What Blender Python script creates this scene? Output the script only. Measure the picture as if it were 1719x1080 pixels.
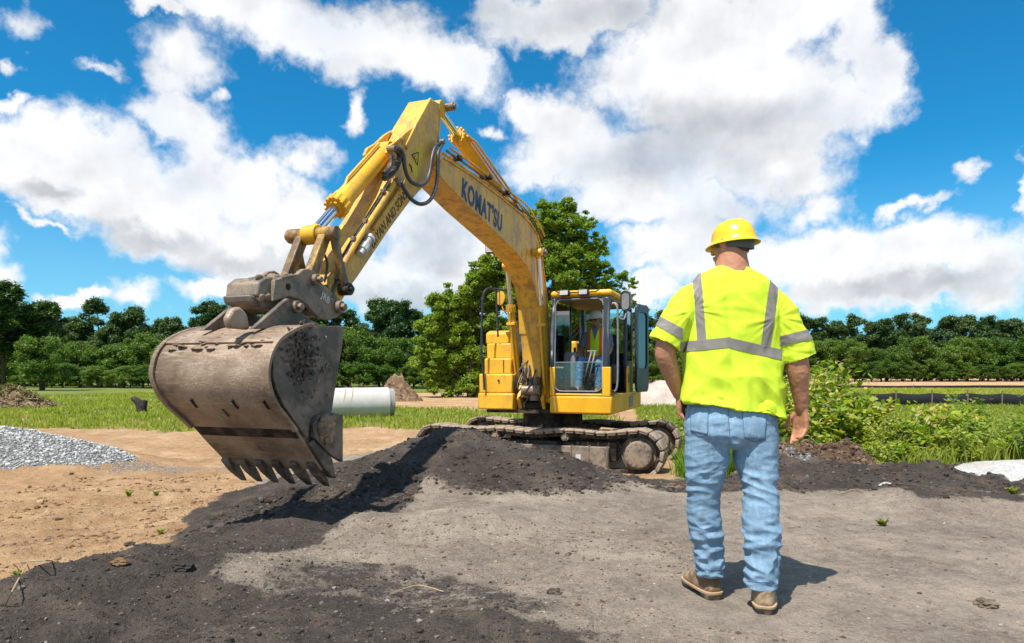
import bpy, bmesh, math, random
import numpy as np
from mathutils import Vector, Matrix, Euler
random.seed(7); RNG = np.random.default_rng(7)
for o in list(bpy.data.objects): bpy.data.objects.remove(o, do_unlink=True)
SC = bpy.context.scene
COL = SC.collection
R = math.radians
# ------------------------------------------------------------------ camera
FPX, CU, CV, ZC = 1146.0, 859.5, 626.0, 1.16      # focal length, principal column and horizon row in photograph pixels; eye height
cd = bpy.data.cameras.new('camera'); cam = bpy.data.objects.new('camera', cd); COL.objects.link(cam)
cd.sensor_width = 36; cd.lens = FPX/1719*36; cd.shift_y = 86/1719
cam.location = (0, 0, ZC); cam.rotation_euler = (R(90), 0, 0)
cd.clip_start = .05; cd.clip_end = 4000
cd.dof.use_dof = True; cd.dof.focus_distance = 4.2; cd.dof.aperture_fstop = 7.1
SC.camera = cam
def P(u, v, Y): return Vector(((u-CU)/FPX*Y, Y, ZC-(v-CV)/FPX*Y))
def GP(u, v, z=0.): return P(u, v, FPX*(ZC-z)/(v-CV))
# ------------------------------------------------------------------ light
SUN_EL, SUN_AZ = 62., 214.      # azimuth clockwise from +Y
sv = Vector((math.sin(R(SUN_AZ))*math.cos(R(SUN_EL)), math.cos(R(SUN_AZ))*math.cos(R(SUN_EL)), math.sin(R(SUN_EL))))
sl = bpy.data.lights.new('sun', 'SUN'); sl.energy = 4.9; sl.angle = R(.53); sl.color = (1, .955, .88)
sun = bpy.data.objects.new('sun', sl); COL.objects.link(sun)
sun.rotation_euler = (-sv).to_track_quat('-Z', 'Y').to_euler(); sun.location = (0, 0, 60)
SC.view_settings.view_transform = 'Standard'; SC.view_settings.look = 'None'
SC.view_settings.exposure = 0.47; SC.view_settings.gamma = 1
SC.view_settings.use_curve_mapping = False
SC.render.engine = 'CYCLES'
cy = SC.cycles
cy.max_bounces = 6; cy.diffuse_bounces = 3; cy.glossy_bounces = 3; cy.transmission_bounces = 5; cy.transparent_max_bounces = 8
cy.caustics_reflective = False; cy.caustics_refractive = False; cy.use_denoising = True
# ------------------------------------------------------------------ node helper
class NT:
    def __init__(s, nt): s.nt = nt; s.n = nt.nodes; s.l = nt.links
    def put(s, sock, v):
        if v is None: return
        if isinstance(v, bpy.types.NodeSocket): s.l.new(v, sock)
        elif isinstance(v, (tuple, list)) and sock.type == 'RGBA' and len(v) == 3: sock.default_value = (*v, 1)
        else: sock.default_value = v
    def math(s, op, a, b=None, c=None, clamp=False):
        m = s.n.new('ShaderNodeMath'); m.operation = op; m.use_clamp = clamp
        for i, v in enumerate((a, b, c)): s.put(m.inputs[i], v)
        return m.outputs[0]
    def vmath(s, op, a, b=None, out=0):
        m = s.n.new('ShaderNodeVectorMath'); m.operation = op
        s.put(m.inputs[0], a); s.put(m.inputs[1], b)
        return m.outputs[out]
    def noise(s, vec=None, scale=5, detail=4, rough=.55, dist=0, out=0):
        m = s.n.new('ShaderNodeTexNoise'); s.put(m.inputs['Vector'], vec); m.inputs['Scale'].default_value = scale
        m.inputs['Detail'].default_value = detail; m.inputs['Roughness'].default_value = rough; m.inputs['Distortion'].default_value = dist
        return m.outputs[out]
    def voro(s, vec=None, scale=5, feature='F1', out='Distance'):
        m = s.n.new('ShaderNodeTexVoronoi'); s.put(m.inputs['Vector'], vec); m.inputs['Scale'].default_value = scale; m.feature = feature
        return m.outputs[out]
    def mix(s, f, a, b, mode='MIX'):
        m = s.n.new('ShaderNodeMix'); m.data_type = 'RGBA'; m.blend_type = mode
        s.put(m.inputs[0], f); s.put(m.inputs[6], a); s.put(m.inputs[7], b)
        return m.outputs[2]
    def step(s, v, a, b, lo=0., hi=1.):
        m = s.n.new('ShaderNodeMapRange'); m.interpolation_type = 'SMOOTHSTEP'
        s.put(m.inputs[0], v); m.inputs[1].default_value = a; m.inputs[2].default_value = b; m.inputs[3].default_value = lo; m.inputs[4].default_value = hi
        return m.outputs[0]
    def lin(s, v, a, b, lo=0., hi=1.):
        m = s.n.new('ShaderNodeMapRange'); s.put(m.inputs[0], v)
        m.inputs[1].default_value = a; m.inputs[2].default_value = b; m.inputs[3].default_value = lo; m.inputs[4].default_value = hi
        return m.outputs[0]
    def coord(s, which='Object'):
        return s.n.new('ShaderNodeTexCoord').outputs[which]
    def mapping(s, vec, loc=(0,0,0), rot=(0,0,0), sc=(1,1,1), kind='POINT'):
        m = s.n.new('ShaderNodeMapping'); m.vector_type = kind; s.put(m.inputs[0], vec)
        m.inputs[1].default_value = loc; m.inputs[2].default_value = rot; m.inputs[3].default_value = sc
        return m.outputs[0]
    def attr(s, name, out='Color'):
        m = s.n.new('ShaderNodeAttribute'); m.attribute_name = name; return m.outputs[out]
    def sep(s, v):
        m = s.n.new('ShaderNodeSeparateXYZ'); s.put(m.inputs[0], v); return m.outputs
    def bump(s, h, strength=.3, dist=.01, normal=None):
        m = s.n.new('ShaderNodeBump'); s.put(m.inputs['Height'], h); m.inputs['Strength'].default_value = strength
        m.inputs['Distance'].default_value = dist
        if normal is not None: s.put(m.inputs['Normal'], normal)
        return m.outputs[0]
# ------------------------------------------------------------------ sky
W = bpy.data.worlds.new('World'); SC.world = W; W.use_nodes = True
W.node_tree.nodes.clear(); w = NT(W.node_tree)
sky = w.n.new('ShaderNodeTexSky'); sky.sky_type = 'NISHITA'; sky.sun_disc = False
sky.sun_elevation = R(SUN_EL); sky.sun_rotation = R(SUN_AZ); sky.air_density = 1.0; sky.dust_density = .35; sky.ozone_density = 2.5
dirv = w.vmath('NORMALIZE', w.coord('Generated'))
dx, dy, dz = w.sep(dirv)
az = w.math('ARCTAN2', dx, dy); el = w.math('ARCSINE', dz)
azp = w.math('SUBTRACT', w.math('PINGPONG', w.math('ADD', az, math.pi/4+2*math.pi), math.pi/2), math.pi/4)
cmb = w.n.new('ShaderNodeCombineXYZ'); w.put(cmb.inputs[0], azp); w.put(cmb.inputs[1], el)
p0 = cmb.outputs[0]
wn1 = w.noise(dirv, 7, 3, .55, out=1); wn2 = w.noise(dirv, 26, 4, .6, out=1)
def scl(v, k):
    m = w.n.new('ShaderNodeVectorMath'); m.operation = 'SCALE'; w.put(m.inputs[0], v); m.inputs[3].default_value = k; return m.outputs[0]
warp = w.vmath('ADD', scl(w.vmath('SUBTRACT', wn1, (.5,.5,.5)), .085), scl(w.vmath('SUBTRACT', wn2, (.5,.5,.5)), .06))
pw = w.vmath('MULTIPLY', w.vmath('ADD', p0, warp), (1,1,0))
def azel(u, v):
    q = Vector(((u-CU)/FPX, 1, (CV-v)/FPX)).normalized()
    return Vector((math.atan2(q.x, q.y), math.asin(q.z)))
BL = [(50,262,120,62),(175,275,120,72),(300,320,125,80),(420,330,90,80),(300,385,170,55,12),(430,420,110,60),(500,375,55,70),(95,330,110,38,12),(240,345,120,70),
 (320,92,42,36),(300,195,68,42),(345,235,38,42),(505,272,34,22),(168,134,24,9),(30,36,22,24,40),(12,118,16,10),(18,182,22,8),(290,130,25,26),(380,165,14,12),
 (540,50,190,60),(660,95,190,52,6),(800,105,50,38),(400,15,120,34),(1000,12,130,50),(900,40,110,45),(270,4,50,20),
 (590,188,11,22,10),(820,215,9,9),
 (905,185,48,48),(955,250,100,85),(1085,120,120,105),(1190,60,190,90),(1340,20,170,60),(1260,180,170,120),(1090,290,190,80),(1290,275,120,75),(1480,130,58,78,-15),(1400,200,80,60),(1430,50,60,80),
 (900,290,60,35),(1030,350,120,42),(1190,350,90,35),
 (745,400,95,80),(660,480,110,45),(800,470,80,60),(1150,410,110,38),(1230,440,170,42),(1390,430,130,62),(1540,425,120,48),(1670,455,90,75),(1480,490,200,40),(1370,350,38,22),(1535,352,40,8,-14),
 (1100,490,60,30),(1090,445,40,12),(1632,296,17,11),(235,497,36,16),(120,497,66,18),(5,440,22,26),(60,370,30,6,20),(1725,330,20,60),(1715,400,14,14),(380,480,90,22),(590,440,50,60)]
def blobmin(lst, k, grow=1.):
    cur = None; pv = pw
    for i, b in enumerate(lst):
        if i and i % 8 == 0:     # chains the groups so the shader never holds all of them at once
            m = w.n.new('ShaderNodeVectorMath'); m.operation = 'MULTIPLY_ADD'; w.put(m.inputs[0], cur); m.inputs[1].default_value = (1e-6,)*3; w.put(m.inputs[2], pw); pv = m.outputs[0]
        u, v, rx, ry = b[:4]; rot = b[4] if len(b) > 4 else 0
        sm_ = max(rx, ry) <= 46; g_ = 1.45 if sm_ else 1.
        c = azel(u, v); ex = (azel(u+rx, v)-c).length*1.08*grow; ey = (azel(u, v-ry)-c).length*1.08*grow
        m = w.mapping(pv, (c.x, c.y, 0), (0, 0, -R(rot)), (ex*g_, ey*g_, 1), 'TEXTURE')
        l = w.vmath('LENGTH', m, out=1)
        if sm_: l = w.math('MULTIPLY_ADD', l, .5, .5)
        cur = l if cur is None else w.math('SMOOTH_MIN', cur, l, k)
    return cur
bm_ = blobmin(BL, .12)
fb = w.noise(dirv, 11, 10, .60); 
fs1 = w.noise(dirv, 10, 5, .5); fb2 = w.noise(w.vmath('ADD', dirv, (-.010, -.01, .022)), 10, 5, .5)
hi = w.noise(dirv, 2.6, 5, .6)       # fair-weather clouds above and around the part in view
hiD = w.math('ADD', w.lin(hi, .42, .64, -.5, .6), w.lin(dz, .50, .62, -3, 0))
dens = w.math('MAXIMUM', w.math('SUBTRACT', 1., bm_), hiD)
dens = w.math('ADD', dens, w.math('MULTIPLY', w.math('SUBTRACT', fb, .5), 1.1))
fb3 = w.noise(dirv, 48, 6, .65); dens = w.math('ADD', dens, w.math('MULTIPLY', w.math('SUBTRACT', fb3, .5), .5))
thin = w.noise(dirv, 5.5, 3, .5)
alpha = w.math('MULTIPLY', w.step(dens, -.20, .40), w.lin(thin, .3, .5, .82, 1.0))
alpha = w.math('MULTIPLY', alpha, w.step(dz, -.02, .02))
GR = [(1120,265,190,60),(1290,215,90,60),(1010,15,150,55),(640,10,220,40),(880,40,120,50),(430,440,150,28),(250,400,120,25),(1500,490,240,30),(700,500,120,30),(1180,240,240,100),(740,420,60,60),(1250,500,120,20),(80,325,90,20)]
gmin = blobmin(GR, .3, 1.15)
grey = w.math('MULTIPLY', w.step(w.math('SUBTRACT', 1., gmin), -.05, .8), .56)
hz = w.math('MULTIPLY', w.step(w.math('SUBTRACT', hi, 0), .55, .75), w.step(dz, .5, .6))
relief = w.math('MULTIPLY', w.math('SUBTRACT', fb2, fs1), 1.45)
core = w.step(dens, .25, 1.1)
shade = w.math('ADD', w.math('ADD', grey, relief), w.math('ADD', w.math('MULTIPLY', core, .07), w.math('MULTIPLY', hz, .4)))
shade = w.lin(shade, -.05, 1.0, 0, 1)
ccol = w.mix(shade, (.95, .96, .98), (.40, .44, .49))
skc = w.mix(1., sky.outputs[0], (.11, .82, 1.10), 'MULTIPLY')
skc = w.mix(w.step(el, .0, .30, .42, 0), skc, (4.2, 5.9, 7.2))
cloudc = w.mix(1., ccol, (7.8, 7.8, 7.8), 'MULTIPLY')
finc = w.mix(alpha, skc, cloudc)
bg = w.n.new('ShaderNodeBackground'); w.put(bg.inputs[0], finc); bg.inputs[1].default_value = .1
wo = w.n.new('ShaderNodeOutputWorld'); w.l.new(bg.outputs[0], wo.inputs[0])
W.cycles.sampling_method = 'MANUAL'; W.cycles.sample_map_resolution = 512
# ------------------------------------------------------------------ numpy noise
_PR = np.random.default_rng(3); _PERM = _PR.permutation(512).astype(np.int64); _PERM = np.concatenate([_PERM, _PERM, _PERM])
_GR = _PR.normal(size=(512, 3)); _GR /= np.linalg.norm(_GR, axis=1)[:, None]
def pn(x, y, z=0., seed=0):
    x = np.asarray(x, float); y = np.asarray(y, float); z = np.broadcast_to(np.asarray(z, float), x.shape)
    xi = np.floor(x).astype(np.int64); yi = np.floor(y).astype(np.int64); zi = np.floor(z).astype(np.int64)
    xf, yf, zf = x-xi, y-yi, z-zi
    f = lambda t: t*t*t*(t*(t*6-15)+10)
    u, v, w_ = f(xf), f(yf), f(zf)
    def g(a, b, c):
        h = _PERM[(_PERM[(_PERM[(xi+a+seed*37) & 511]+yi+b) & 511]+zi+c) & 511]
        G = _GR[h]; return G[..., 0]*(xf-a)+G[..., 1]*(yf-b)+G[..., 2]*(zf-c)
    L = lambda t, a, b: a+t*(b-a)
    return L(w_, L(v, L(u, g(0,0,0), g(1,0,0)), L(u, g(0,1,0), g(1,1,0))), L(v, L(u, g(0,0,1), g(1,0,1)), L(u, g(0,1,1), g(1,1,1))))*1.5
def fbm(x, y, z=0., o=4, seed=0, gain=.5):
    t = 0; a = 1; f = 1
    for i in range(o):
        t = t+a*pn(np.asarray(x)*f, np.asarray(y)*f, np.asarray(z)*f, seed+i); a *= gain; f *= 2.03
    return t
def sst(a, b, x):
    t = np.clip((np.asarray(x, float)-a)/(b-a), 0, 1); return t*t*(3-2*t)
# ------------------------------------------------------------------ object helpers
def tag(o, label=None, cat=None, group=None, kind=None):
    if label: o['label'] = label
    if cat: o['category'] = cat
    if group: o['group'] = group
    if kind: o['kind'] = kind
    return o
def empty(name, loc=(0,0,0), rz=0, label=None, cat=None, group=None):
    o = bpy.data.objects.new(name, None); COL.objects.link(o); o.location = loc; o.rotation_euler = (0, 0, rz)
    o.empty_display_size = .1
    return tag(o, label, cat, group)
def link(name, me, mats, parent=None, smooth=None):
    o = bpy.data.objects.new(name, me); COL.objects.link(o)
    if mats is not None:
        for m in (mats if isinstance(mats, (list, tuple)) else [mats]): me.materials.append(m)
    if parent is not None: o.parent = parent
    return o
def npmesh(name, V, F, smooth=False, mi=None):
    me = bpy.data.meshes.new(name); V = np.asarray(V, np.float32).reshape(-1, 3); F = np.asarray(F, np.int32); k = F.shape[1]
    me.vertices.add(len(V)); me.vertices.foreach_set('co', V.ravel())
    me.loops.add(F.size); me.loops.foreach_set('vertex_index', F.ravel())
    me.polygons.add(len(F)); me.polygons.foreach_set('loop_start', np.arange(0, F.size, k, dtype=np.int32))
    me.polygons.foreach_set('loop_total', np.full(len(F), k, np.int32))
    me.polygons.foreach_set('use_smooth', np.full(len(F), bool(smooth)))
    if mi is not None: me.polygons.foreach_set('material_index', np.asarray(mi, np.int32))
    me.update(calc_edges=True); me.validate(); return me
def copy_tree(o, parent=None):
    c = o.copy(); COL.objects.link(c)
    if parent is not None: c.parent = parent
    for ch in list(o.children): copy_tree(ch, c)
    return c
class MB:
    """collects shapes that end up in ONE mesh object"""
    def __init__(s): s.v = []; s.f = []; s.sm = []
    def add(s, V, F, smooth=False):
        o = len(s.v); s.v += [tuple(p) for p in V]; s.f += [tuple(i+o for i in f) for f in F]; s.sm += [smooth]*len(F); return s
    def box(s, c, d, M=None):
        x, y, z = (k/2 for k in d); V = [Vector((a*x, b*y, e*z)) for a in (-1,1) for b in (-1,1) for e in (-1,1)]
        if M is not None: V = [M @ p for p in V]
        V = [p+Vector(c) for p in V]
        return s.add(V, [(0,1,3,2),(4,6,7,5),(0,4,5,1),(2,3,7,6),(0,2,6,4),(1,5,7,3)])
    def bb(s, x0, x1, y0, y1, z0, z1): return s.box(((x0+x1)/2, (y0+y1)/2, (z0+z1)/2), (abs(x1-x0), abs(y1-y0), abs(z1-z0)))
    def tube(s, pts, r, n=10, cap=True):
        pts = [Vector(p) for p in pts]; rs = r if isinstance(r, (list, tuple)) else [r]*len(pts)
        V = []; T = []
        for i in range(len(pts)):
            a = pts[max(i-1, 0)]; b = pts[min(i+1, len(pts)-1)]; T.append((b-a).normalized())
        ref = Vector((0,0,1)) if abs(T[0].z) < .9 else Vector((0,1,0))
        N = T[0].cross(ref).normalized()
        for i, p in enumerate(pts):
            N = (N-T[i]*N.dot(T[i])).normalized(); B = T[i].cross(N)
            for k in range(n):
                a = 2*math.pi*k/n; V.append(p+(N*math.cos(a)+B*math.sin(a))*rs[i])
        F = [(i*n+k, i*n+(k+1) % n, (i+1)*n+(k+1) % n, (i+1)*n+k) for i in range(len(pts)-1) for k in range(n)]
        s.add(V, F, True)
        if cap: s.add(V[:n], [tuple(range(n))[::-1]]); s.add(V[-n:], [tuple(range(n))])
        return s
    def cyl(s, a, b, r, r2=None, n=20): return s.tube([a, b], [r, r if r2 is None else r2], n)
    def prism(s, pts, y0, y1, smooth=False):
        """pts: (x,z) outline, extruded from y0 to y1"""
        n = len(pts); V = [(p[0], y0, p[1]) for p in pts]+[(p[0], y1, p[1]) for p in pts]
        s.add(V, [tuple(range(n)), tuple(range(2*n-1, n-1, -1))])
        s.add(V, [(i, n+i, n+(i+1) % n, (i+1) % n) for i in range(n)], smooth); return s
    def lathe(s, c, prof, n=32, axis='z', M=None):
        V = []
        for r, h in prof:
            for k in range(n):
                a = 2*math.pi*k/n; x, y = r*math.cos(a), r*math.sin(a)
                p = Vector((x, y, h)) if axis == 'z' else (Vector((h, x, y)) if axis == 'x' else Vector((x, h, y)))
                if M is not None: p = M @ p
                V.append(p+Vector(c))
        m = len(prof)
        s.add(V, [(i*n+k, i*n+(k+1) % n, (i+1)*n+(k+1) % n, (i+1)*n+k) for i in range(m-1) for k in range(n)], True); return s
    def build(s, name, mat, parent=None, bevel=0, weld=True, seg=2, auto=35):
        me = bpy.data.meshes.new(name); me.from_pydata([tuple(p) for p in s.v], [], s.f)
        me.polygons.foreach_set('use_smooth', s.sm if not bevel else [True]*len(s.sm))
        bm = bmesh.new(); bm.from_mesh(me)
        if weld: bmesh.ops.remove_doubles(bm, verts=bm.verts, dist=1e-5)
        bmesh.ops.recalc_face_normals(bm, faces=bm.faces)
        for e in bm.edges:
            if len(e.link_faces) == 2 and e.calc_face_angle(0) > R(auto): e.smooth = False
        bm.to_mesh(me); bm.free()
        o = link(name, me, mat, parent)
        if bevel:
            b = o.modifiers.new('bevel', 'BEVEL'); b.width = bevel; b.segments = seg; b.limit_method = 'ANGLE'; b.angle_limit = R(32); b.harden_normals = False
        return o
def spl(pts, n=8):
    """smooth curve through points"""
    P_ = [Vector(p) for p in pts]; out = []
    for i in range(len(P_)-1):
        a, b, c, d = P_[max(i-1, 0)], P_[i], P_[i+1], P_[min(i+2, len(P_)-1)]
        for k in range(n):
            t = k/n; out.append(.5*((2*b)+(c-a)*t+(2*a-5*b+4*c-d)*t*t+(3*b-a-3*c+d)*t**3))
    out.append(P_[-1]); return out
# ------------------------------------------------------------------ materials
def newmat(name):
    m = bpy.data.materials.new(name); m.use_nodes = True; m.node_tree.nodes.clear(); t = NT(m.node_tree)
    b = t.n.new('ShaderNodeBsdfPrincipled'); o = t.n.new('ShaderNodeOutputMaterial'); t.l.new(b.outputs[0], o.inputs[0])
    return m, t, b
def stdmat(name, col, rough=.5, metal=0., var=.25, vscale=3., dirt=None, damt=.5, dscale=4., bump=.15, bscale=60., bdist=.003, spec=.5, coat=0., streak=False):
    m, t, b = newmat(name); c = t.coord('Object')
    n1 = t.noise(c, vscale, 5, .6)
    dark = tuple(k*(1-var) for k in col); lite = tuple(min(1, k*(1+var*.6)) for k in col)
    cc = t.mix(t.step(n1, .3, .7), dark, lite)
    rr = t.lin(n1, .3, .7, rough*.85, min(1, rough*1.2))
    if dirt is not None:
        cv = t.mapping(c, sc=(1, 1, .3)) if streak else c
        n2 = t.noise(cv, dscale, 8, .68); msk = t.step(n2, 1-damt-.12, 1-damt+.10)
        n3 = t.noise(c, dscale*9, 4, .7); spk = t.step(n3, .66, .72)
        msk = t.math('MAXIMUM', msk, t.math('MULTIPLY', spk, .8))
        cc = t.mix(msk, cc, dirt); rr = t.math('MAXIMUM', rr, t.math('MULTIPLY', msk, .85))
        t.put(b.inputs['Metallic'], t.math('MULTIPLY', t.math('SUBTRACT', 1., msk), metal))
    else: b.inputs['Metallic'].default_value = metal
    t.put(b.inputs['Base Color'], cc); t.put(b.inputs['Roughness'], rr)
    b.inputs['Specular IOR Level'].default_value = spec
    if coat: b.inputs['Coat Weight'].default_value = coat; b.inputs['Coat Roughness'].default_value = .15
    if bump: t.put(b.inputs['Normal'], t.bump(t.noise(c, bscale, 4, .65), bump, bdist))
    return m
# ================================================================== TERRAIN
def poly_sd(x, y, pts):
    """signed distance to a polygon (inside positive)"""
    d = np.full(x.shape, 1e9); ins = np.zeros(x.shape, bool); n = len(pts)
    for i in range(n):
        ax, ay = pts[i][:2]; bx, by = pts[(i+1) % n][:2]
        ex, ey = bx-ax, by-ay; t = np.clip(((x-ax)*ex+(y-ay)*ey)/(ex*ex+ey*ey+1e-12), 0, 1)
        d = np.minimum(d, np.hypot(x-ax-t*ex, y-ay-t*ey))
        c = ((ay > y) != (by > y)) & (x < (bx-ax)*(y-ay)/((by-ay) if by != ay else 1e-9)+ax); ins ^= c
    return np.where(ins, d, -d)
def smax(a, b, k): 
    h = np.clip(.5+.5*(a-b)/k, 0, 1); return b*(1-h)+a*h+k*h*(1-h)
def seg_d(x, y, a, b):
    ex, ey = b[0]-a[0], b[1]-a[1]; t = np.clip(((x-a[0])*ex+(y-a[1])*ey)/(ex*ex+ey*ey), 0, 1)
    return np.hypot(x-a[0]-t*ex, y-a[1]-t*ey), t
def gpl(pts): return [tuple(GP(u, v, z))[:2] for u, v, z in pts]
def hbase(x, y):
    drop = np.maximum(sst(7.0, 9.0, y+.2*np.sin(x*1.3)), sst(-1.6, -4.2, x-.35*(y-4)*.3)*sst(2., 5., y)*.8)
    z = -.38*drop
    z = z-.85*sst(30, 115, y)*sst(25, -5, x)-.12*sst(35, 130, y)*sst(-5, 25, x)
    return z
def pile(x, y):
    """dark millings heap in front of the tracks"""
    xx = x+.12*fbm(x*1.1, y*1.1, 3., 3, 11); yy = y+.12*fbm(x*1.1, y*1.1, 7., 3, 12)
    def cone(cx, cy, h, sl, ex=1., r0=.18): return h-sl*(np.sqrt(((xx-cx)/ex)**2+(yy-cy)**2+r0*r0)-r0)
    a = cone(-.60, 7.75, .54, .47, 1.08, .2)
    b = cone(.12, 7.35, .34, .33, 1.0, .35)
    c = cone(-1.3, 7.8, .28, .46, 1.0, .3)
    e = cone(.6, 6.7, .05, .16, 1.2, .5)
    r1, t1 = seg_d(xx, yy, (-.9, 7.6), (-2.25, 6.0)); f = .34-.32*t1-.46*r1
    g = cone(-1.6, 8.8, .05, .35, 1.2, .4)
    return smax(smax(smax(a, b, .12), smax(c, e, .1), .12), smax(f, g, .08), .1)
FIGURE = (1.12, 3.45)
def hgt(x, y, fine=True):
    x = np.asarray(x, float); y = np.asarray(y, float)
    z = hbase(x, y)
    near = sst(40, 12, np.hypot(x, y))
    z = z+near*(.035*fbm(x*.7, y*.7, 1., 3, 1))+.10*fbm(x*.05, y*.05, 5., 3, 2)*sst(12, 40, y)
    z = smax(z, pile(x, y), .06)
    z = z-.09*np.exp(-((x-1.6)/1.1)**2-((y-7.9)/.8)**2)
    # shallow windrows, tyre tracks and spill ridges
    d, t = seg_d(x, y, (-4.3, 1.9), (-2.1, 3.6)); z = z+.12*np.exp(-(d/.42)**2)
    d, t = seg_d(x, y, (-2.3, 3.9), (-1.0, 3.75)); z = z+.07*np.exp(-(d/.32)**2)
    d, t = seg_d(x, y, (-1.7, 5.35), (-.2, 5.0)); z = z+.10*np.exp(-(d/.28)**2)
    d, t = seg_d(x, y, (-.35, 5.3), (.2, 5.6)); z = z+.06*np.exp(-(d/.4)**2)
    d, t = seg_d(x, y, (-.9, 2.4), (.55, 3.0)); z = z-.035*np.exp(-(d/.25)**2)
    z = z+.05*np.exp(-(seg_d(x, y, (-1.2, 2.8), (.2, 3.4))[0]/.3)**2)
    # dark berm on the right, pale spoil and clods
    d, t = seg_d(x, y, (2.6, 7.6), (4.3, 7.1)); z = z+.13*np.exp(-(d/.55)**2)
    d, t = seg_d(x, y, (3.5, 6.0), (4.6, 5.2)); z = z+.16*np.exp(-(d/.38)**2)
    z = smax(z, .16-.16*np.sqrt((x-6.2)**2*.35+(y-7.9)**2), .08)
    cl = np.exp(-(seg_d(x, y, (3.15, 7.95), (3.95, 8.05))[0]/.30)**2)
    z = z+cl*(.34+.10*np.abs(fbm(x*4, y*4, 2., 4, 21)))
    # gravel heap on the left
    gd = np.sqrt(((x+8.4)/2.1)**2+((y-11.0)/1.0)**2+.04); z = smax(z, -.38+.50*(1-gd)+.25, .1)
    gd = np.sqrt(((x+6.9)/1.1)**2+((y-10.8)/.45)**2+.04); z = smax(z, -.38+.16*(1-gd)+.06, .05)
    # old stockpile ridge far behind
    if fine:
        clay = sst(-.9, -2.2, x-.25*(y-4))
        ng = near
        z = z+ng*(.016*fbm(x*3.1, y*3.1, 2., 4, 5)+.006*fbm(x*11, y*11, 4., 3, 6))
        rut = pn(x*.35+y*.12, (y*1.0-x*.42)*1.5, 3., 9)
        z = z+ng*clay*(.045*rut+.034*np.abs(fbm(x*2.2, y*4.2, 3., 4, 17))+.05*np.clip(np.abs(fbm(x*3.2, y*5.0, 7., 4, 19))-.25, 0, 1)*sst(-.1, .4, pn(x*.5, y*.5, 9., 23)))
        bm_k = np.exp(-(seg_d(x, y, (2.6, 7.5), (5.5, 6.9))[0]/.7)**2); z = z+bm_k*(.13*np.abs(fbm(x*1.7, y*1.7, 3., 4, 83))+.02*fbm(x*7, y*7, 3., 3, 85)+.02)
        dkm = np.maximum(sst(.02, .10, pile(x, y)-hbase(x, y)), sst(-.2, -1.6, x)*sst(5.2, 3.6, y))
        z = z+ng*dkm*(.024*fbm(x*5.5, y*5.5, 2., 4, 61)+.050*np.abs(fbm(x*1.9, y*1.9, 6., 4, 63)))
        # treads of a track pressed in the soil
        z = z-ng*.010*sst(.25, .5, pn(x*.9+.6*y, y*2.6-.5*x, 2., 31))
        fx = np.hypot(x-FIGURE[0], y-FIGURE[1]); z = z*sst(.15, .75, fx)
    return z
xs = np.concatenate([-np.geomspace(900, 12, 62), np.linspace(-12, -4.4, 120)[1:], np.linspace(-4.4, 5.2, 372)[1:], np.linspace(5.2, 12, 90)[1:], np.geomspace(12, 900, 62)[1:]])
ys = np.concatenate([-np.geomspace(60, 1, 18), np.linspace(-1, 2.4, 30)[1:], np.linspace(2.4, 9.2, 300)[1:], np.linspace(9.2, 14, 110)[1:], np.linspace(14, 32, 120)[1:], np.geomspace(32, 1800, 90)[1:]])
GX, GY = np.meshgrid(xs, ys); GZ = hgt(GX, GY)
nx, ny = len(xs), len(ys)
idx = np.arange(nx*ny).reshape(ny, nx)
F = np.stack([idx[:-1, :-1], idx[:-1, 1:], idx[1:, 1:], idx[1:, :-1]], -1).reshape(-1, 4)
gme = npmesh('ground', np.stack([GX, GY, GZ], -1).reshape(-1, 3), F, True)
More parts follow.
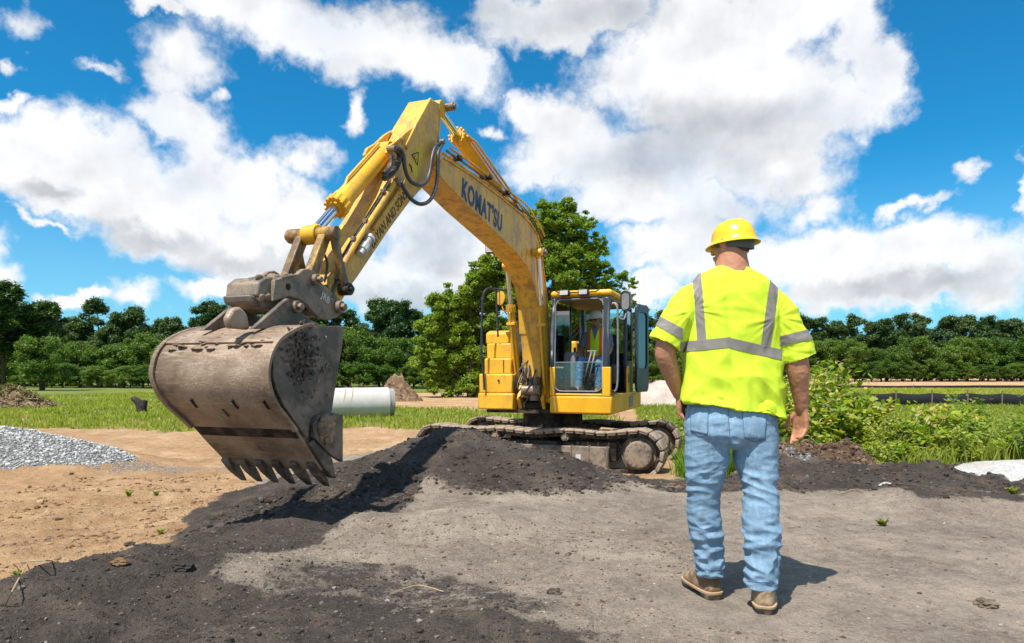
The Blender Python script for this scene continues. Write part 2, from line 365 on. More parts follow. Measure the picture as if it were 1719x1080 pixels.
# zones
def zones(x, y):
    wx = x+.22*fbm(x*.9, y*.9, 1., 4, 41)+.05*fbm(x*5, y*5, 1., 3, 43); wy = y+.22*fbm(x*.9, y*.9, 9., 4, 42)+.05*fbm(x*5, y*5, 4., 3, 44)
    claypoly = gpl([(-1500,1040,-.1),(0,1034,-.05),(70,1004,0),(195,962,0),(240,925,-.05),(262,895,-.1),(300,852,-.2),(395,800,-.3),(520,772,-.38),(640,752,-.38),(720,722,-.38),(780,700,-.38),(1040,690,-.38),(1040,664,-.5)])
    claypoly = claypoly+[(6, 90), (-200, 90), (-200, 3)]
    clay = sst(-.42, -.15, poly_sd(wx, wy, claypoly))
    # everything beyond the pad behind the machine is bare tan soil too
    clay = np.maximum(clay, sst(8.9, 9.6, wy)*sst(-3, -1, wx))
    dk = sst(-.02, .16, pile(wx, wy)-(hbase(wx, wy)+.0))
    def band(a, b, r, s=.12): return sst(r+s, r-s, seg_d(wx, wy, a, b)[0])
    dk = np.maximum(dk, band((-4.3, 1.5), (-2.05, 3.5), .55))
    dk = np.maximum(dk, band((-2.3, 3.95), (-1.5, 4.9), .30)*.9)
    dk = np.maximum(dk, sst(-.1, .2, poly_sd(wx, wy, gpl([(-300,1090,0),(-200,1060,0),(60,1000,0),(330,965,0),(430,1000,0),(560,1015,0),(700,1020,0),(900,1040,0),(1090,1062,0),(1000,1120,0),(0,1400,0)]))))
    dk = np.maximum(dk, sst(-.12, .12, poly_sd(wx, wy, gpl([(235,930,0),(300,860,-.1),(390,808,-.2),(600,770,-.3),(760,770,0),(700,850,0),(560,905,0),(420,935,0),(340,960,0)]))))
    dk = np.maximum(dk, .55*sst(-.15, .2, poly_sd(wx, wy, gpl([(430,965,0),(620,940,0),(900,985,0),(1010,1040,0),(700,1050,0),(420,1040,0)]))))
    dk = np.maximum(dk, band((2.75, 7.4), (5.4, 6.9), .75)); dk = np.maximum(dk, band((3.7, 7.7), (4.9, 7.8), .55)); dk = np.maximum(dk, band((3.75, 6.1), (6.0, 4.7), .42)); dk = np.maximum(dk, band((1.6, 6.7), (3.0, 7.0), .22)*.9)
    dk = np.maximum(dk, band((.6, 8.2), (2.6, 8.0), .55)*.85)
    gr = sst(.95, .80, np.sqrt(((wx+8.4)/2.5)**2+((wy-10.9)/1.25)**2)); gr = np.maximum(gr, sst(1., .8, np.sqrt(((wx+6.95)/1.2)**2+((wy-10.8)/.55)**2)))
    gr = np.maximum(gr, .9*sst(.16, .05, seg_d(wx, wy, (2.85, 8.1), (3.35, 7.6))[0])); gr = np.maximum(gr, .5*sst(.5, .2, seg_d(wx, wy, (-6, 10.5), (-4.3, 11.2))[0]))
    gedge = 18.5+1.6*fbm(wx*.25, wy*.25, 2., 3, 51)
    gL = sst(-.6, .8, wy-gedge)*sst(2.5, .0, wx+1.5)
    rd = poly_sd(wx, wy, [(-6.6, 31), (-2, 27.5), (3, 26), (12, 24), (14, 40), (2, 62), (-9, 60)])
    gL = gL*(1-sst(-.8, .8, rd)); gL = np.maximum(gL, .0)
    gR = sst(8.55, 9.1, wy+.25*np.sin(wx*2)+.45*sst(3.9, 4.8, wx)+.35*fbm(wx*1.5, wy*1.5, 2., 3, 93))*sst(2.3, 3.0, wx-.12*(wy-8))
    gR = gR*(1-sst(66, 76, y+2*np.sin(x*.1))*sst(14, 24, x))
    gM = sst(19, 21, wy)*sst(-5.5, -4, wx)*sst(4., 2., wx)*sst(25.5, 23.8, wy)
    gF = sst(62, 68, wy)*sst(20, 10, wx)
    gs = np.clip(np.maximum.reduce([gL, gR, gM, gF]), 0, 1)
    straw = sst(.05, .5, fbm(x*.5, y*.5, 3., 4, 61))*.6+.3*sst(3., .5, np.abs(wy-gedge-1.))*(x < 3)
    ws = sst(-.10, .10, poly_sd(wx, wy, [(4.92, 7.5), (5.2, 8.1), (5.6, 8.45), (9, 8.5), (9, 6.6), (5.5, 6.45), (5.15, 6.8)]))
    ws = np.maximum(ws, sst(.14, .07, np.hypot((wx-3.75)/1.7, wy-6.55)))
    br = np.exp(-(seg_d(wx, wy, (2.3, 8.0), (4.0, 8.05))[0]/.36)**4)
    dk = dk*(1-ws)*(1-gr)*(1-br)
    return clay, dk, gr, gs, np.clip(straw, 0, 1), ws, br
z_ = zones(GX, GY)
def setcol(me, name, arrs):
    a = me.color_attributes.new(name, 'FLOAT_COLOR', 'POINT'); n = len(me.vertices)
    c = np.ones((n, 4), np.float32)
    for i, v in enumerate(arrs): c[:, i] = np.asarray(v).ravel()
    a.data.foreach_set('color', c.ravel())
setcol(gme, 'zone_a', z_[0:3]); setcol(gme, 'zone_b', z_[3:6]); setcol(gme, 'zone_c', (z_[6], z_[6]*0, z_[6]*0))
m, t, b = newmat('soil'); c = t.coord('Object')
za = t.sep(t.attr('zone_a')); zb = t.sep(t.attr('zone_b')); zc_ = t.sep(t.attr('zone_c'))
n1 = t.noise(c, 1.3, 8, .65); n2 = t.noise(c, 9, 6, .7); n3 = t.noise(c, 55, 4, .7); n4 = t.noise(c, 190, 3, .6)
vs = t.voro(c, 42); vc = t.voro(c, 42, out='Color'); vs2 = t.voro(c, 90); vc2 = t.voro(c, 90, out='Color')
nn = t.math('ADD', t.math('MULTIPLY', n1, .4), t.math('ADD', t.math('MULTIPLY', n2, .3), t.math('MULTIPLY', n3, .3)))
pad = t.mix(t.step(nn, .38, .62), (.21, .168, .130), (.46, .375, .295))
pad = t.mix(t.math('MULTIPLY', t.step(n1, .56, .70), .6), pad, (.48, .375, .275))
clay = t.mix(t.step(nn, .36, .62), (.33, .185, .085), (.60, .385, .21))
clay = t.mix(t.math('MULTIPLY', t.step(n2, .60, .74), .7), clay, (.16, .088, .042))
clay = t.mix(t.math('MULTIPLY', t.step(n1, .52, .70), .55), clay, (.64, .46, .29))
dark = t.mix(t.step(nn, .36, .64), (.044, .035, .029), (.118, .094, .077))
dark = t.mix(t.math('MULTIPLY', t.step(t.noise(c, 2.1, 7, .68), .50, .64), .75), dark, (.155, .118, .088)); dark = t.mix(t.math('MULTIPLY', t.step(t.noise(c, 5.5, 5, .7), .60, .70), .5), dark, (.030, .024, .020))
gravel = t.mix(t.sep(vc)[0], (.28, .28, .265), (.60, .59, .56))
gravel = t.mix(t.step(vs, .35, .62), gravel, (.13, .13, .125))
grs = t.mix(t.step(nn, .35, .65), (.075, .115, .018), (.16, .215, .035))
grs = t.mix(t.math('MULTIPLY', zb[1], .85), grs, (.36, .30, .13))
grs = t.mix(t.step(t.noise(c, .22, 4, .6), .45, .62, 0, .6), grs, (.21, .24, .05))
wsand = t.mix(t.step(nn, .42, .58), (.58, .52, .44), (.74, .73, .70)); wsand = t.mix(t.step(n2, .6, .68), wsand, (.50, .34, .21))
brn = t.mix(t.step(nn, .38, .6), (.085, .05, .032), (.20, .125, .080))
def zmix(f, a, bb, e=.18):
    ff = t.math('ADD', f, t.math('ADD', t.math('MULTIPLY', t.math('SUBTRACT', n3, .5), e*3), t.math('MULTIPLY', t.math('SUBTRACT', n2, .5), e*5))); return t.mix(t.step(ff, .34, .66), a, bb)
col = zmix(za[0], pad, clay); col = zmix(za[1], col, dark, .32); col = zmix(zc_[0], col, brn)
col = zmix(za[2], col, gravel, .3); col = zmix(zb[0], col, grs, .3); col = zmix(zb[2], col, wsand, .1)
# stone chips in the soil
chip = t.math('MULTIPLY', t.step(vs2, .22, .16), t.step(t.sep(vc2)[1], .80, .82))
col = t.mix(t.math('MULTIPLY', chip, t.math('SUBTRACT', 1., zb[0])), col, t.mix(t.sep(vc2)[0], (.12, .10, .085), (.34, .30, .25)))
t.put(b.inputs['Base Color'], col); b.inputs['Roughness'].default_value = .95; b.inputs['Specular IOR Level'].default_value = .2
hh = t.math('ADD', t.math('MULTIPLY', n2, 1.1), t.math('ADD', t.math('MULTIPLY', n3, .55), t.math('MULTIPLY', n4, .28)))
hh = t.math('SUBTRACT', hh, t.math('MULTIPLY', t.math('MULTIPLY', vs, .9), za[2]))
hh = t.math('ADD', hh, t.math('MULTIPLY', t.step(vs2, .3, .1), .12))
t.put(b.inputs['Normal'], t.bump(hh, 1.0, .045))
M_SOIL = m
tag(link('ground', gme, M_SOIL), kind='structure', label='bare construction ground of grey soil, tan clay, dark millings and grass')
def H1(x, y): return float(hgt(np.array([x]), np.array([y]))[0])
# ---- loose stones and clods lying on the soil: two masses nobody could count
ICO = None
def rocks(name, pts, sizes, mat, label, cat):
    bm = bmesh.new(); bmesh.ops.create_icosphere(bm, subdivisions=1, radius=1); V0 = np.array([v.co[:] for v in bm.verts]); F0 = np.array([[v.index for v in f.verts] for f in bm.faces]); bm.free()
    n = len(pts); nv = len(V0)
    S = sizes[:, None]*RNG.uniform(.6, 1.25, (n, 3)); S[:, 2] *= .7
    ang = RNG.uniform(0, 2*np.pi, n); ca, sa = np.cos(ang), np.sin(ang)
    V = V0[None]*(1+RNG.uniform(-.25, .25, (n, nv, 1)))*S[:, None, :]
    X = V[..., 0]*ca[:, None]-V[..., 1]*sa[:, None]; Y = V[..., 0]*sa[:, None]+V[..., 1]*ca[:, None]
    V = np.stack([X, Y, V[..., 2]], -1)+pts[:, None, :]
    Fa = (F0[None]+np.arange(n)[:, None, None]*nv).reshape(-1, 3)
    me = npmesh(name, V.reshape(-1, 3), Fa, False)
    tone = np.repeat(RNG.uniform(0, 1, n), nv); setcol(me, 'tone', (tone, tone, tone))
    return tag(link(name, me, mat), label, cat, kind='stuff')
def rockmat(name, stops):
    m, t, b = newmat(name); tn = t.sep(t.attr('tone'))[0]
    cr = t.n.new('ShaderNodeValToRGB'); t.put(cr.inputs[0], tn)
    while len(cr.color_ramp.elements) < len(stops): cr.color_ramp.elements.new(.5)
    for e, (p, c) in zip(cr.color_ramp.elements, stops): e.position = p; e.color = (*c, 1)
    cc = t.mix(t.step(t.noise(t.coord('Object'), 60, 4), .35, .65), cr.outputs[0], (.1, .08, .06), 'MULTIPLY')
    cc = t.mix(.4, cr.outputs[0], cc)
    t.put(b.inputs['Base Color'], cc); b.inputs['Roughness'].default_value = .95; b.inputs['Specular IOR Level'].default_value = .2
    t.put(b.inputs['Normal'], t.bump(t.noise(t.coord('Object'), 120, 4), .5, .004)); return m
n = 44000
x = RNG.uniform(-4.8, 5.4, n); y = 2.4+RNG.uniform(0, 1, n)**1.2*6.8; x[26000:] = RNG.uniform(-3.6, 1.2, 18000); y[26000:] = 2.5+RNG.uniform(0, 1, 18000)**1.1*2.6; zz = zones(x, y)
s = .0035+.011*RNG.power(.35, n)*RNG.uniform(0, 1, n)**1.2; s = np.where(RNG.uniform(0, 1, n) > .985, s+.012, s)
dkk = (zz[1] > .4)
far = np.hypot(x-FIGURE[0], y-FIGURE[1]) > .4
k = dkk & far
rocks('pebbles', np.stack([x[k], y[k], hgt(x[k], y[k])], -1), s[k], rockmat('dark_stone', [(0, (.03, .026, .023)), (.8, (.10, .082, .068)), (.97, (.20, .17, .14)), (1, (.34, .30, .25))]), 'dark crumbs of asphalt millings scattered over the black spoil', 'stones')
k = (~dkk) & (zz[3] < .3) & (zz[5] < .3) & far
rocks('clods', np.stack([x[k], y[k], hgt(x[k], y[k])-.001], -1), s[k]*np.where(zz[0][k] > .5, 1.5, 1.), rockmat('soil_stone', [(0, (.08, .058, .042)), (.5, (.20, .15, .105)), (.95, (.36, .27, .19)), (1, (.48, .42, .34))]), 'small grey and tan soil clods scattered on the bare ground', 'clods')
n = 9000
x = RNG.uniform(-6.5, -1.2, n); y = RNG.uniform(3.4, 10, n); zz = zones(x, y); k = (zz[0] > .6) & (zz[1] < .3) & (zz[2] < .2) & (fbm(x*.8, y*1.8, 5., 3, 27) > .12)
rocks('clay_clods', np.stack([x[k], y[k], hgt(x[k], y[k])], -1), .006+.034*RNG.uniform(0, 1, k.sum())**3, rockmat('clay_clod', [(0, (.14, .075, .036)), (.6, (.32, .19, .10)), (1, (.50, .34, .20))]), 'broken orange clay clods along the ruts left of the black spoil', 'clods')
n = 9000
x = RNG.uniform(-11.5, -4.6, n); y = RNG.uniform(9.4, 12.2, n); k = zones(x, y)[2] > .55
rocks('gravel', np.stack([x[k], y[k], hgt(x[k], y[k])], -1), RNG.uniform(.012, .036, k.sum()), rockmat('gravel_stone', [(0, (.30, .30, .285)), (.6, (.50, .495, .475)), (1, (.72, .71, .68))]), 'pale grey crushed gravel heaped beside the clay track at left', 'gravel')
n = 2600
x = RNG.uniform(1.9, 4.5, n); y = RNG.uniform(7.5, 8.6, n); k = zones(x, y)[6] > .4
rocks('dirt_clumps', np.stack([x[k], y[k], hgt(x[k], y[k])], -1), (.008+.035*RNG.uniform(0, 1, k.sum())**2.5), rockmat('brown_clod', [(0, (.06, .035, .024)), (.6, (.15, .095, .062)), (1, (.26, .17, .11))]), 'heap of broken brown clods at the edge of the weeds', 'dirt')

n = 16000
x = RNG.uniform(-2.6, 1.8, n); y = RNG.uniform(5.2, 8.4, n); zz = zones(x, y); pe = pile(x, y)-hbase(x, y); k = (zz[1] > .3) & (RNG.uniform(0, 1, n) < .25+.75*np.exp(-(pe/.12)**2))
xb = RNG.uniform(1.6, 5.8, 5000); yb = RNG.uniform(5., 8.2, 5000); kb = zones(xb, yb)[1] > .4
x = np.concatenate([x[k], xb[kb]]); y = np.concatenate([y[k], yb[kb]])
rocks('soil_crumbs', np.stack([x, y, hgt(x, y)], -1), .006+.026*RNG.uniform(0, 1, len(x))**4, rockmat('crumb', [(0, (.035, .028, .023)), (.8, (.10, .08, .064)), (1, (.19, .155, .125))]), 'loose black crumbs rolled down the heap and the berm', 'clods')
# single clods and stalks that can be told apart
def HP(u, v):
    """where the line of sight through a picture point meets the soil"""
    Y = np.geomspace(2.3, 60, 900); X = (u-CU)/FPX*Y; Z = ZC-(v-CV)/FPX*Y; k = np.argmax(Z <= hgt(X, Y)); return Vector((X[k], Y[k], hgt(X[k:k+1], Y[k:k+1])[0]))
def clod(u, v, r, col, label, seed):
    q = HP(u, v); z0 = q.z; bm = bmesh.new(); bmesh.ops.create_icosphere(bm, subdivisions=4, radius=r); me = bpy.data.meshes.new('soil_clod'); bm.to_mesh(me); bm.free()
    n = len(me.vertices); co = np.empty(n*3, np.float32); me.vertices.foreach_get('co', co); co = co.reshape(-1, 3).astype(float); d = co/r
    k = 1+.45*fbm(d[:, 0]*1.6, d[:, 1]*1.6, d[:, 2]*1.6, 4, seed); co = co*k[:, None]*np.array([1.25, .9, .62]); me.vertices.foreach_set('co', co.astype(np.float32).ravel())
    o = link('soil_clod', me, stdmat('clod_soil', col, .95, 0, .4, 12, bump=.8, bscale=90, bdist=.006, spec=.1)); o.location = (q.x, q.y, z0+r*.25); return tag(o, label, 'clod')
clod(1656, 1020, .045, (.17, .13, .095), 'fist-sized brown clod on the grey pad at lower right', 1)
clod(200, 948, .033, (.20, .12, .065), 'dark orange clod at the edge of the clay beside the black berm', 2)
clod(218, 917, .032, (.07, .06, .052), 'black lump where the clay meets the spoil, left of the bucket shadow', 3)
clod(308, 957, .04, (.05, .044, .04), 'small black lump on top of the berm below the bucket', 4)
clod(832, 800, .028, (.06, .048, .04), 'dark lump on the front slope of the black heap', 5)
clod(930, 998, .03, (.10, .08, .062), 'small dark crumb alone in the middle of the grey pad', 6)
clod(702, 795, .03, (.06, .048, .04), 'dark lump beside the boom shadow on the heap', 7)
for pts, lb in ((((8, 1020), (30, 985), (45, 950), (52, 925)), 'dry bent stalk on the clay at lower left'), (((22, 948), (60, 952), (88, 944)), 'thin pale straw lying on the clay near the bent stalk'), (((655, 1000), (700, 992), (745, 996)), 'thin dry straw lying on the spoil below the bucket shadow'), (((1405, 832), (1440, 826), (1455, 836)), 'short orange root on the black berm behind the workman')):
    m_ = MB(); q_ = []
    for i, (u, v) in enumerate(pts): g = HP(u, v); q_.append((g.x, g.y, H1(g.x, g.y)+.006+.02*(i == 1)))
    m_.tube(spl(q_, 5), .0035, 5); o_ = m_.build('dry_stalk', stdmat('straw', (.42, .30, .17), .8, 0)); tag(o_, lb, 'stalk')
# ================================================================== VEGETATION
def leafmat(name, c0, c1, trans=.35, rough=.5, extra=None):
    m, t, b = newmat(name); m.node_tree.nodes.remove(b)
    tn = t.sep(t.attr('tone')); cc = t.mix(tn[0], c0, c1)
    if extra: cc = t.mix(t.step(tn[1], 1-extra[1], 1-extra[1]+.02), cc, extra[0])
    oi = t.n.new('ShaderNodeObjectInfo'); cc = t.mix(.85, cc, t.mix(oi.outputs['Random'], (.62, .74, .62), (1.45, 1.22, 1.1)), 'MULTIPLY')
    d = t.n.new('ShaderNodeBsdfPrincipled'); t.put(d.inputs['Base Color'], cc); d.inputs['Roughness'].default_value = rough; d.inputs['Specular IOR Level'].default_value = .35
    tr = t.n.new('ShaderNodeBsdfTranslucent'); t.put(tr.inputs[0], t.mix(1., cc, (1.5, 1.7, .6), 'MULTIPLY'))
    mx = t.n.new('ShaderNodeMixShader'); mx.inputs[0].default_value = trans; t.l.new(d.outputs[0], mx.inputs[1]); t.l.new(tr.outputs[0], mx.inputs[2])
    o = [n for n in t.n if n.type == 'OUTPUT_MATERIAL'][0]; t.l.new(mx.outputs[0], o.inputs[0]); return m
BARK = stdmat('bark', (.10, .075, .055), .95, 0, .4, 9, bump=.8, bscale=30, bdist=.03, spec=.1)
PINE = leafmat('pine_needles', (.040, .080, .030), (.10, .17, .055), .2)
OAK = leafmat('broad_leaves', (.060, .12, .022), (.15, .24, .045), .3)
OAKL = leafmat('fresh_green_leaves', (.11, .18, .022), (.27, .37, .055), .38)  # lighter, yellower green for the nearer trees
WEED = leafmat('weed_leaves', (.11, .185, .020), (.37, .45, .07), .42, extra=((.46, .36, .15), .17))
GRASSM = leafmat('grass_blades', (.19, .24, .028), (.40, .44, .085), .40, extra=((.45, .38, .17), .22))
DRY = leafmat('dry_stalks', (.30, .22, .11), (.46, .36, .20), .2)
def rdir(n):
    v = RNG.normal(size=(n, 3)); return v/np.linalg.norm(v, axis=1)[:, None]
def leafquads(C, size, asp=1.8, updir=.35):
    """one bent-quad leaf at each centre"""
    n = len(C); nrm = rdir(n); nrm[:, 2] = np.abs(nrm[:, 2])+updir; nrm /= np.linalg.norm(nrm, axis=1)[:, None]
    a = np.cross(nrm, rdir(n)); a /= np.linalg.norm(a, axis=1)[:, None]+1e-9; b = np.cross(nrm, a)
    s = np.asarray(size)*RNG.uniform(.65, 1.3, n); a *= (s*asp/2)[:, None]; b *= (s/2)[:, None]
    return np.stack([C-a, C+b*.9, C+a, C-b*.9], 1)
def leafmesh(name, C, size, asp=1.8, tone=None, updir=.35):
    V = leafquads(C, size, asp, updir).reshape(-1, 3); n = len(C); me = npmesh(name, V, np.arange(4*n).reshape(n, 4))
    t = RNG.uniform(0, 1, n) if tone is None else np.clip(tone+RNG.normal(0, .18, n), 0, 1)
    setcol(me, 'tone', (np.repeat(t, 4), np.repeat(RNG.uniform(0, 1, n), 4), np.repeat(t, 4))); return me
def cloud(cs, rs, per, flat=.75, hollow=.55):
    out = []
    for c, r in zip(cs, rs):
        n = max(8, int(per*r*r)); d = rdir(n); k = (hollow+(1-hollow)*RNG.uniform(0, 1, n)**.6)[:, None]*(1+.22*RNG.normal(size=(n, 1)))
        out.append(np.array(c)+d*k*np.array([r, r, r*flat]))
    return np.concatenate(out)
def treetrunk(h, r, limbs, seed, top=1., lean=.0):
    rg = random.Random(seed); m = MB(); pts = [Vector((rg.gauss(0, lean)*i/6*h*.1, rg.gauss(0, lean)*i/6*h*.1, -.4+(h*top+.4)*i/6)) for i in range(7)]
    m.tube(spl(pts, 2), [r*(1-.8*i/12) for i in range(13)], 8)
    for c in limbs:
        c = Vector(c); z0 = max(.12*h, min(h*top*.92, c.z-.35*math.hypot(c.x, c.y)-.03*h)); f = z0/(h*top); a = pts[min(6, int(f*6))].copy(); a.z = z0
        mid = (a+c)/2+Vector((0, 0, -.04*h)); rr = r*(1-.8*f)*.45
        m.tube(spl([a, mid, c], 3), [rr*(1-.75*i/6) for i in range(7)], 5)
    return m
def pine_data(seed, h=13.):
    rg = random.Random(seed); cs, rs = [], []
    for k in range(rg.randint(38, 48)):
        f = rg.uniform(.30, 1.)**.85 if k > 2 else .93+.03*k; ww = (.06+.15*math.sin(math.pi*min(1, max(0, (1.04-f)/.72))))*h; a = rg.uniform(0, 2*math.pi); d = ww*rg.uniform(.25, 1.)
        cs.append((d*math.cos(a), d*math.sin(a), f*h)); rs.append(h*rg.uniform(.042, .078))
    C = cloud(cs, rs, 430, .85, .3); 
    return leafmesh('crown', C, .20, 2.2, tone=(.5+.15*RNG.normal(size=len(C)))), treetrunk(h, .19, cs, seed, 1., .25)
def oak_data(seed, h=10., w=.38, low=.18, per=300, leaf=.22, nl=62):
    rg = random.Random(seed); cs, rs = [], []
    for k in range(nl):
        f = rg.uniform(low, .95); ww = w*h*math.sqrt(max(.05, 1-((f-.52)/.5)**2)); a = rg.uniform(0, 2*math.pi); d = ww*math.sqrt(rg.uniform(.15, 1.))
        cs.append((d*math.cos(a), d*math.sin(a), f*h)); rs.append(h*rg.uniform(.055, .105))
    C = cloud(cs, rs, per, .95, .4)
    return leafmesh('crown', C, leaf, 1.4), treetrunk(h, .2, cs[:14], seed, .85, .4)
PD = [pine_data(s) for s in range(6)]; OD = [oak_data(20+s) for s in range(6)]
PD = [(a, b.build('trunk', BARK)) for a, b in PD]; OD = [(a, b.build('trunk', BARK)) for a, b in OD]
for me, mt in [(a, PINE) for a, _ in PD]+[(a, OAK) for a, _ in OD]: me.materials.append(mt)
def tree(kind, d, x, y, s, label, group, name, sx=1.):
    r = empty(name, (x, y, H1(x, y)-.05), RNG.uniform(0, 6.28), label, 'tree', group); r.scale = (s*sx, s*sx, s)
    me, tr = d; c = bpy.data.objects.new('crown', me); COL.objects.link(c); c.parent = r
    t_ = bpy.data.objects.new('trunk', tr.data); COL.objects.link(t_); t_.parent = r; return r
def place(x, y):
    u = CU+x/y*FPX
    for lim, ph in ((105, 'above the brush pile at far left'), (260, 'between the brush pile and the bucket'), (570, 'behind the raised bucket'), (690, 'above the concrete pipe'), (820, 'left of the excavator house'), (1095, 'behind the excavator cab'), (1370, 'behind the workman'), (1500, 'above the leafy shrub clump'), (1620, 'above the middle weed clump')):
        if u < lim: return ph
    return 'near the right edge of the picture'
def size(s, a, b): return 'short' if s < a else ('tall' if s > b else 'middle-sized')
def inview(x, y): return -160 < CU+x/y*FPX < 1880
# left and middle tree line, then the right-hand one: rows of pines behind broadleaved trees
def ypos(x): return 108+4*math.sin(x*.06) if x < 22 else 132+3*math.sin(x*.08)
rg = random.Random(11)
x = -118.
while x < 118:
    y = ypos(x); side = 'left' if x < -12 else ('right' if x > 24 else 'middle')
    s = rg.uniform(.74, 1.08)*(1.0 if x < 22 else .98)
    if -92 < x < -30 and rg.random() < .25: s *= 1.08
    yy = y+rg.uniform(4, 9); lb = size(s, .88, .97)+' dark far pine '+place(x, yy)
    if inview(x, yy): tree('pine', PD[rg.randrange(6)], x, yy, s, lb, 'far pines '+place(x, yy), 'pine_tree')
    x += rg.uniform(1.7, 2.7)
x = -110.
while x < 112:
    y = ypos(x); side = 'left' if x < -12 else ('right' if x > 24 else 'middle')
    yy = y+rg.uniform(-3, 1); s = rg.uniform(.52, 1.0); lb = size(s, .68, .86)+' rounded green tree at the wood edge '+place(x, yy)
    if inview(x, yy): tree('oak', OD[rg.randrange(6)], x, yy, s, lb, 'broadleaved trees of the wood edge '+place(x, yy), 'broadleaf_tree', rg.uniform(.95, 1.45))
    x += rg.uniform(2.8, 4.2)
x = -112.
while x < 112:
    y = ypos(x); side = 'left' if x < -12 else ('right' if x > 24 else 'middle')
    yy = y-4-rg.uniform(0, 2); s = rg.uniform(.26, .42); lb = size(s, .31, .37)+' green bush under the far trees '+place(x, yy)
    if inview(x, yy): r = tree('bush', OD[rg.randrange(6)], x, yy, s, lb, 'bushes along the wood edge '+place(x, yy), 'edge_bush', 1.7); r['category'] = 'bush'
    x += rg.uniform(2.4, 4.0)
# dark undergrowth that closes the wood behind the trunks
C = []
for k in range(240):
    xx = -125+k*1.04; yy = ypos(xx)+10+rg.uniform(0, 3); C.append((xx, yy, rg.uniform(1.5, 7.2)))
Cc = cloud(C, [3.0]*len(C), 40, .9, .2); Cc[:, 2] = np.maximum(Cc[:, 2], -1)
me = leafmesh('undergrowth', Cc, .75, 1.2, tone=.1); me.materials.append(PINE); tag(bpy.data.objects.new('undergrowth', me), 'dark undergrowth filling the wood behind the front trees', 'undergrowth', kind='stuff')
COL.objects.link(bpy.data.objects['undergrowth'])
# nearer pine at the left edge
d = pine_data(77); d = (d[0], d[1].build('trunk', BARK)); d[0].materials.append(PINE)
tree('pine', d, -57.5, 77, .92, 'nearer tall pine at the far left edge above the brush pile', None, 'pine_tree', 1.5)
tree('pine', d, -55.0, 80, .78, 'slimmer pine just right of the nearer tall pine at the left edge', None, 'pine_tree', 1.5)
d2 = oak_data(91); d2 = (d2[0], d2[1].build('trunk', BARK)); d2[0].materials.append(OAK)
for xx, yy, s, lb in ((-52.5, 76, .62, 'dark broadleaved tree beside the nearer pine, above the brush pile'), (-61, 79, .9, 'dark broadleaved tree cut by the left edge of the picture')): tree('oak', d2, xx, yy, s, lb, None, 'broadleaf_tree', 1.2)
# the big trees behind the excavator, close enough to show their leaves
def bigtree(name, lobes, Y, label, leaf, per, mat, trunk_uv, hollow=.45):
    """lobes: crown clumps given where the photograph shows them (u, v, radius in px, depth offset)"""
    cs = [P(u, v, Y+dy) for u, v, r, dy in lobes]; rs = [r/FPX*Y for u, v, r, dy in lobes]
    b0 = P(trunk_uv[0], 640, Y); gx, gy = b0.x, Y; gz = H1(gx, gy)
    root = empty(name, (gx, gy, gz), 0, label, 'tree'); o = Vector((gx, gy, gz))
    L_ = [c-o for c in cs]; h = max(c.z for c in L_)
    # break each lobe into leaf sprays
    sc, sr = [], []
    for c, r in zip(L_, rs):
        k = max(6, int(36*r)); 
        for d in rdir(k): 
            q = c+Vector(d*r*RNG.uniform(.35, 1.0)); sc.append(tuple(q)); sr.append(r*RNG.uniform(.16, .34))
    C = cloud(sc, sr, per, .7, .2); me = leafmesh('crown', C, leaf, 1.5); me.materials.append(mat); c = bpy.data.objects.new('crown', me); COL.objects.link(c); c.parent = root
    m = MB(); pts = [Vector((0, 0, -.4)), Vector((.1, 0, h*.25)), Vector((-.05, .1, h*.55)), Vector((.1, 0, h*.9))]
    m.tube(spl(pts, 3), [.30*(1-.85*i/9) for i in range(10)], 9)
    for q in L_:
        z0 = max(.8, q.z-1.4*math.hypot(q.x, q.y)*.6-.8); z0 = min(z0, h*.8); a = Vector((0, 0, z0)); m.tube(spl([a, (a+q)/2+Vector((0, 0, -.15)), q], 4), [.10*(1-.8*i/8) for i in range(9)], 6)
    m.build('trunk', BARK, root); return root
lob = [(925,365,32,0),(955,352,26,.5),(900,385,34,1),(960,395,36,0),(985,372,18,0),(930,420,45,.5),(985,430,32,0),(1005,408,18,0),(890,440,34,1),(955,465,42,0),(1010,455,22,0),(1000,480,26,.5),(915,480,40,1),(1040,472,18,0),(1062,478,12,0),(1025,495,18,0),(1060,505,14,0),(1070,528,12,.4),(1085,520,8,0),(880,500,40,1),(940,520,45,.5),(985,540,40,1),(1020,560,30,1),(900,570,50,1),(960,600,50,1),(1030,610,35,1)]
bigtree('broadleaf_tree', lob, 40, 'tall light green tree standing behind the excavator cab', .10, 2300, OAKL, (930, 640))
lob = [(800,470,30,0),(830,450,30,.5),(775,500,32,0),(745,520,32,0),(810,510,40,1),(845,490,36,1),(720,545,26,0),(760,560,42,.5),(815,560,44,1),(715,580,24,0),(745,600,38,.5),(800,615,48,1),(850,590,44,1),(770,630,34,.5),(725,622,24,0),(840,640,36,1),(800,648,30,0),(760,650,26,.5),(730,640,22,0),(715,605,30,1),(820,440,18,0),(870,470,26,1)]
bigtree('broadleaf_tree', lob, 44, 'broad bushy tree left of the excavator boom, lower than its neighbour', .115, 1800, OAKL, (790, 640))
lob = [(1080,600,26,0),(1060,625,26,0),(1100,620,20,0),(700,620,20,0),(690,632,14,0)]
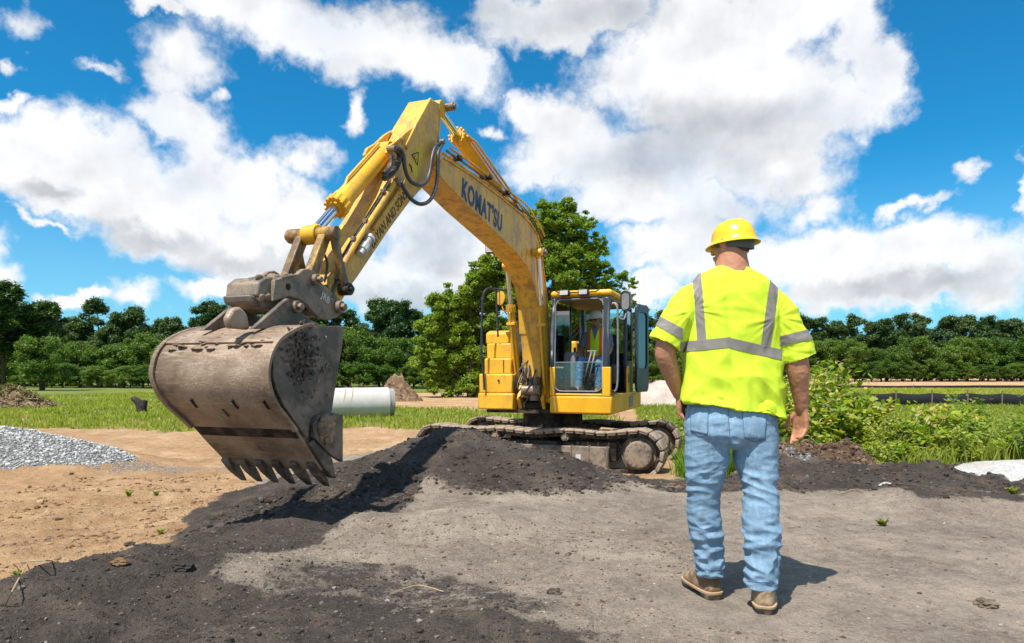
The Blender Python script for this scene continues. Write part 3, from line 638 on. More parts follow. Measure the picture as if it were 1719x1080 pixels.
# ------------------------------------------------------------------ grass
def blades(name, x, y, h, wd, lean, mat, label, seg=1, drytone=None):
    n = len(x); z = hgt(x, y); a = RNG.uniform(0, 2*np.pi, n); ca, sa = np.cos(a), np.sin(a); la = RNG.uniform(0, 2*np.pi, n); le = lean*h*RNG.uniform(.2, 1.2, n)
    b = np.stack([x, y, z-.01], -1); wv = np.stack([ca*wd/2, sa*wd/2, 0*x], -1); tip = b+np.stack([np.cos(la)*le, np.sin(la)*le, h], -1); mid = b+np.stack([np.cos(la)*le*.3, np.sin(la)*le*.3, h*.55], -1)
    V = np.stack([b-wv, b+wv, mid+wv*.8, tip, mid-wv*.8], 1).reshape(-1, 3); me = npmesh(name, V, np.arange(5*n).reshape(n, 5))
    t = RNG.uniform(0, 1, n); g = RNG.uniform(0, 1, n) if drytone is None else np.clip(RNG.uniform(0, 1, n)*.8+drytone*.35, 0, 1)
    setcol(me, 'tone', (np.repeat(t, 5), np.repeat(g, 5), np.repeat(t, 5)))
    return tag(link(name, me, mat), label, 'grass', kind='stuff')
def scatter(n, x0, x1, y0, y1, thr, clump=1.2, cth=-.15, pw=1.5):
    y = y0*(y1/y0)**RNG.uniform(0, 1, n)**(1.); x = RNG.uniform(0, 1, n)*(x1-x0)+x0
    if x1 <= -1 or x0 >= 1: pass
    zz = zones(x, y); k = (zz[3] > thr) & (fbm(x*clump, y*clump, 4., 3, 71) > cth) & (zz[3] > RNG.uniform(0, 1, n)*.9)
    return x[k], y[k], zz[4][k]
xa, ya, sa_ = scatter(110000, -34, 2, 17.5, 62, .1, .35, -.35)
blades('grass', xa, ya, RNG.uniform(.05, .19, len(xa))*(1+.5*fbm(xa*.3, ya*.3, 0., 2, 5)), .022+.0011*ya, .5, GRASSM, 'rough green grass on the field below the left wood', drytone=sa_)
xa, ya, sa_ = scatter(150000, 1.8, 26, 8.0, 34, .15, .8, -.5)
k = xa < 1.5+ya*.80; xa, ya, sa_ = xa[k], ya[k], sa_[k]
blades('meadow_grass', xa, ya, RNG.uniform(.07, .27, len(xa))*(1+.5*fbm(xa*.6, ya*.6, 0., 2, 6)), .008+.0011*ya, .6, GRASSM, 'long bright grass between the weeds right of the workman', drytone=sa_*.6)
xa = RNG.uniform(4, 60, 60000); ya = RNG.uniform(33.5, 62, 60000); blades('field_grass', xa, ya, RNG.uniform(.12, .3, len(xa)), .05, .4, GRASSM, 'green field grass beyond the black silt fence', drytone=xa*0+.1)
# thick tuft in front of the weeds
xa = RNG.normal(3.05, .45, 9000); ya = RNG.normal(9.25, .28, 9000); k = (ya > 8.75) & (xa > 2.3); xa, ya = xa[k], ya[k]
blades('tall_grass', xa, ya, RNG.uniform(.2, .46, len(xa)), .012, .55, leafmat('lush_grass', (.10, .22, .015), (.22, .38, .045), .45), 'lush clump of tall grass behind the workman\'s hand')
# ------------------------------------------------------------------ weeds
def weed_data(seed, h, nst, lf, spread):
    rg = random.Random(seed); st = MB(); C = []; S = []
    for k in range(nst):
        a = rg.uniform(0, 6.28); tip = Vector((math.cos(a)*spread*rg.uniform(.2, 1), math.sin(a)*spread*rg.uniform(.2, 1), h*rg.uniform(.6, 1))); b0 = Vector((rg.gauss(0, .05), rg.gauss(0, .05), -.03))
        c = spl([b0, b0*.5+tip*.45+Vector((0, 0, h*.10)), tip], 7); st.tube(c, [.008*(1-.7*i/(len(c)-1)) for i in range(len(c))], 4)
        for i in range(3, len(c)):
            for j in range(5):
                d = Vector((rg.gauss(0, 1), rg.gauss(0, 1), rg.gauss(0, .6))).normalized(); C.append(tuple(c[i]+d*rg.uniform(.2, 1.)*h*.13)); S.append(lf*(1.15-.5*i/len(c))*rg.uniform(.7, 1.2))
    me = leafmesh('foliage', np.array(C), np.array(S), 1.7, updir=.6); me.materials.append(WEED)
    return me, st.build('stem', WEEDST)
WEEDST = stdmat('green_stem', (.16, .19, .05), .7, 0, .3, 9, bump=0)
WD = [weed_data(1, .95, 9, .075, .38), weed_data(2, .70, 8, .085, .36), weed_data(3, .55, 9, .065, .34), weed_data(4, 1.15, 9, .08, .42), weed_data(5, .42, 8, .09, .38)]
def weed(i, x, y, s, label, group=None):
    r = empty('weed_plant', (x, y, H1(x, y)), RNG.uniform(0, 6.28), label, 'plant', group); r.scale = (s, s, s*RNG.uniform(.9, 1.15))
    for nm, dd_ in (('foliage', WD[i][0]), ('stem', WD[i][1].data)): o = bpy.data.objects.new(nm, dd_); COL.objects.link(o); o.parent = r
ORD = 'first second third fourth fifth sixth seventh eighth ninth tenth eleventh twelfth thirteenth'.split()
def wpx(i, u, v, Y, s, label, group=None): p = P(u, v, Y); weed(i, p.x, Y, s, label, group)
for k, (u, Y, i, s) in enumerate([(1340,11.0,3,1.3),(1368,11.3,3,1.55),(1398,11.2,3,1.35),(1425,11.0,0,1.45),(1385,10.4,0,1.35),(1352,10.2,1,1.4),(1410,10.2,1,1.4),(1445,10.7,1,1.5),(1330,10.4,3,1.1),(1372,9.9,2,1.5),(1465,11.6,2,1.5),(1355,11.0,3,1.45),(1320,10.8,0,1.3)]):
    wpx(i, u, 0, Y, s, 'leafy stems, '+ORD[sorted([1340,1368,1398,1425,1385,1352,1410,1445,1330,1372,1465,1355,1320]).index(u)]+' from the left in the tall shrub clump behind the workman', 'leafy stems of the shrub clump behind the workman')
for k, (u, Y, i, s) in enumerate([(1560,9.9,0,.95),(1600,9.6,0,1.0),(1580,9.3,1,1.05),(1618,9.9,3,.82),(1540,9.4,2,1.1),(1568,9.0,2,1.2),(1630,9.3,1,.85),(1595,9.0,4,1.2)]):
    wpx(i, u, 0, Y, s, 'leafy weed, '+ORD[sorted([1560,1600,1580,1618,1540,1568,1630,1595]).index(u)]+' from the left in the clump above the black berm', 'leafy weeds of the clump above the black berm')
for k in range(240):
    u = RNG.uniform(1300, 1790); Y = (8.5+.35*math.sin(u*.05)+.2*math.sin(u*.13))*(1.6)**RNG.uniform(0, 1); 
    if u < 1400 and Y < 9.6: continue
    wpx(int(RNG.integers(1, 5)) if RNG.random() < .6 else 4, u, 0, Y, RNG.uniform(.36, .78)*(.85 if Y < 9.6 else 1), 'low leafy weed on the overgrown bank, '+('close to the berm' if Y < 10 else ('halfway up' if Y < 12 else 'far up'))+', '+('beside the brown clods' if u < 1460 else ('below the middle weed clump' if u < 1640 else 'above the pale sand')), 'low weeds on the bank, '+('beside the brown clods' if u < 1460 else ('below the middle clump' if u < 1640 else 'above the pale sand')))
for k, (u, Y) in enumerate([(1100,15.),(1118,14.2),(1132,15.5),(1142,14.),(1108,13.2),(1126,13.),(1090,16.),(1150,15.)]):
    wpx(4 if k % 2 else 2, u, 0, Y, 1.0, 'low green weed between the cab and the workman', 'low weeds between the cab and the workman')
p = GP(240, 905, -.05)
for u, v, s in ((30, 917, .12), (270, 882, .10), (218, 806, .20), (262, 806, .13), (1480, 880, .14), (1700, 862, .16)):
    q = GP(u, v, 0 if u > 1000 else -.1); weed(4, q.x, q.y, s, {30: 'tiny green seedling on the tan clay at the left edge', 270: 'tiny green seedling where clay meets black millings', 218: 'small dry weed on the clay below the gravel heap', 262: 'small weed sprig right of the dry weed on the clay', 1480: 'thin sprig on the grey pad beside the black berm', 1700: 'thin sprig on the black berm at the right edge'}[u])
# drop the two template families that stand at the origin
for o in [o for o in bpy.data.objects if o.parent is None and o.name.split('.')[0] in ('trunk', 'stem')]: bpy.data.objects.remove(o)
# ground cover of vines between the plants
xa = RNG.uniform(2.4, 15, 42000); ya = 8.7+RNG.uniform(0, 1, 42000)**1.3*9; k = (zones(xa, ya)[3] > .5) & (fbm(xa*.9, ya*.9, 3., 3, 91) > -.12) & (xa < 2+ya*.78)
xa, ya = xa[k], ya[k]; C = np.stack([xa, ya, hgt(xa, ya)+RNG.uniform(.01, .26, len(xa))*(1+.7*fbm(xa*.8, ya*.8, 9., 2, 15))], -1)
me = leafmesh('ground_cover', C, .052+.002*ya, 1.5, updir=1.0); me.materials.append(WEED); tag(link('ground_cover', me, None), 'leafy vines and ground cover matted over the bank', 'ground cover', kind='stuff')
xa = RNG.uniform(3.5, 12, 5200); ya = RNG.uniform(8.8, 14, 5200); k = fbm(xa*1.2, ya*1.2, 8., 2, 97) > .15; xa, ya = xa[k], ya[k]
blades('dry_weeds', xa, ya, RNG.uniform(.15, .55, len(xa)), .010, 1.0, DRY, 'dry straw-coloured stalks lying among the green weeds')
# ================================================================== SITE OBJECTS
CONC = stdmat('pipe_concrete', (.52, .49, .45), .8, 0, .12, 2, (.35, .31, .26), .3, 3, .2, 40)
# large concrete pipe lying on the grass
cL = P(556, 674, 22.9); cR = P(660, 674, 23.6); rad = .52
cL.z = H1(cL.x, cL.y)+rad-.03; cR.z = H1(cR.x, cR.y)+rad-.03; ax = (cR-cL).normalized(); cL = cL-ax*.35
pr = empty('concrete_pipe', ((cL+cR)/2).to_tuple()[:2]+(H1(*((cL+cR)/2)[:2]),), 0, 'pale grey concrete pipe with two rope bands lying on the grass behind the bucket', 'pipe'); oo = Vector(pr.location)
def pipe(nm, a, b_, ro, ri, mat, par, n=48):
    m = MB(); m.tube([a, b_], ro, n, cap=False); nv = len(m.v); m.tube([a, b_], ri, n, cap=False)
    m.add([m.v[i] for i in range(n)]+[m.v[nv+i] for i in range(n)], [(i, (i+1) % n, n+(i+1) % n, n+i) for i in range(n)]); m.add([m.v[n+i] for i in range(n)]+[m.v[nv+n+i] for i in range(n)], [(i, (i+1) % n, n+(i+1) % n, n+i) for i in range(n)])
    m.v = [tuple(Vector(p)-oo) for p in m.v]; return m.build(nm, mat, par, bevel=0, weld=True)
pipe('barrel', cL, cR-ax*.18, rad, rad-.09, CONC, pr); pipe('spigot', cR-ax*.185, cR, rad-.045, rad-.09, stdmat('pipe_joint', (.30, .29, .27), .9, 0, .2, 6), pr)
for f in (.36, .46): c = cL+(cR-cL)*f; sk = ax*.04; m = MB(); pts = [c+Vector((ax.x*.03*math.sin(a*3), -math.cos(a)*(rad+.01), math.sin(a)*(rad+.01))) for a in [2*math.pi*i/40 for i in range(41)]]; m.tube([p-oo for p in pts], .022, 6, cap=False); m.build('rope_band', stdmat('rope', (.50, .38, .22), .9, 0, .3, 20), pr)
# thin pipe in front of the track
a = P(655, 733, 10.9); b_ = P(703, 724, 11.2); a.z = H1(a.x, a.y)+.08; b_.z = H1(b_.x, b_.y)+.10; oo = Vector((0, 0, 0)); q = pipe('drain_pipe', a, b_, .075, .062, CONC, None, 24); tag(q, 'short thin pale pipe on the clay at the left end of the track', 'pipe')
# pale heap behind the cab
def heap(name, u, v0, v1, Y, wpx_, mat, label, cat, seed, n=46, dk=.18, ps=2.2, ry=.6):
    c = P(u, v1, Y); gz = H1(c.x, Y); hh = ZC-(v0-CV)/FPX*Y-gz; rx = wpx_/FPX*Y/2; g = np.linspace(-1.25, 1.25, n); X, Yy = np.meshgrid(g, g); rr = np.sqrt(X*X+Yy*Yy)
    Z = hh*np.clip(1-rr**1.35, -.25, 1)*(1+dk*fbm(X*ps, Yy*ps, seed, 5, seed))+hh*dk*.6*fbm(X*ps*1.6, Yy*ps*1.6, 3., 5, seed+3)
    V = np.stack([X*rx, Yy*rx*ry, Z], -1).reshape(-1, 3); id_ = np.arange(n*n).reshape(n, n); F = np.stack([id_[:-1, :-1], id_[:-1, 1:], id_[1:, 1:], id_[1:, :-1]], -1).reshape(-1, 4)
    o = link(name, npmesh(name, V, F, True), mat); o.location = (c.x, Y, gz-.02); return tag(o, label, cat)
BRN = stdmat('brush_soil', (.16, .10, .065), .95, 0, .45, 5, (.33, .23, .13), .45, 7, 1., 20, .04, .1)
heap('dirt_mound', 668, 631, 670, 38, 80, BRN, 'mound of brown soil and roots behind the concrete pipe', 'dirt mound', 5, dk=.35)
heap('sand_heap', 1118, 638, 668, 31, 190, stdmat('pale_sand', (.46, .38, .32), .95, 0, .2, 2, (.3, .22, .16), .3, 5, .5, 20, .03, .1), 'long pale heap of sand behind the cab and the workman\'s left arm', 'sand heap', 8, dk=.12)
def brush(u0, u1, v0, v1, Y, n, label, s=1.):
    c = P((u0+u1)/2, v1, Y); gz = H1(c.x, Y); w_ = (u1-u0)/FPX*Y/2; h_ = (v1-v0)/FPX*Y; root = empty('brush_pile', (c.x, Y, gz), 0, label, 'brush pile'); rg = random.Random(3)
    V = []; g = np.linspace(-1.2, 1.2, 34); X, Yy = np.meshgrid(g, g); rr = np.sqrt(X*X+Yy*Yy); Z = h_*.8*np.clip(1-rr**1.3, -.2, 1)*(1+.4*fbm(X*3, Yy*3, 2., 4, 8)); id_ = np.arange(34*34).reshape(34, 34)
    link('soil_core', npmesh('soil_core', np.stack([X*w_, Yy*w_*.5, Z], -1).reshape(-1, 3), np.stack([id_[:-1, :-1], id_[:-1, 1:], id_[1:, 1:], id_[1:, :-1]], -1).reshape(-1, 4), True), BRN, root)
    m = MB()
    for k in range(n):
        a = rg.uniform(0, 6.28); r_ = math.sqrt(rg.random()); x_, y_ = r_*math.cos(a)*w_, r_*math.sin(a)*w_*.5; z_ = h_*(1-r_**1.3)*.85; d = Vector((rg.gauss(0, 1), rg.gauss(0, .6), rg.gauss(0, .35)+.15)).normalized()*rg.uniform(.2, .8)*s; p_ = Vector((x_, y_, z_)); m.tube([p_-d*.5, p_+Vector((0, 0, .05)), p_+d*.5], [.03*s, .022*s, .008*s], 4)
    o = m.build('branches', BARKD, root); o['kind'] = 'stuff'
    C = np.stack([RNG.normal(0, w_*.5, 900), RNG.normal(0, w_*.22, 900), np.zeros(900)], -1); rr = np.hypot(C[:, 0]/w_, C[:, 1]/w_/.5); C[:, 2] = h_*np.clip(1-rr**1.3, 0, 1)*.95+RNG.uniform(0, .15, 900); me = leafmesh('dead_leaves', C, .10*s, 1.6); me.materials.append(leafmat('brush_leaves', (.10, .12, .04), (.26, .22, .11), .2)); o = link('dead_leaves', me, None, root); o['kind'] = 'stuff'
BARKD = stdmat('dead_wood', (.25, .175, .12), .95, 0, .4, 9, (.12, .08, .05), .4, 12, .5, 40, .01, .1)
brush(-70, 98, 642, 681, 30, 260, 'brown pile of uprooted brush and soil on the grass at far left')
brush(575, 640, 640, 668, 37, 90, 'small tangle of brown brush just behind the concrete pipe', .8)
# stump
q = P(236, 690, 25.5); gz = H1(q.x, q.y); st = empty('tree_stump', (q.x, q.y, gz), 0, 'dark weathered tree stump standing in the grass left of the bucket', 'stump'); m = MB()
m.tube(spl([(0.05, 0, -.1), (.02, 0, .25), (-.14, 0, .48), (-.33, 0, .58)], 4), [.22, .2, .19, .18, .17, .16, .15, .14, .13, .12, .11, .09, .06], 10); m.tube(spl([(.0, 0, .1), (.12, 0, .3), (.16, 0, .5)], 3), [.14, .14, .13, .12, .11, .10, .09], 9); m.build('wood', stdmat('stump_wood', (.055, .045, .038), .95, 0, .5, 7, (.2, .15, .1), .3, 9, .9, 25, .03, .1), st)
# silt fence beyond the weeds
FEN = stdmat('silt_fabric', (.016, .017, .019), .75, 0, .3, 1.5, (.10, .09, .08), .2, 2, .4, 8, .02, .2)
def fence(pts, h, label):
    c0 = Vector((*pts[0], H1(*pts[0]))); root = empty('silt_fence', c0, 0, label, 'fence'); V = []; F_ = []; n = 0; dist = 0; stakes = []
    P2 = spl([(x, y, 0) for x, y in pts], 40)
    for i, p in enumerate(P2):
        g = H1(p.x, p.y); wv = .05*math.sin(i*.7); hh = h*(1-.10*abs(math.sin(i*.39))); V += [(p.x-c0.x, p.y-c0.y+wv, g-.05-c0.z), (p.x-c0.x, p.y-c0.y-wv*.5, g+hh*.5-c0.z), (p.x-c0.x, p.y-c0.y, g+hh-c0.z)]
        if i % 8 == 0: stakes.append(Vector((p.x-c0.x, p.y-c0.y-.04, g-c0.z)))
    k = len(P2)
    for i in range(k-1): F_ += [(3*i, 3*i+3, 3*i+4, 3*i+1), (3*i+1, 3*i+4, 3*i+5, 3*i+2)]
    m = MB(); m.add(V, F_, True); o = m.build('fabric', FEN, root); so = o.modifiers.new('s', 'SOLIDIFY'); so.thickness = .01
    pr_ = None
    for s_ in stakes:
        if pr_ is None: m = MB(); m.bb(-.02, .02, -.02, .02, -.2, h+.12); pr_ = m.build('stake', BARKD, root); o = pr_
        else: o = pr_.copy(); COL.objects.link(o); o.parent = root
        o.location = s_
fence([(13.5, 30.5), (20, 30), (28, 29.5), (40, 29)], .66, 'black fabric silt fence running across the field behind the weeds')
fence([(24, 75), (50, 73), (95, 71)], .28, 'second thin dark silt fence along the edge of the far tan strip')
# ================================================================== EXCAVATOR
TH = R(20); ZG = -.38
Fv = Vector((-math.sin(TH), -math.cos(TH), 0)); Lv = Vector((math.cos(TH), -math.sin(TH), 0))
SX = Vector((.716, 11.98, ZG)); LB = -.20         # swing centre on the ground; sideways offset of the boom
def Q(u, v, L):
    """photograph pixel -> machine point (forward, left, up) on the vertical plane `left = L`"""
    x0, y0 = (SX+Lv*L)[:2]; k = (u-CU)/FPX; s, c = math.sin(TH), math.cos(TH)
    t = (x0-k*y0)/(s-k*c); Y = y0-c*t
    return Vector((t, L, ZC-(v-CV)/FPX*Y-ZG))
def QF(u, v, Fw):
    """the same on the plane `forward = Fw`"""
    x0, y0 = (SX+Fv*Fw)[:2]; k = (u-CU)/FPX; s, c = math.sin(TH), math.cos(TH)
    L = (k*y0-x0)/(c+k*s); Y = y0-s*L
    return Vector((Fw, L, ZC-(v-CV)/FPX*Y-ZG))
def xz(pts, L): return [(q.x, q.z) for q in (Q(u, v, L) for u, v in pts)]
DIRT = (.20, .145, .10); MUD = (.30, .225, .16)
def yellowmat(name, col, dirt, damt, rust=.5):
    m, t, b = newmat(name); c = t.coord('Object')
    n1 = t.noise(c, 2.2, 6, .62); n2 = t.noise(c, 14, 5, .65)
    cc = t.mix(t.step(n1, .3, .7), tuple(k*.80 for k in col), col)
    cc = t.mix(t.math('MULTIPLY', t.step(n2, .5, .75), .35), cc, (.52, .34, .09))
    st = t.noise(t.mapping(c, sc=(1, 1, .16)), 9, 6, .7)
    cc = t.mix(t.math('MULTIPLY', t.step(st, .62-.18*damt, .78-.14*damt), damt), cc, dirt)
    cc = t.mix(t.math('MULTIPLY', t.step(t.noise(c, 5, 7, .7), .58-.16*damt*damt, .70-.10*damt), max(0., damt*1.1-.35)), cc, dirt)
    sp = t.noise(c, 38, 3, .6); cc = t.mix(t.math('MULTIPLY', t.step(sp, .70, .745), rust), cc, (.085, .042, .02))
    sc = t.noise(t.mapping(c, rot=(.4, .9, .2), sc=(1, 1, 14)), 6, 5, .7); cc = t.mix(t.math('MULTIPLY', t.step(sc, .70, .76), .5), cc, (.22, .12, .045))
    t.put(b.inputs['Base Color'], cc); t.put(b.inputs['Roughness'], t.lin(n2, .3, .7, .42, .62))
    b.inputs['Coat Weight'].default_value = .10; b.inputs['Coat Roughness'].default_value = .2
    t.put(b.inputs['Normal'], t.bump(t.math('ADD', n1, t.math('MULTIPLY', sp, .06)), .25, .012)); return m
YEL = yellowmat('machine_yellow', (.84, .44, .018), (.34, .22, .09), .55)
YARM = yellowmat('arm_yellow', (.84, .45, .045), (.30, .18, .075), .78, .9)
YLINK = yellowmat('link_yellow', (.56, .30, .03), (.10, .06, .035), 1.15, 1.)
YCAB = yellowmat('cab_yellow', (.88, .44, .006), (.45, .27, .05), .25, .3)
DKF = stdmat('cab_frame_paint', (.028, .036, .05), .38, 0, .3, 4, (.14, .13, .12), .30, 9, bump=.05)
STEEL = stdmat('worn_steel', (.17, .145, .12), .5, .55, .35, 3, (.21, .155, .11), .5, 5, .35, 45, .004)
def bucketmat():
    m, t, b = newmat('bucket_steel'); c = t.coord('Object')
    n1 = t.noise(c, 1.6, 8, .68); n2 = t.noise(c, 7, 6, .7); n3 = t.noise(t.mapping(c, sc=(6, .5, 6)), 9, 6, .7); n4 = t.noise(c, 70, 3, .6)
    cc = t.mix(t.step(n1, .36, .62), (.165, .108, .068), (.36, .255, .175))
    cc = t.mix(t.math('MULTIPLY', t.step(n3, .50, .66), .55), cc, (.46, .36, .265))
    cc = t.mix(t.math('MULTIPLY', t.step(n2, .56, .70), .45), cc, (.085, .06, .045))
    mud = t.math('MULTIPLY', t.step(t.math('ADD', t.math('MULTIPLY', n1, .6), t.math('ADD', t.math('MULTIPLY', n2, .4), t.math('MULTIPLY', n4, .25))), .60, .76), .75)
    cc = t.mix(mud, cc, (.46, .35, .26))
    cc = t.mix(t.math('MULTIPLY', t.step(t.noise(c, 3.4, 5, .7), .64, .70), .5), cc, (.36, .17, .06))
    t.put(b.inputs['Base Color'], cc); b.inputs['Metallic'].default_value = .25
    t.put(b.inputs['Roughness'], t.lin(n2, .3, .7, .42, .8))
    hh = t.math('ADD', t.math('MULTIPLY', n2, .5), t.math('ADD', t.math('MULTIPLY', n4, .2), t.math('MULTIPLY', mud, .5)))
    t.put(b.inputs['Normal'], t.bump(hh, .45, .010)); return m
BUCK = bucketmat()
BSIDE = stdmat('bucket_side_steel', (.105, .083, .068), .5, .3, .4, 2.2, (.24, .175, .13), .45, 4, .5, 60, .006)
COUP = stdmat('coupler_steel', (.17, .14, .11), .55, .2, .45, 5, (.30, .22, .15), .48, 7, .5, 70, .006)
DARKST = stdmat('black_steel', (.03, .027, .025), .5, .4, .4, 6, (.13, .095, .07), .45, 9, .3)
PINM = stdmat('pin_steel', (.22, .17, .13), .4, .6, .3, 8, (.25, .17, .11), .5, 14, .3)
CHROME = stdmat('rod_chrome', (.72, .73, .75), .12, 1., .08, 4, bump=0)
HOSE = stdmat('hose_rubber', (.055, .058, .062), .42, 0, .3, 9, (.17, .15, .13), .3, 22, .4, 150, .002)
BLACK = stdmat('black_plastic', (.018, .018, .02), .5, 0, .3, 5, (.09, .08, .07), .28, 8)
MUDM = stdmat('caked_mud', (.30, .215, .15), .95, 0, .4, 6, (.16, .11, .08), .4, 11, .9, 60, .01, .1)
SHOE = stdmat('shoe_rubber_mud', (.30, .235, .175), .92, 0, .45, 5, (.36, .275, .20), .5, 9, .7, 60, .006, .2)
SHOED = stdmat('shoe_rubber_dark', (.075, .06, .05), .85, 0, .45, 5, (.26, .19, .14), .42, 9, .7, 60, .006, .2)
TRK = stdmat('undercarriage_steel', (.155, .135, .115), .7, .1, .4, 3, (.28, .21, .15), .5, 6, .5, 50, .005, .3)
DECK = stdmat('undercarriage_dark', (.03, .024, .02), .8, 0, .5, 4, (.11, .075, .05), .45, 6, .6, 50, .005, .2)
WHT = stdmat('white_metal', (.62, .61, .57), .5, .2, .2, 6, (.35, .30, .24), .4, 16, .3)
BLUE = stdmat('blue_lettering', (.012, .035, .125), .5, 0, .15, 8, (.5, .32, .08), .12, 40, 0)
BROWNL = stdmat('brown_lettering', (.10, .062, .02), .6, 0, .15, 8, (.6, .38, .06), .18, 45, 0)
WHL = stdmat('white_lettering', (.62, .58, .52), .6, 0, .2, 8, (.15, .11, .08), .35, 40, 0)
STICK = stdmat('warning_sticker', (.62, .47, .015), .5, 0, .15, 8, (.3, .2, .05), .3, 18, 0)
GREYP = stdmat('grey_plastic', (.22, .22, .22), .5, 0, .2, 6, (.3, .26, .2), .2, 9)
def glassmat(name, tint, rough=.02, alpha=.25, dust=0., refl=1.):
    m, t, b = newmat(name); m.node_tree.nodes.remove(b)
    g = t.n.new('ShaderNodeBsdfGlossy'); g.inputs['Roughness'].default_value = rough; g.inputs[0].default_value = (refl, refl, refl, 1)
    tr = t.n.new('ShaderNodeBsdfTransparent'); tr.inputs[0].default_value = (*tint, 1)
    fr = t.n.new('ShaderNodeFresnel'); fr.inputs[0].default_value = 1.5
    mx = t.n.new('ShaderNodeMixShader'); t.put(mx.inputs[0], t.math('ADD', fr.outputs[0], alpha*.2, clamp=True)); t.l.new(tr.outputs[0], mx.inputs[1]); t.l.new(g.outputs[0], mx.inputs[2])
    out = [n for n in t.n if n.type == 'OUTPUT_MATERIAL'][0]; last = mx.outputs[0]
    if dust:
        df = t.n.new('ShaderNodeBsdfDiffuse'); df.inputs[0].default_value = (.45, .42, .36, 1); m2 = t.n.new('ShaderNodeMixShader')
        c = t.coord('Object'); sp = t.step(t.noise(c, 34, 4, .7), .60, .68); fil = t.lin(t.noise(c, 5, 4), .3, .7, .0, .06)
        t.put(m2.inputs[0], t.math('MAXIMUM', t.math('MULTIPLY', sp, dust), fil)); t.l.new(last, m2.inputs[1]); t.l.new(df.outputs[0], m2.inputs[2]); last = m2.outputs[0]
    t.l.new(last, out.inputs[0]); return m
GLASS = glassmat('cab_glass', (.72, .82, .76), alpha=.15)
GLASSL = glassmat('dusty_glass', (.75, .86, .84), alpha=.05, dust=.6)
DOORGL = glassmat('door_glass', (.13, .16, .17), alpha=.4, refl=.22)

ex = empty('excavator', SX, math.atan2(Fv.y, Fv.x), 'yellow tracked excavator raising its muddy bucket over the black heap', 'excavator')
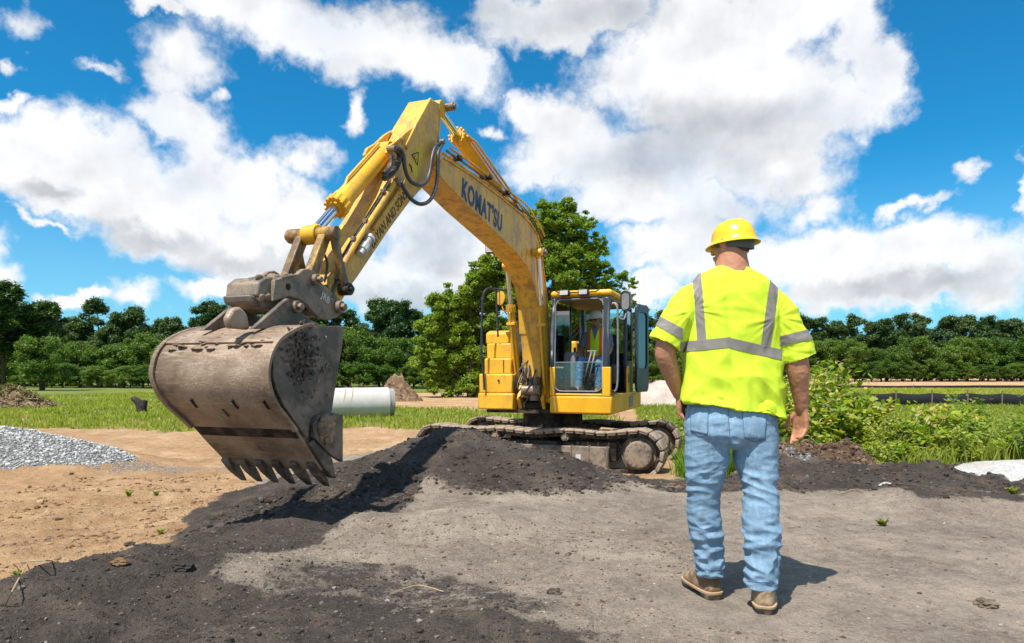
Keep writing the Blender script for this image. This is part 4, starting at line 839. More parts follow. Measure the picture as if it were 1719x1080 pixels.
# ---------------------------------------------------------------- undercarriage (tracks run along machine 'left')
def track(x, sgn):
    """x: centre line; sgn +1 when the outer face looks to the camera"""
    hw = 1.70; rr = .30; zt = .66; pitch = .166
    path = []
    zc0 = .37
    # closed loop in (y,z), counter-clockwise from the lower right
    top = [Vector((hw-2*hw*i/60, zt-.035*math.sin(math.pi*i/60*3)**2-.02*math.sin(math.pi*i/60))) for i in range(61)]
    left = [Vector((-hw-.36*math.sin(a), .305+.36*math.cos(a))) for a in [math.pi*i/16 for i in range(1, 16)]]
    bot = [Vector((-hw+2*hw*i/60, -.055)) for i in range(61)]
    right = [Vector((hw+.36*math.sin(a), .305-.36*math.cos(a))) for a in [math.pi*i/16 for i in range(1, 16)]]
    loop = top+left+bot+right
    L = [0]
    for i in range(len(loop)): L.append(L[-1]+(loop[(i+1) % len(loop)]-loop[i]).length)
    n = round(L[-1]/pitch); st = L[-1]/n
    def at(s):
        s %= L[-1]; i = max(0, min(len(loop)-1, int(np.searchsorted(L, s, side='right'))-1)); a, b = loop[i], loop[(i+1) % len(loop)]
        return a+(b-a)*((s-L[i])/max(1e-9, (b-a).length)), (b-a).normalized()
    # chain belt under the shoes
    mb = MB(); V = []; 
    for i in range(n*2):
        p, d = at(i*st/2); nrm = Vector((-d.y, d.x))      # inward
        for off, xo in ((.03, -.10), (.03, .10), (.105, .10), (.105, -.10)): 
            q = p+nrm*off; V.append((x+xo, q.x, q.y))
    m_ = n*2; mb.add(V, [(4*i+k, 4*i+(k+1) % 4, 4*((i+1) % m_)+(k+1) % 4, 4*((i+1) % m_)+k) for i in range(m_) for k in range(4)])
    for i in range(n):
        p, d = at(i*st); nrm = Vector((-d.y, d.x)); q = p+nrm*.07
        mb.cyl((x-.135, q.x, q.y), (x+.135, q.x, q.y), .022, n=8)
        if sgn > 0 or 1:
            for s in (-1, 1):
                q2 = p+d*.045+nrm*.03; mb.cyl((x+s*.19, q2.x, q2.y), (x+s*.19, q2.x, q2.y+.0001)+Vector((0,0,0)) if False else (x+s*.21, q2.x, q2.y), .016, n=6)
    tr = mb.build('track', DARKST, ex)
    tr['label'] = 'near track belt half buried by the black heap' if sgn > 0 else 'far track belt behind'
    sh = MB(); sh.box((0, 0, .004), (.50, st*.93, .034)); sh.box((0, 0, -.024), (.48, st*.80, .034))
    proto = None
    for i in range(n):
        p, d = at((i+.5)*st); nrm = Vector((-d.y, d.x)); ang = math.atan2(d.y, d.x)
        if proto is None: proto = sh.build('track_shoe', SHOE, tr, bevel=.012); o = proto; dm = proto.data.copy(); dm.materials[0] = SHOED
        else: o = proto.copy(); COL.objects.link(o); o.parent = tr
        if RNG.random() < .13 and o is not proto: o.data = dm
        o.location = (x, p.x, p.y); o.rotation_euler = (ang+math.pi+RNG.uniform(-.03, .03), RNG.uniform(-.012, .012), RNG.uniform(-.012, .012))
    # side frame
    fr = MB(); fr.bb(x-.13, x+.13, -1.35, 1.35, .17, .46); fr.build('track_frame', DECK, ex, bevel=.02)
    for k, yy in enumerate((-.62, .05, .55)):
        if k == 1: continue
        c = MB(); c.cyl((x-.12, yy, .535), (x+.20, yy, .535), .062, n=18); c.cyl((x+.2, yy, .535), (x+.215, yy, .535), .035, n=12); c.build('carrier_roller', TRK, ex)
    for k in range(7):
        yy = -1.05+k*.35; c = MB(); c.cyl((x-.15, yy, .155), (x+.15, yy, .155), .09, n=18); c.build('track_roller', TRK, ex)
    for yy, nm in ((hw, 'final_drive'), (-hw, 'idler_wheel')):
        c = MB()
        xo = x+.25*sgn if sgn > 0 else x+.12
        c.cyl((x-.06, yy, .305), (x+.06, yy, .305), .285, n=36)
        c.lathe((x, yy, .305), [(.0, .262), (.10, .258), (.19, .252), (.205, .235), (.21, .10), (.25, .09), (.262, .06)], 36, 'x')
        for k in range(14):
            a = 2*math.pi*k/14; c.cyl((x+.235, yy+.165*math.cos(a), .305+.165*math.sin(a)), (x+.262, yy+.165*math.cos(a), .305+.165*math.sin(a)), .010, n=6)
        c.build(nm, TRK, ex)
        if sgn > 0:
            c = MB(); ring = [(.275, .0), (.30, .0), (.30, .05), (.275, .05)]; 
            for k in range(21):
                a = 2*math.pi*k/21; c.box((x+.02, yy+.295*math.cos(a), .305+.30*math.sin(a)), (.07, .05, .045), Matrix.Rotation(a, 3, 'X'))
            c.build('sprocket_teeth' if yy > 0 else 'idler_flange', DECK, ex)
    if sgn > 0:
        g = MB(); q0 = Q(882, 762, 0); 
        X1 = x+.245
        g.bb(x+.11, X1, -.75, 1.25, .07, .40); fr2 = g.build('side_step', TRK, ex, bevel=.008)
        g = MB(); g.bb(x+.10, X1+.012, 0, .014, .05, .415); rib = g.build('step_rib', TRK, fr2, bevel=.002)
        for k in range(8):
            r_ = rib if not k else rib.copy(); r_.location = (0, -.74+k*.28, 0)
            if k: COL.objects.link(r_); r_.parent = fr2
        g = MB(); g.bb(X1-.01, X1+.004, .35, .68, .17, .31); g.build('step_recess', DECK, fr2, bevel=.003)
        g = MB(); g.bb(X1-.002, X1+.006, .74, .82, .20, .28); g.build('reflector', WHT, fr2)
track(1.0, 1); track(-1.0, -1)
b = MB(); b.bb(-.8, .8, -.5, .5, .3, .62); b.bb(-1., 1., -.25, .25, .32, .5); b.cyl((0, 0, .6), (0, 0, .86), .52, n=40); b.build('car_body', DECK, ex, bevel=.02)
# ---------------------------------------------------------------- upper structure
b = MB(); b.prism([(.62, .86), (.62, .93), (-1.35, .93), (-1.35, .86)], -1.0, 1.15); b.build('deck', DECK, ex)
# engine hood and counterweight behind
def rounded(x0, x1, y0, y1, z0, z1, r=.18, front=False, n=6):
    """plan-rounded box, machine rear corners rounded"""
    pts = [(x1, y0), (x1, y1)]
    for i in range(n+1): a = math.pi/2*i/n; pts.append((x0+r-r*math.sin(a), y1-r+r*math.cos(a)))
    for i in range(n+1): a = math.pi/2*i/n; pts.append((x0+r-r*math.cos(a), y0+r-r*math.sin(a)))
    V = [(p[0], p[1], z) for z in (z0, z1) for p in pts]; k = len(pts)
    return V, [tuple(range(k))[::-1], tuple(range(k, 2*k))]+[(i, (i+1) % k, k+(i+1) % k, k+i) for i in range(k)]
b = MB(); b.add(*rounded(-1.48, -1.0, -1.22, 1.22, .9, 1.85, .45)); b.build('counterweight', YEL, ex, bevel=.04)
b = MB(); b.add(*rounded(-1.3, -.95, -1.15, .26, 1.85, 2.1, .3)); b.bb(-.998, -.60, -1.2, .27, .93, 2.12); b.build('engine_hood', YEL, ex, bevel=.04)
b = MB()
for k in range(7): b.bb(-.602, -.592, -.62+k*.12, -.56+k*.12, 1.95, 2.03)
b.bb(-.602, -.592, -.1, .12, 1.83, 1.87); b.build('hood_vent', BLACK, ex)
b = MB(); b.bb(-1.46, .95, 1.21, 1.30, .90, 1.20); b.build('side_skirt', YCAB, ex, bevel=.02)
b = MB(); b.bb(-.6, -.2, 1.302, 1.306, .95, 1.14); b.build('skirt_decal', GREYP, ex)
# tool boxes on machine right: a staircase of yellow boxes
def boxpx(name, u0, u1, v0, v1, x1, x0, mat=YEL, bv=.022):
    a = QF(u0, v0, x1); c = QF(u1, v1, x1); m = MB(); m.bb(x0, x1, a.y, c.y, c.z, a.z); return m.build(name, mat, ex, bevel=bv)
boxpx('lower_box', 802, 861, 660, 688, .80, -.3)
boxpx('tool_box', 804, 860, 628, 660.5, .78, -.3)
boxpx('step_box', 813, 858, 602, 628.5, .66, -.3)
boxpx('tank_box', 817, 859, 577, 602.5, .50, -.34)
b = MB(); a = QF(815, 555, .2); c = QF(855, 580, .2); b.prism([(.2, a.z-.25), (.2, a.z-.05), (.05, a.z), (-.34, a.z), (-.34, a.z-.25)], a.y, c.y); b.build('fuel_tank', YEL, ex, bevel=.03)
q = QF(837, 639, .79); b = MB(); b.cyl(q, q+Vector((.012, 0, 0)), .018, n=12); b.build('box_lock', BLACK, ex)
b = MB(); b.bb(.66, .672, QF(845,0+615,.66).y, QF(846,615,.66).y, QF(845,626,.66).z, QF(845,604,.66).z); b.build('box_seam', DECK, ex)
hr = spl([QF(813, 655, .84), QF(811, 620, .84), QF(808, 600, .86), QF(809, 540, .86), QF(811, 500, .86), QF(816, 486, .8), QF(826, 485, .7), QF(851, 488, .3)], 6)
b = MB(); b.tube(hr, .018, 10); b.tube([QF(833, 487, .6), QF(834, 520, .6), QF(836, 566, .55)], .016, 10); b.build('handrail', DKF, ex)
b = MB(); q = QF(840, 501, .5); b.lathe(q, [(0, -.03), (.08, -.026), (.115, -.01), (.12, .0), (.115, .01), (0, .012)], 24, 'x', Matrix.Rotation(-.5, 3, 'Z')); b.tube([q, q+Vector((0, .05, -.2)), QF(851, 528, .4)], .012, 8); b.build('right_mirror', YEL, ex)
# tangle of hoses and castings at the boom foot
b = MB(); rr_ = random.Random(4)
for k in range(22):
    u = 866+rr_.random()*44; q0 = QF(u, 668+rr_.random()*14, .3+rr_.random()*.4); q3 = QF(872+rr_.random()*36, 600+rr_.random()*50, .2+rr_.random()*.4)
    mid = (q0+q3)/2+Vector((rr_.uniform(.0, .25), rr_.uniform(-.15, .15), rr_.uniform(-.1, .1))); b.tube(spl([q0, mid, q3], 6), rr_.uniform(.010, .018), 6)
for k in range(5):
    q0 = QF(866+k*3, 545+k*2, .25); q1 = QF(872+k*3, 600, .28); q2 = QF(876+k*3, 640, .35); b.tube(spl([q0, q1+Vector((.1, 0, 0)), q2], 6), .015, 6)
b.build('hydraulic_hose', HOSE, ex)
b = MB(); b.bb(-.3, .42, -.48, .17, .93, 1.28); b.bb(.1, .6, -.45, .12, .93, 1.05); b.build('swing_bracket', DECK, ex, bevel=.03)
for y0 in (-.42, .0): b = MB(); b.prism([(-.1, .93), (.62, .93), (.72, 1.1), (.5, 1.5), (.3, 1.66), (.1, 1.5)], y0, y0+.06); b.build('boom_bracket', YEL, ex, bevel=.01)
b = MB(); q = QF(893, 655, .7); b.cyl(q+Vector((0, -.17, 0)), q+Vector((0, .16, 0)), .085, n=20); b.cyl(q+Vector((-.1, .02, -.18)), q+Vector((-.1, .02, .22)), .10, n=18); b.build('swivel_housing', PINM, ex, bevel=.01)
# ---------------------------------------------------------------- cab
cx0, cx1, cy0, cy1 = -.85, 1.15, .29, 1.26
cab = MB(); cab.add([], [])
def cabbox(name, x0, x1, y0, y1, z0, z1, mat, bv=.012, par=None): m = MB(); m.bb(x0, x1, y0, y1, z0, z1); return m.build(name, mat, par or ex, bevel=bv)
sill = MB(); pts = [(1.15, .90), (1.15, 1.175), (-.85, 1.175), (-.85, .98), (-.4, .92)]; sill.prism(pts, cy0, cy1+.02); sill = sill.build('cab_base', YCAB, ex, bevel=.025)
fb_ = cabbox('cab_floor', -.80, 1.05, cy0+.02, cy1-.02, 1.176, 1.21, DECK)
for y0, y1 in ((cy0, cy0+.085), (cy1-.13, cy1)): cabbox('lower_pillar', 1.06, 1.148, y0, y1, 1.176, 1.63, YCAB)
cabbox('front_sill', 1.09, 1.147, cy0+.08, cy1-.12, 1.178, 1.215, YCAB)
# pillars above
def post(pts, w, name='cab_pillar', mat=DKF, par=None, bv=.02):
    m = MB()
    for (x, y, z), (x2, y2, z2) in zip(pts[:-1], pts[1:]):
        V = [(x+a, y+b_, z) for a, b_ in ((-w[0], -w[1]), (w[0], -w[1]), (w[0], w[1]), (-w[0], w[1]))]+[(x2+a, y2+b_, z2) for a, b_ in ((-w[0], -w[1]), (w[0], -w[1]), (w[0], w[1]), (-w[0], w[1]))]
        m.add(V, [(0,3,2,1), (4,5,6,7)]+[(k, (k+1) % 4, 4+(k+1) % 4, 4+k) for k in range(4)])
    return m.build(name, mat, par or ex, bevel=bv)
post([(1.10, cy0+.03, 1.62), (1.09, cy0+.035, 2.2), (1.02, cy0+.05, 2.72)], (.045, .032))
post([(1.10, cy1-.075, 1.62), (1.09, cy1-.075, 2.2), (1.02, cy1-.08, 2.72)], (.045, .05))
post([(-.25, cy1-.03, 1.18), (-.25, cy1-.03, 2.72)], (.05, .03)); post([(-.81, cy1-.05, 1.18), (-.76, cy1-.06, 2.70)], (.05, .05)); post([(-.81, cy0+.04, 1.18), (-.76, cy0+.05, 2.70)], (.05, .04))
post([(.0, cy0+.02, 1.18), (.0, cy0+.03, 2.72)], (.04, .02))
cabbox('cab_side_panel', -.8, 1.06, cy0+.005, cy0+.035, 1.178, 1.62, DKF); cabbox('cab_rear_panel', -.84, -.80, cy0+.02, cy1-.02, 1.18, 1.9, BLACK)
cabbox('rear_side_panel', -.76, -.30, cy1-.035, cy1-.005, 1.18, 1.75, DKF)
# front frame: dark surround with rounded opening
fr = MB(); oy0, oy1, oz0, oz1 = cy0+.075, cy1-.125, 1.25, 2.70
def rrect(y0, y1, z0, z1, r, n=6):
    o = []
    for cy_, cz_, a0 in ((y1-r, z1-r, 0), (y0+r, z1-r, 90), (y0+r, z0+r, 180), (y1-r, z0+r, 270)):
        for i in range(n+1): a = R(a0+90*i/n); o.append((cy_+r*math.cos(a), cz_+r*math.sin(a)))
    return o
outer = rrect(cy0+.05, cy1-.105, 1.217, 2.74, .02); inner = rrect(oy0, oy1, oz0, oz1, .11)
def fx(z): return 1.125-.09*max(0, (z-2.0)/.7)**2
k = len(outer); V = [(fx(z), y, z) for y, z in outer]+[(fx(z)+.004, y, z) for y, z in inner]+[(fx(z)-.05, y, z) for y, z in outer]+[(fx(z)-.05, y, z) for y, z in inner]
F_ = []
for i in range(k):
    j = (i+1) % k; F_ += [(i, j, k+j, k+i), (2*k+i, 3*k+i, 3*k+j, 2*k+j), (k+i, k+j, 3*k+j, 3*k+i), (i, 2*k+i, 2*k+j, j)]
fr.add(V, F_); fr.build('windscreen_frame', DKF, ex, bevel=.006)
sl_ = MB(); sl_.tube([(fx(z)+.01, y, z) for y, z in rrect(oy0+.0, oy1-.0, oz0, oz1, .11)]+[(fx(2.5)+.01, oy1, 2.5)], .010, 6); sl_.build('window_seal', GREYP, ex)
g = MB(); g.bb(1.112, 1.118, oy0+.02, oy1-.02, oz0+.015, 1.70); g.build('lower_windscreen', GLASSL, ex)
g = MB(); g.bb(1.108, 1.124, oy0+.01, oy1-.01, 1.70, 1.712); g.build('windscreen_edge', GREYP, ex)
for y in (cy0+.031,): 
    g = MB(); g.bb(.06, 1.03, y-.003, y+.003, 1.64, 2.66); g.build('side_window', GLASS, ex)
g = MB(); g.bb(-.815, -.809, cy0+.10, cy1-.1, 1.92, 2.62); g.build('rear_window', GLASS, ex)
g = MB(); g.bb(-.72, -.32, cy1-.025, cy1-.019, 1.78, 2.62); g.build('rear_side_window', GLASS, ex)
# roof
rf = MB(); V, F_ = rounded(-.86, 1.07, cy0-.01, cy1+.01, 2.74, 2.84, .12); rf.add(V, F_); rf.build('cab_roof', YCAB, ex, bevel=.045, seg=4)
cabbox('roof_liner', -.8, 1.03, cy0+.03, cy1-.03, 2.69, 2.739, stdmat('liner', (.28, .22, .15), .9, 0))
cabbox('roof_hatch', -.3, .5, .5, 1.0, 2.842, 2.862, YCAB)
for y in (.52, .83):
    w_ = cabbox('work_light', 1.06, 1.15, y-.085, y+.085, 2.745, 2.845, BLACK, .02)
    m = MB(); m.bb(1.151, 1.156, y-.065, y+.065, 2.762, 2.83); m.build('lamp_lens', WHT, w_)
b = MB(); b.tube([(1.10, .38, 2.83), (1.12, .43, 2.80), (1.12, 1.02, 2.80), (1.10, 1.08, 2.83)], .012, 8); b.build('lamp_bar', BLACK, ex)
# mirror and grab rail at door side
b = MB(); q = QF(1051, 505, 1.0)
oc = rrect(-.085, .085, -.16, .16, .07)
Mr = Matrix.Rotation(R(-12), 3, 'Z')
b.add([Mr @ Vector((x_, y_, z_))+q for x_ in (-.025, .025) for y_, z_ in oc], [tuple(range(28)), tuple(range(28, 56))]+[(i, (i+1) % 28, 28+(i+1) % 28, 28+i) for i in range(28)])
mi = b.build('left_mirror', GREYP, ex, bevel=.018, seg=3)
b = MB(); b.tube([Mr @ Vector((.028, y_*.85, z_*.88))+q for y_, z_ in oc+oc[:1]], .010, 6); b.build('mirror_rim', BLACK, mi)
b = MB(); b.tube(spl([(1.0, cy1+.0, 2.60), (1.08, cy1+.06, 2.60), (1.1, cy1+.10, 2.52), (1.1, cy1+.10, 2.35)], 5), .014, 8); b.tube(spl([(1.1, cy1+.10, 2.40), (1.06, q.y-.03, 2.36), (1.0, q.y, 2.46)], 5), .012, 8); b.build('mirror_arm', GREYP, ex)
b = MB(); b.tube(spl([(1.0, cy1+.0, 2.62), (1.0, cy1+.07, 2.60), (1.0, cy1+.085, 2.4), (1.0, cy1+.085, 1.5), (1.0, cy1+.06, 1.28), (1.0, cy1, 1.26)], 6), .016, 8); b.build('grab_rail', GREYP, ex)
# open door folded back
dh = Vector((-.33, cy1+.16, 0)); dd = Vector((-.65, .12, 0)).normalized(); dn = Vector((0,0,1)).cross(dd)
def dpt(s, z, o=0.): return dh+dd*s+Vector((0, 0, z))+dn*o
def doorpanel(loop_o, loop_i, th, name, mat, par=None):
    k = len(loop_o); V = [dpt(s, z, th) for s, z in loop_o]+[dpt(s, z, th) for s, z in loop_i]+[dpt(s, z, 0) for s, z in loop_o]+[dpt(s, z, 0) for s, z in loop_i]; F_ = []
    for i in range(k):
        j = (i+1) % k; F_ += [(i, j, k+j, k+i), (2*k+i, 3*k+i, 3*k+j, 2*k+j), (k+i, k+j, 3*k+j, 3*k+i), (i, 2*k+i, 2*k+j, j)]
    m = MB(); m.add(V, F_); return m.build(name, mat, par or ex, bevel=.006)
do = rrect(.0, .60, 1.2, 2.74, .10); di = rrect(.07, .53, 1.62, 2.60, .10)
door = doorpanel(do, di, .045, 'cab_door', DKF)
m = MB(); m.add([dpt(s, z, .02) for s, z in di], [tuple(range(len(di)))]); m.build('door_window', DOORGL, door)
m = MB(); m.add([dpt(s, z, .022) for s, z in rrect(.07, .53, 1.26, 1.60, .03)], [tuple(range(28))]); m.build('door_panel', YCAB, door)
m = MB(); m.tube(spl([dpt(.03, 2.25, .07), dpt(.03, 2.2, .10), dpt(.03, 2.0, .10), dpt(.03, 1.95, .07)], 4), .012, 6); m.build('door_handle', GREYP, door)
# the sill handle and yellow side panel behind the doorway
b = MB(); b.prism([(-.12, 1.18), (-.12, 1.58), (-.18, 1.66), (-.30, 1.66), (-.34, 1.18)], cy1-.0, cy1+.03); b.build('side_panel', YCAB, ex, bevel=.012)
b = MB(); b.bb(-.26, -.2, cy1+.031, cy1+.036, 1.36, 1.52); b.build('panel_latch', BLACK, ex, bevel=.01)
# interior
SEATM = stdmat('seat_fabric', (.06, .06, .062), .85, 0, .2, 6)
b = MB(); b.bb(-.45, .05, .55, 1.05, 1.45, 1.62); b.bb(-.35, .0, .62, .98, 1.21, 1.45); seat = b.build('seat', SEATM, ex, bevel=.05, seg=3)
b = MB(); b.prism([(-.50, 1.6), (-.36, 1.6), (-.46, 2.22), (-.60, 2.22)], .56, 1.04); b.build('backrest', BLACK, seat, bevel=.05, seg=3)
q = QF(944, 602, .62); b = MB(); b.bb(-.3, .55, cy0+.08, cy0+.27, 1.21, 1.70); b.bb(.35, .62, cy0+.07, cy0+.29, 1.21, 1.88); b.build('right_console', GREYP, ex, bevel=.05, seg=3)
b = MB(); b.bb(-.3, .35, 1.07, 1.16, 1.35, 1.68); b.build('left_console', BLACK, ex, bevel=.04)
for yy, nm in ((.49, 'lever'), (1.02, 'lever')):
    b = MB(); b.tube([(.30, yy, 1.68), (.34, yy, 1.84)], .012, 8); b.lathe((.35, yy, 1.84), [(.0, 0), (.02, .0), (.024, .06), (.022, .12), (0, .13)], 12); b.build(nm, BLACK, ex)
for u0, u1 in ((993, 980), (999, 988)):
    a = QF(u0, 590, .78); c = QF(u1, 641, .86); b = MB(); b.tube([c, a], .012, 8); b.tube([a+Vector((0, -.07, 0)), a+Vector((0, .03, 0))], .014, 8); b.build('travel_lever', GREYP, ex)
for yy in (.60, .86): b = MB(); b.box((.80, yy, 1.25), (.28, .12, .03), Matrix.Rotation(-.35, 3, 'Y')); b.build('pedal', BLACK, ex, bevel=.005)
b = MB()
for k in range(4): b.bb(.42+k*.11, .48+k*.11, .62, .98, 1.212, 1.235)
b.build('floor_mat_rib', GREYP, ex, bevel=.006)
b = MB(); b.tube([(.9, .72, 1.235), (1.0, .98, 1.25)], .022, 8); b.build('marker_stick', STICK, ex)
# ---------------------------------------------------------------- boom
hb = .165
T = [(735,262),(744,266),(752,270),(790,294),(842,333),(876,361),(893,380),(903,398),(908,425),(914,470),(919,520),(922,570),(924,620),(922,668)]
Bm = [(906,668),(908,640),(908,601),(905,560),(903,518),(897,480),(884,446),(862,419),(831,389),(790,350),(745,303),(729,284)]
LL = LB+hb
o2 = xz(T+Bm, LL); b = MB(); b.prism(o2, LB-hb, LB+hb); boom = b.build('boom', YARM, ex, bevel=.012)
def on(L, u, v): return Q(u, v, L)
# lips of the top and bottom plates
def strip(pts, L0, L1, name, mat, th=.014, par=None):
    c = xz(pts, LL); m = MB()
    for (a, b1) in zip(c[:-1], c[1:]):
        d = Vector((b1[0]-a[0], 0, b1[1]-a[1])); n = Vector((d.z, 0, -d.x)).normalized()*th/2
        V = []
        for y in (L0, L1):
            for p in (a, b1):
                for s in (-1, 1): V.append(Vector((p[0], y, p[1]))+n*s)
        m.add(V, [(0,1,3,2),(4,6,7,5),(0,4,5,1),(2,3,7,6),(0,2,6,4),(1,5,7,3)])
    return m.build(name, mat, par or ex)
strip(T[1:-1], LB-hb-.02, LB+hb+.02, 'boom_top_plate', YARM, .02, boom)
strip(Bm[3:], LB-hb-.014, LB+hb+.014, 'boom_bottom_plate', YARM, .018, boom)
for (u, v, r, w_) in ((732, 264, .095, .20), (902, 424, .075, .30), (915, 655, .10, .22)):
    q = Q(u, v, LL); m = MB(); m.cyl((q.x, LB-w_-.0, q.z), (q.x, LB+w_, q.z), r, n=28); m.cyl((q.x, LB-w_-.03, q.z), (q.x, LB+w_+.03, q.z), r*.55, n=20); m.build('pin_boss', YARM if r > .08 else PINM, boom, bevel=.008)
def cyl_assembly(p_base, p_eye, r, frac, rod_r, name, gland=True, mat=YEL):
    """barrel from p_base to p_base+(eye-base)*frac; rod on to the eye"""
    p_base, p_eye = Vector(p_base), Vector(p_eye); d = (p_eye-p_base); n = d.normalized(); g = p_base+d*frac
    m = MB(); m.cyl(p_base+n*.06, g-n*.05, r, n=28); m.lathe(p_base, [(0, 0)], 3) if False else None
    m.cyl(p_base+n*.02, p_base+n*.07, r*.92, n=28)
    br = m.build(name, mat, ex)
    m = MB(); m.cyl(g-n*.08, g, r*1.17, n=28)
    side = n.cross(Vector((0, 1, 0))).normalized(); up = n.cross(side).normalized()
    for k in range(12):
        a = 2*math.pi*k/12; o = (side*math.cos(a)+up*math.sin(a))*r*1.13; m.cyl(g-n*.085+o, g+n*.022+o, r*.16, n=6)
    m.cyl(g, g+n*.03, r*.75, n=20); m.build('gland_ring', mat, br)
    m = MB(); m.cyl(g-n*.02, p_eye-n*.05, rod_r, n=24); m.build('piston_rod', CHROME, br)
    y = Vector((0, 1, 0))
    m = MB(); m.cyl(p_eye-y*.07, p_eye+y*.07, r*.95, n=24); m.cyl(p_eye-n*.10, p_eye-n*.03, rod_r*1.25, n=20); m.build('rod_eye', mat, br, bevel=.006)
    m = MB(); m.cyl(p_base-y*.07, p_base+y*.07, r*1.0, n=24); m.build('base_eye', mat, br, bevel=.006)
    return br, n, g
# boom hoist cylinders either side
for L_, top, base in ((LB+.27, Q(903, 424, LB+.27), Q(919, 672, LB+.27)), (LB-.29, Q(851, 447, LB-.29), Q(872, 668, LB-.29))):
    d = top-base; tgt = Q(911, 515, LB+.27) if L_ > LB else Q(857, 515, LB-.29); fr_ = (tgt-base).length/d.length
    br, n, g = cyl_assembly(base, top, .063, fr_, .036, 'boom_cylinder')
    m = MB(); s = .085; m.tube([base+n*.1+Vector((.085, .0, 0)), base+n*(fr_*d.length-.12)+Vector((.085, 0, 0)), base+n*(fr_*d.length-.06)+Vector((.03, 0, 0))], .014, 8); m.build('cylinder_pipe', mat_ if False else YEL, br)
    m = MB(); m.box(g-n*.3+Vector((.02, 0, 0)), (.16, .15, .05)); m.build('pipe_clamp', YEL, br, bevel=.006)
# work light hanging on the boom side away from the cab
q = Q(824, 418, LB-hb-.10); wl = MB(); wl.box(q, (.08, .16, .14)); wl = wl.build('boom_light', BLACK, ex, bevel=.012); m = MB(); m.box(q+Vector((.044, 0, 0)), (.008, .13, .11)); m.build('lamp_lens', WHT, wl); m = MB(); m.tube([q, q+Vector((-.03, .12, .02))], .012, 6); m.build('lamp_bracket', BLACK, wl)
# arm cylinder above the boom
top = Q(741, 181, LB+.05); base = Q(872, 372, LB+.02); top.y = base.y = LB; tg = Q(772, 238, LB+.05)
br, n, g = cyl_assembly(base, top, .092, (tg-base).length/(top-base).length, .05, 'arm_cylinder', mat=YEL)
for y0 in (LB-.13, LB+.09): m = MB(); m.prism([(base.x-.22, base.z-.13), (base.x+.25, base.z-.02-.05), (base.x+.1, base.z+.08), (base.x-.06, base.z+.1)], y0, y0+.04); m.build('cylinder_bracket', YARM, br, bevel=.006)
for y_, r_ in ((.0, .016), (.055, .016)):
    m = MB(); m.tube([g+Vector((.05, .11+y_*.3, .02))-n*.1, g+Vector((.02, .12+y_, .02))-n*.25, base+Vector((.1, .12+y_, .08))], r_, 8); m.build('cylinder_pipe', YEL, br)
# steel pipes along the top of the boom
for k, (off, yy) in enumerate(((5, .10), (9, .145), (13, .19))):
    pts = [Q(u, v-off, LL) for u, v in ((752, 262), (772, 276), (800, 296), (845, 330), (880, 357), (900, 385), (912, 410))]
    for p in pts: p.y = LB+yy
    m = MB(); m.tube(spl(pts, 4), .015 if k else .018, 8); m.build('boom_pipe', PINM if k == 1 else YARM, boom)
for u, v in ((767, 268), (818, 300), (849, 326)):
    q = Q(u, v, LL); m = MB(); m.box((q.x, LB+.14, q.z+.02), (.06, .16, .05)); m.cyl((q.x, LB+.13, q.z), (q.x, LB+.235, q.z+.0), .024, n=8); m.build('pipe_clamp', DARKST, boom, bevel=.005)
# ---------------------------------------------------------------- arm
ha = .145; LA = LB+ha
A = [(697,170),(724,166),(737,174),(738,202),(735,242),(733,264),(720,303),(686,342),(655,384),(600,466),(588,482),(573,508),(562,514),(553,500),(556,468),(572,438),(606,388),(640,330),(657,290),(664,268),(676,246),(690,222),(686,205)]
Aside = [(724,166),(738,174),(738,202),(735,242),(733,264),(720,303),(686,342),(655,384),(600,466),(588,482),(573,508),(562,514),(553,500),(556,468),(572,438),(606,388),(640,330),(655,296),(663,270),(680,246),(700,208)]
b = MB(); b.prism(xz(Aside, LA), LB-ha, LB+ha); arm = b.build('arm', YARM, ex, bevel=.012)
# thick edge flange on the upper edge
def band_on(pts, name, th, y0, y1, mat, par, L=LA):
    c = xz(pts, L); m = MB()
    for (a, b1) in zip(c[:-1], c[1:]):
        d = Vector((b1[0]-a[0], 0, b1[1]-a[1])); n = Vector((d.z, 0, -d.x)).normalized()*th/2; V = []
        for y in (y0, y1):
            for p in (a, b1):
                for s in (-1, 1): V.append(Vector((p[0], y, p[1]))+n*s)
        m.add(V, [(0,1,3,2),(4,6,7,5),(0,4,5,1),(2,3,7,6),(0,2,6,4),(1,5,7,3)])
    return m.build(name, mat, par, bevel=.004)
band_on([(722,168),(699,210),(680,248)], 'arm_rib', .05, LB+ha-.005, LB+ha+.022, YARM, arm)
band_on([(737,174),(738,202),(735,242)], 'arm_rib', .02, LB-ha-.01, LB+ha+.01, YARM, arm)
m = MB(); m.tube([Q(662, 300, LA)+Vector((0, .03, 0)), Q(634, 345, LA)+Vector((0, .03, 0)), Q(594, 405, LA)+Vector((0, .03, 0)), Q(571, 448, LA)+Vector((0, .02, 0))], .030, 12); m.build('arm_pipe', YARM, arm)
m = MB(); m.tube([Q(674, 305, LA)+Vector((0, .03, 0)), Q(655, 338, LA)+Vector((0, .03, 0)), Q(622, 386, LA)+Vector((0, .03, 0))], .020, 10); m.build('arm_pipe', YARM, arm)
band_on([(652,305),(628,345),(590,405),(566,446)], 'gap_shade_strip', .038, LB+ha-.002, LB+ha+.010, DECK, arm)  # dark strip laid on the arm; its colour stands for shade in a gap
m = MB(); m.tube([Q(652, 304, LA)+Vector((0, .02, 0)), Q(628, 344, LA)+Vector((0, .02, 0)), Q(589, 406, LA)+Vector((0, .02, 0)), Q(558, 470, LA)+Vector((0, .03, 0))], .010, 8); m.build('cable', DARKST, arm)
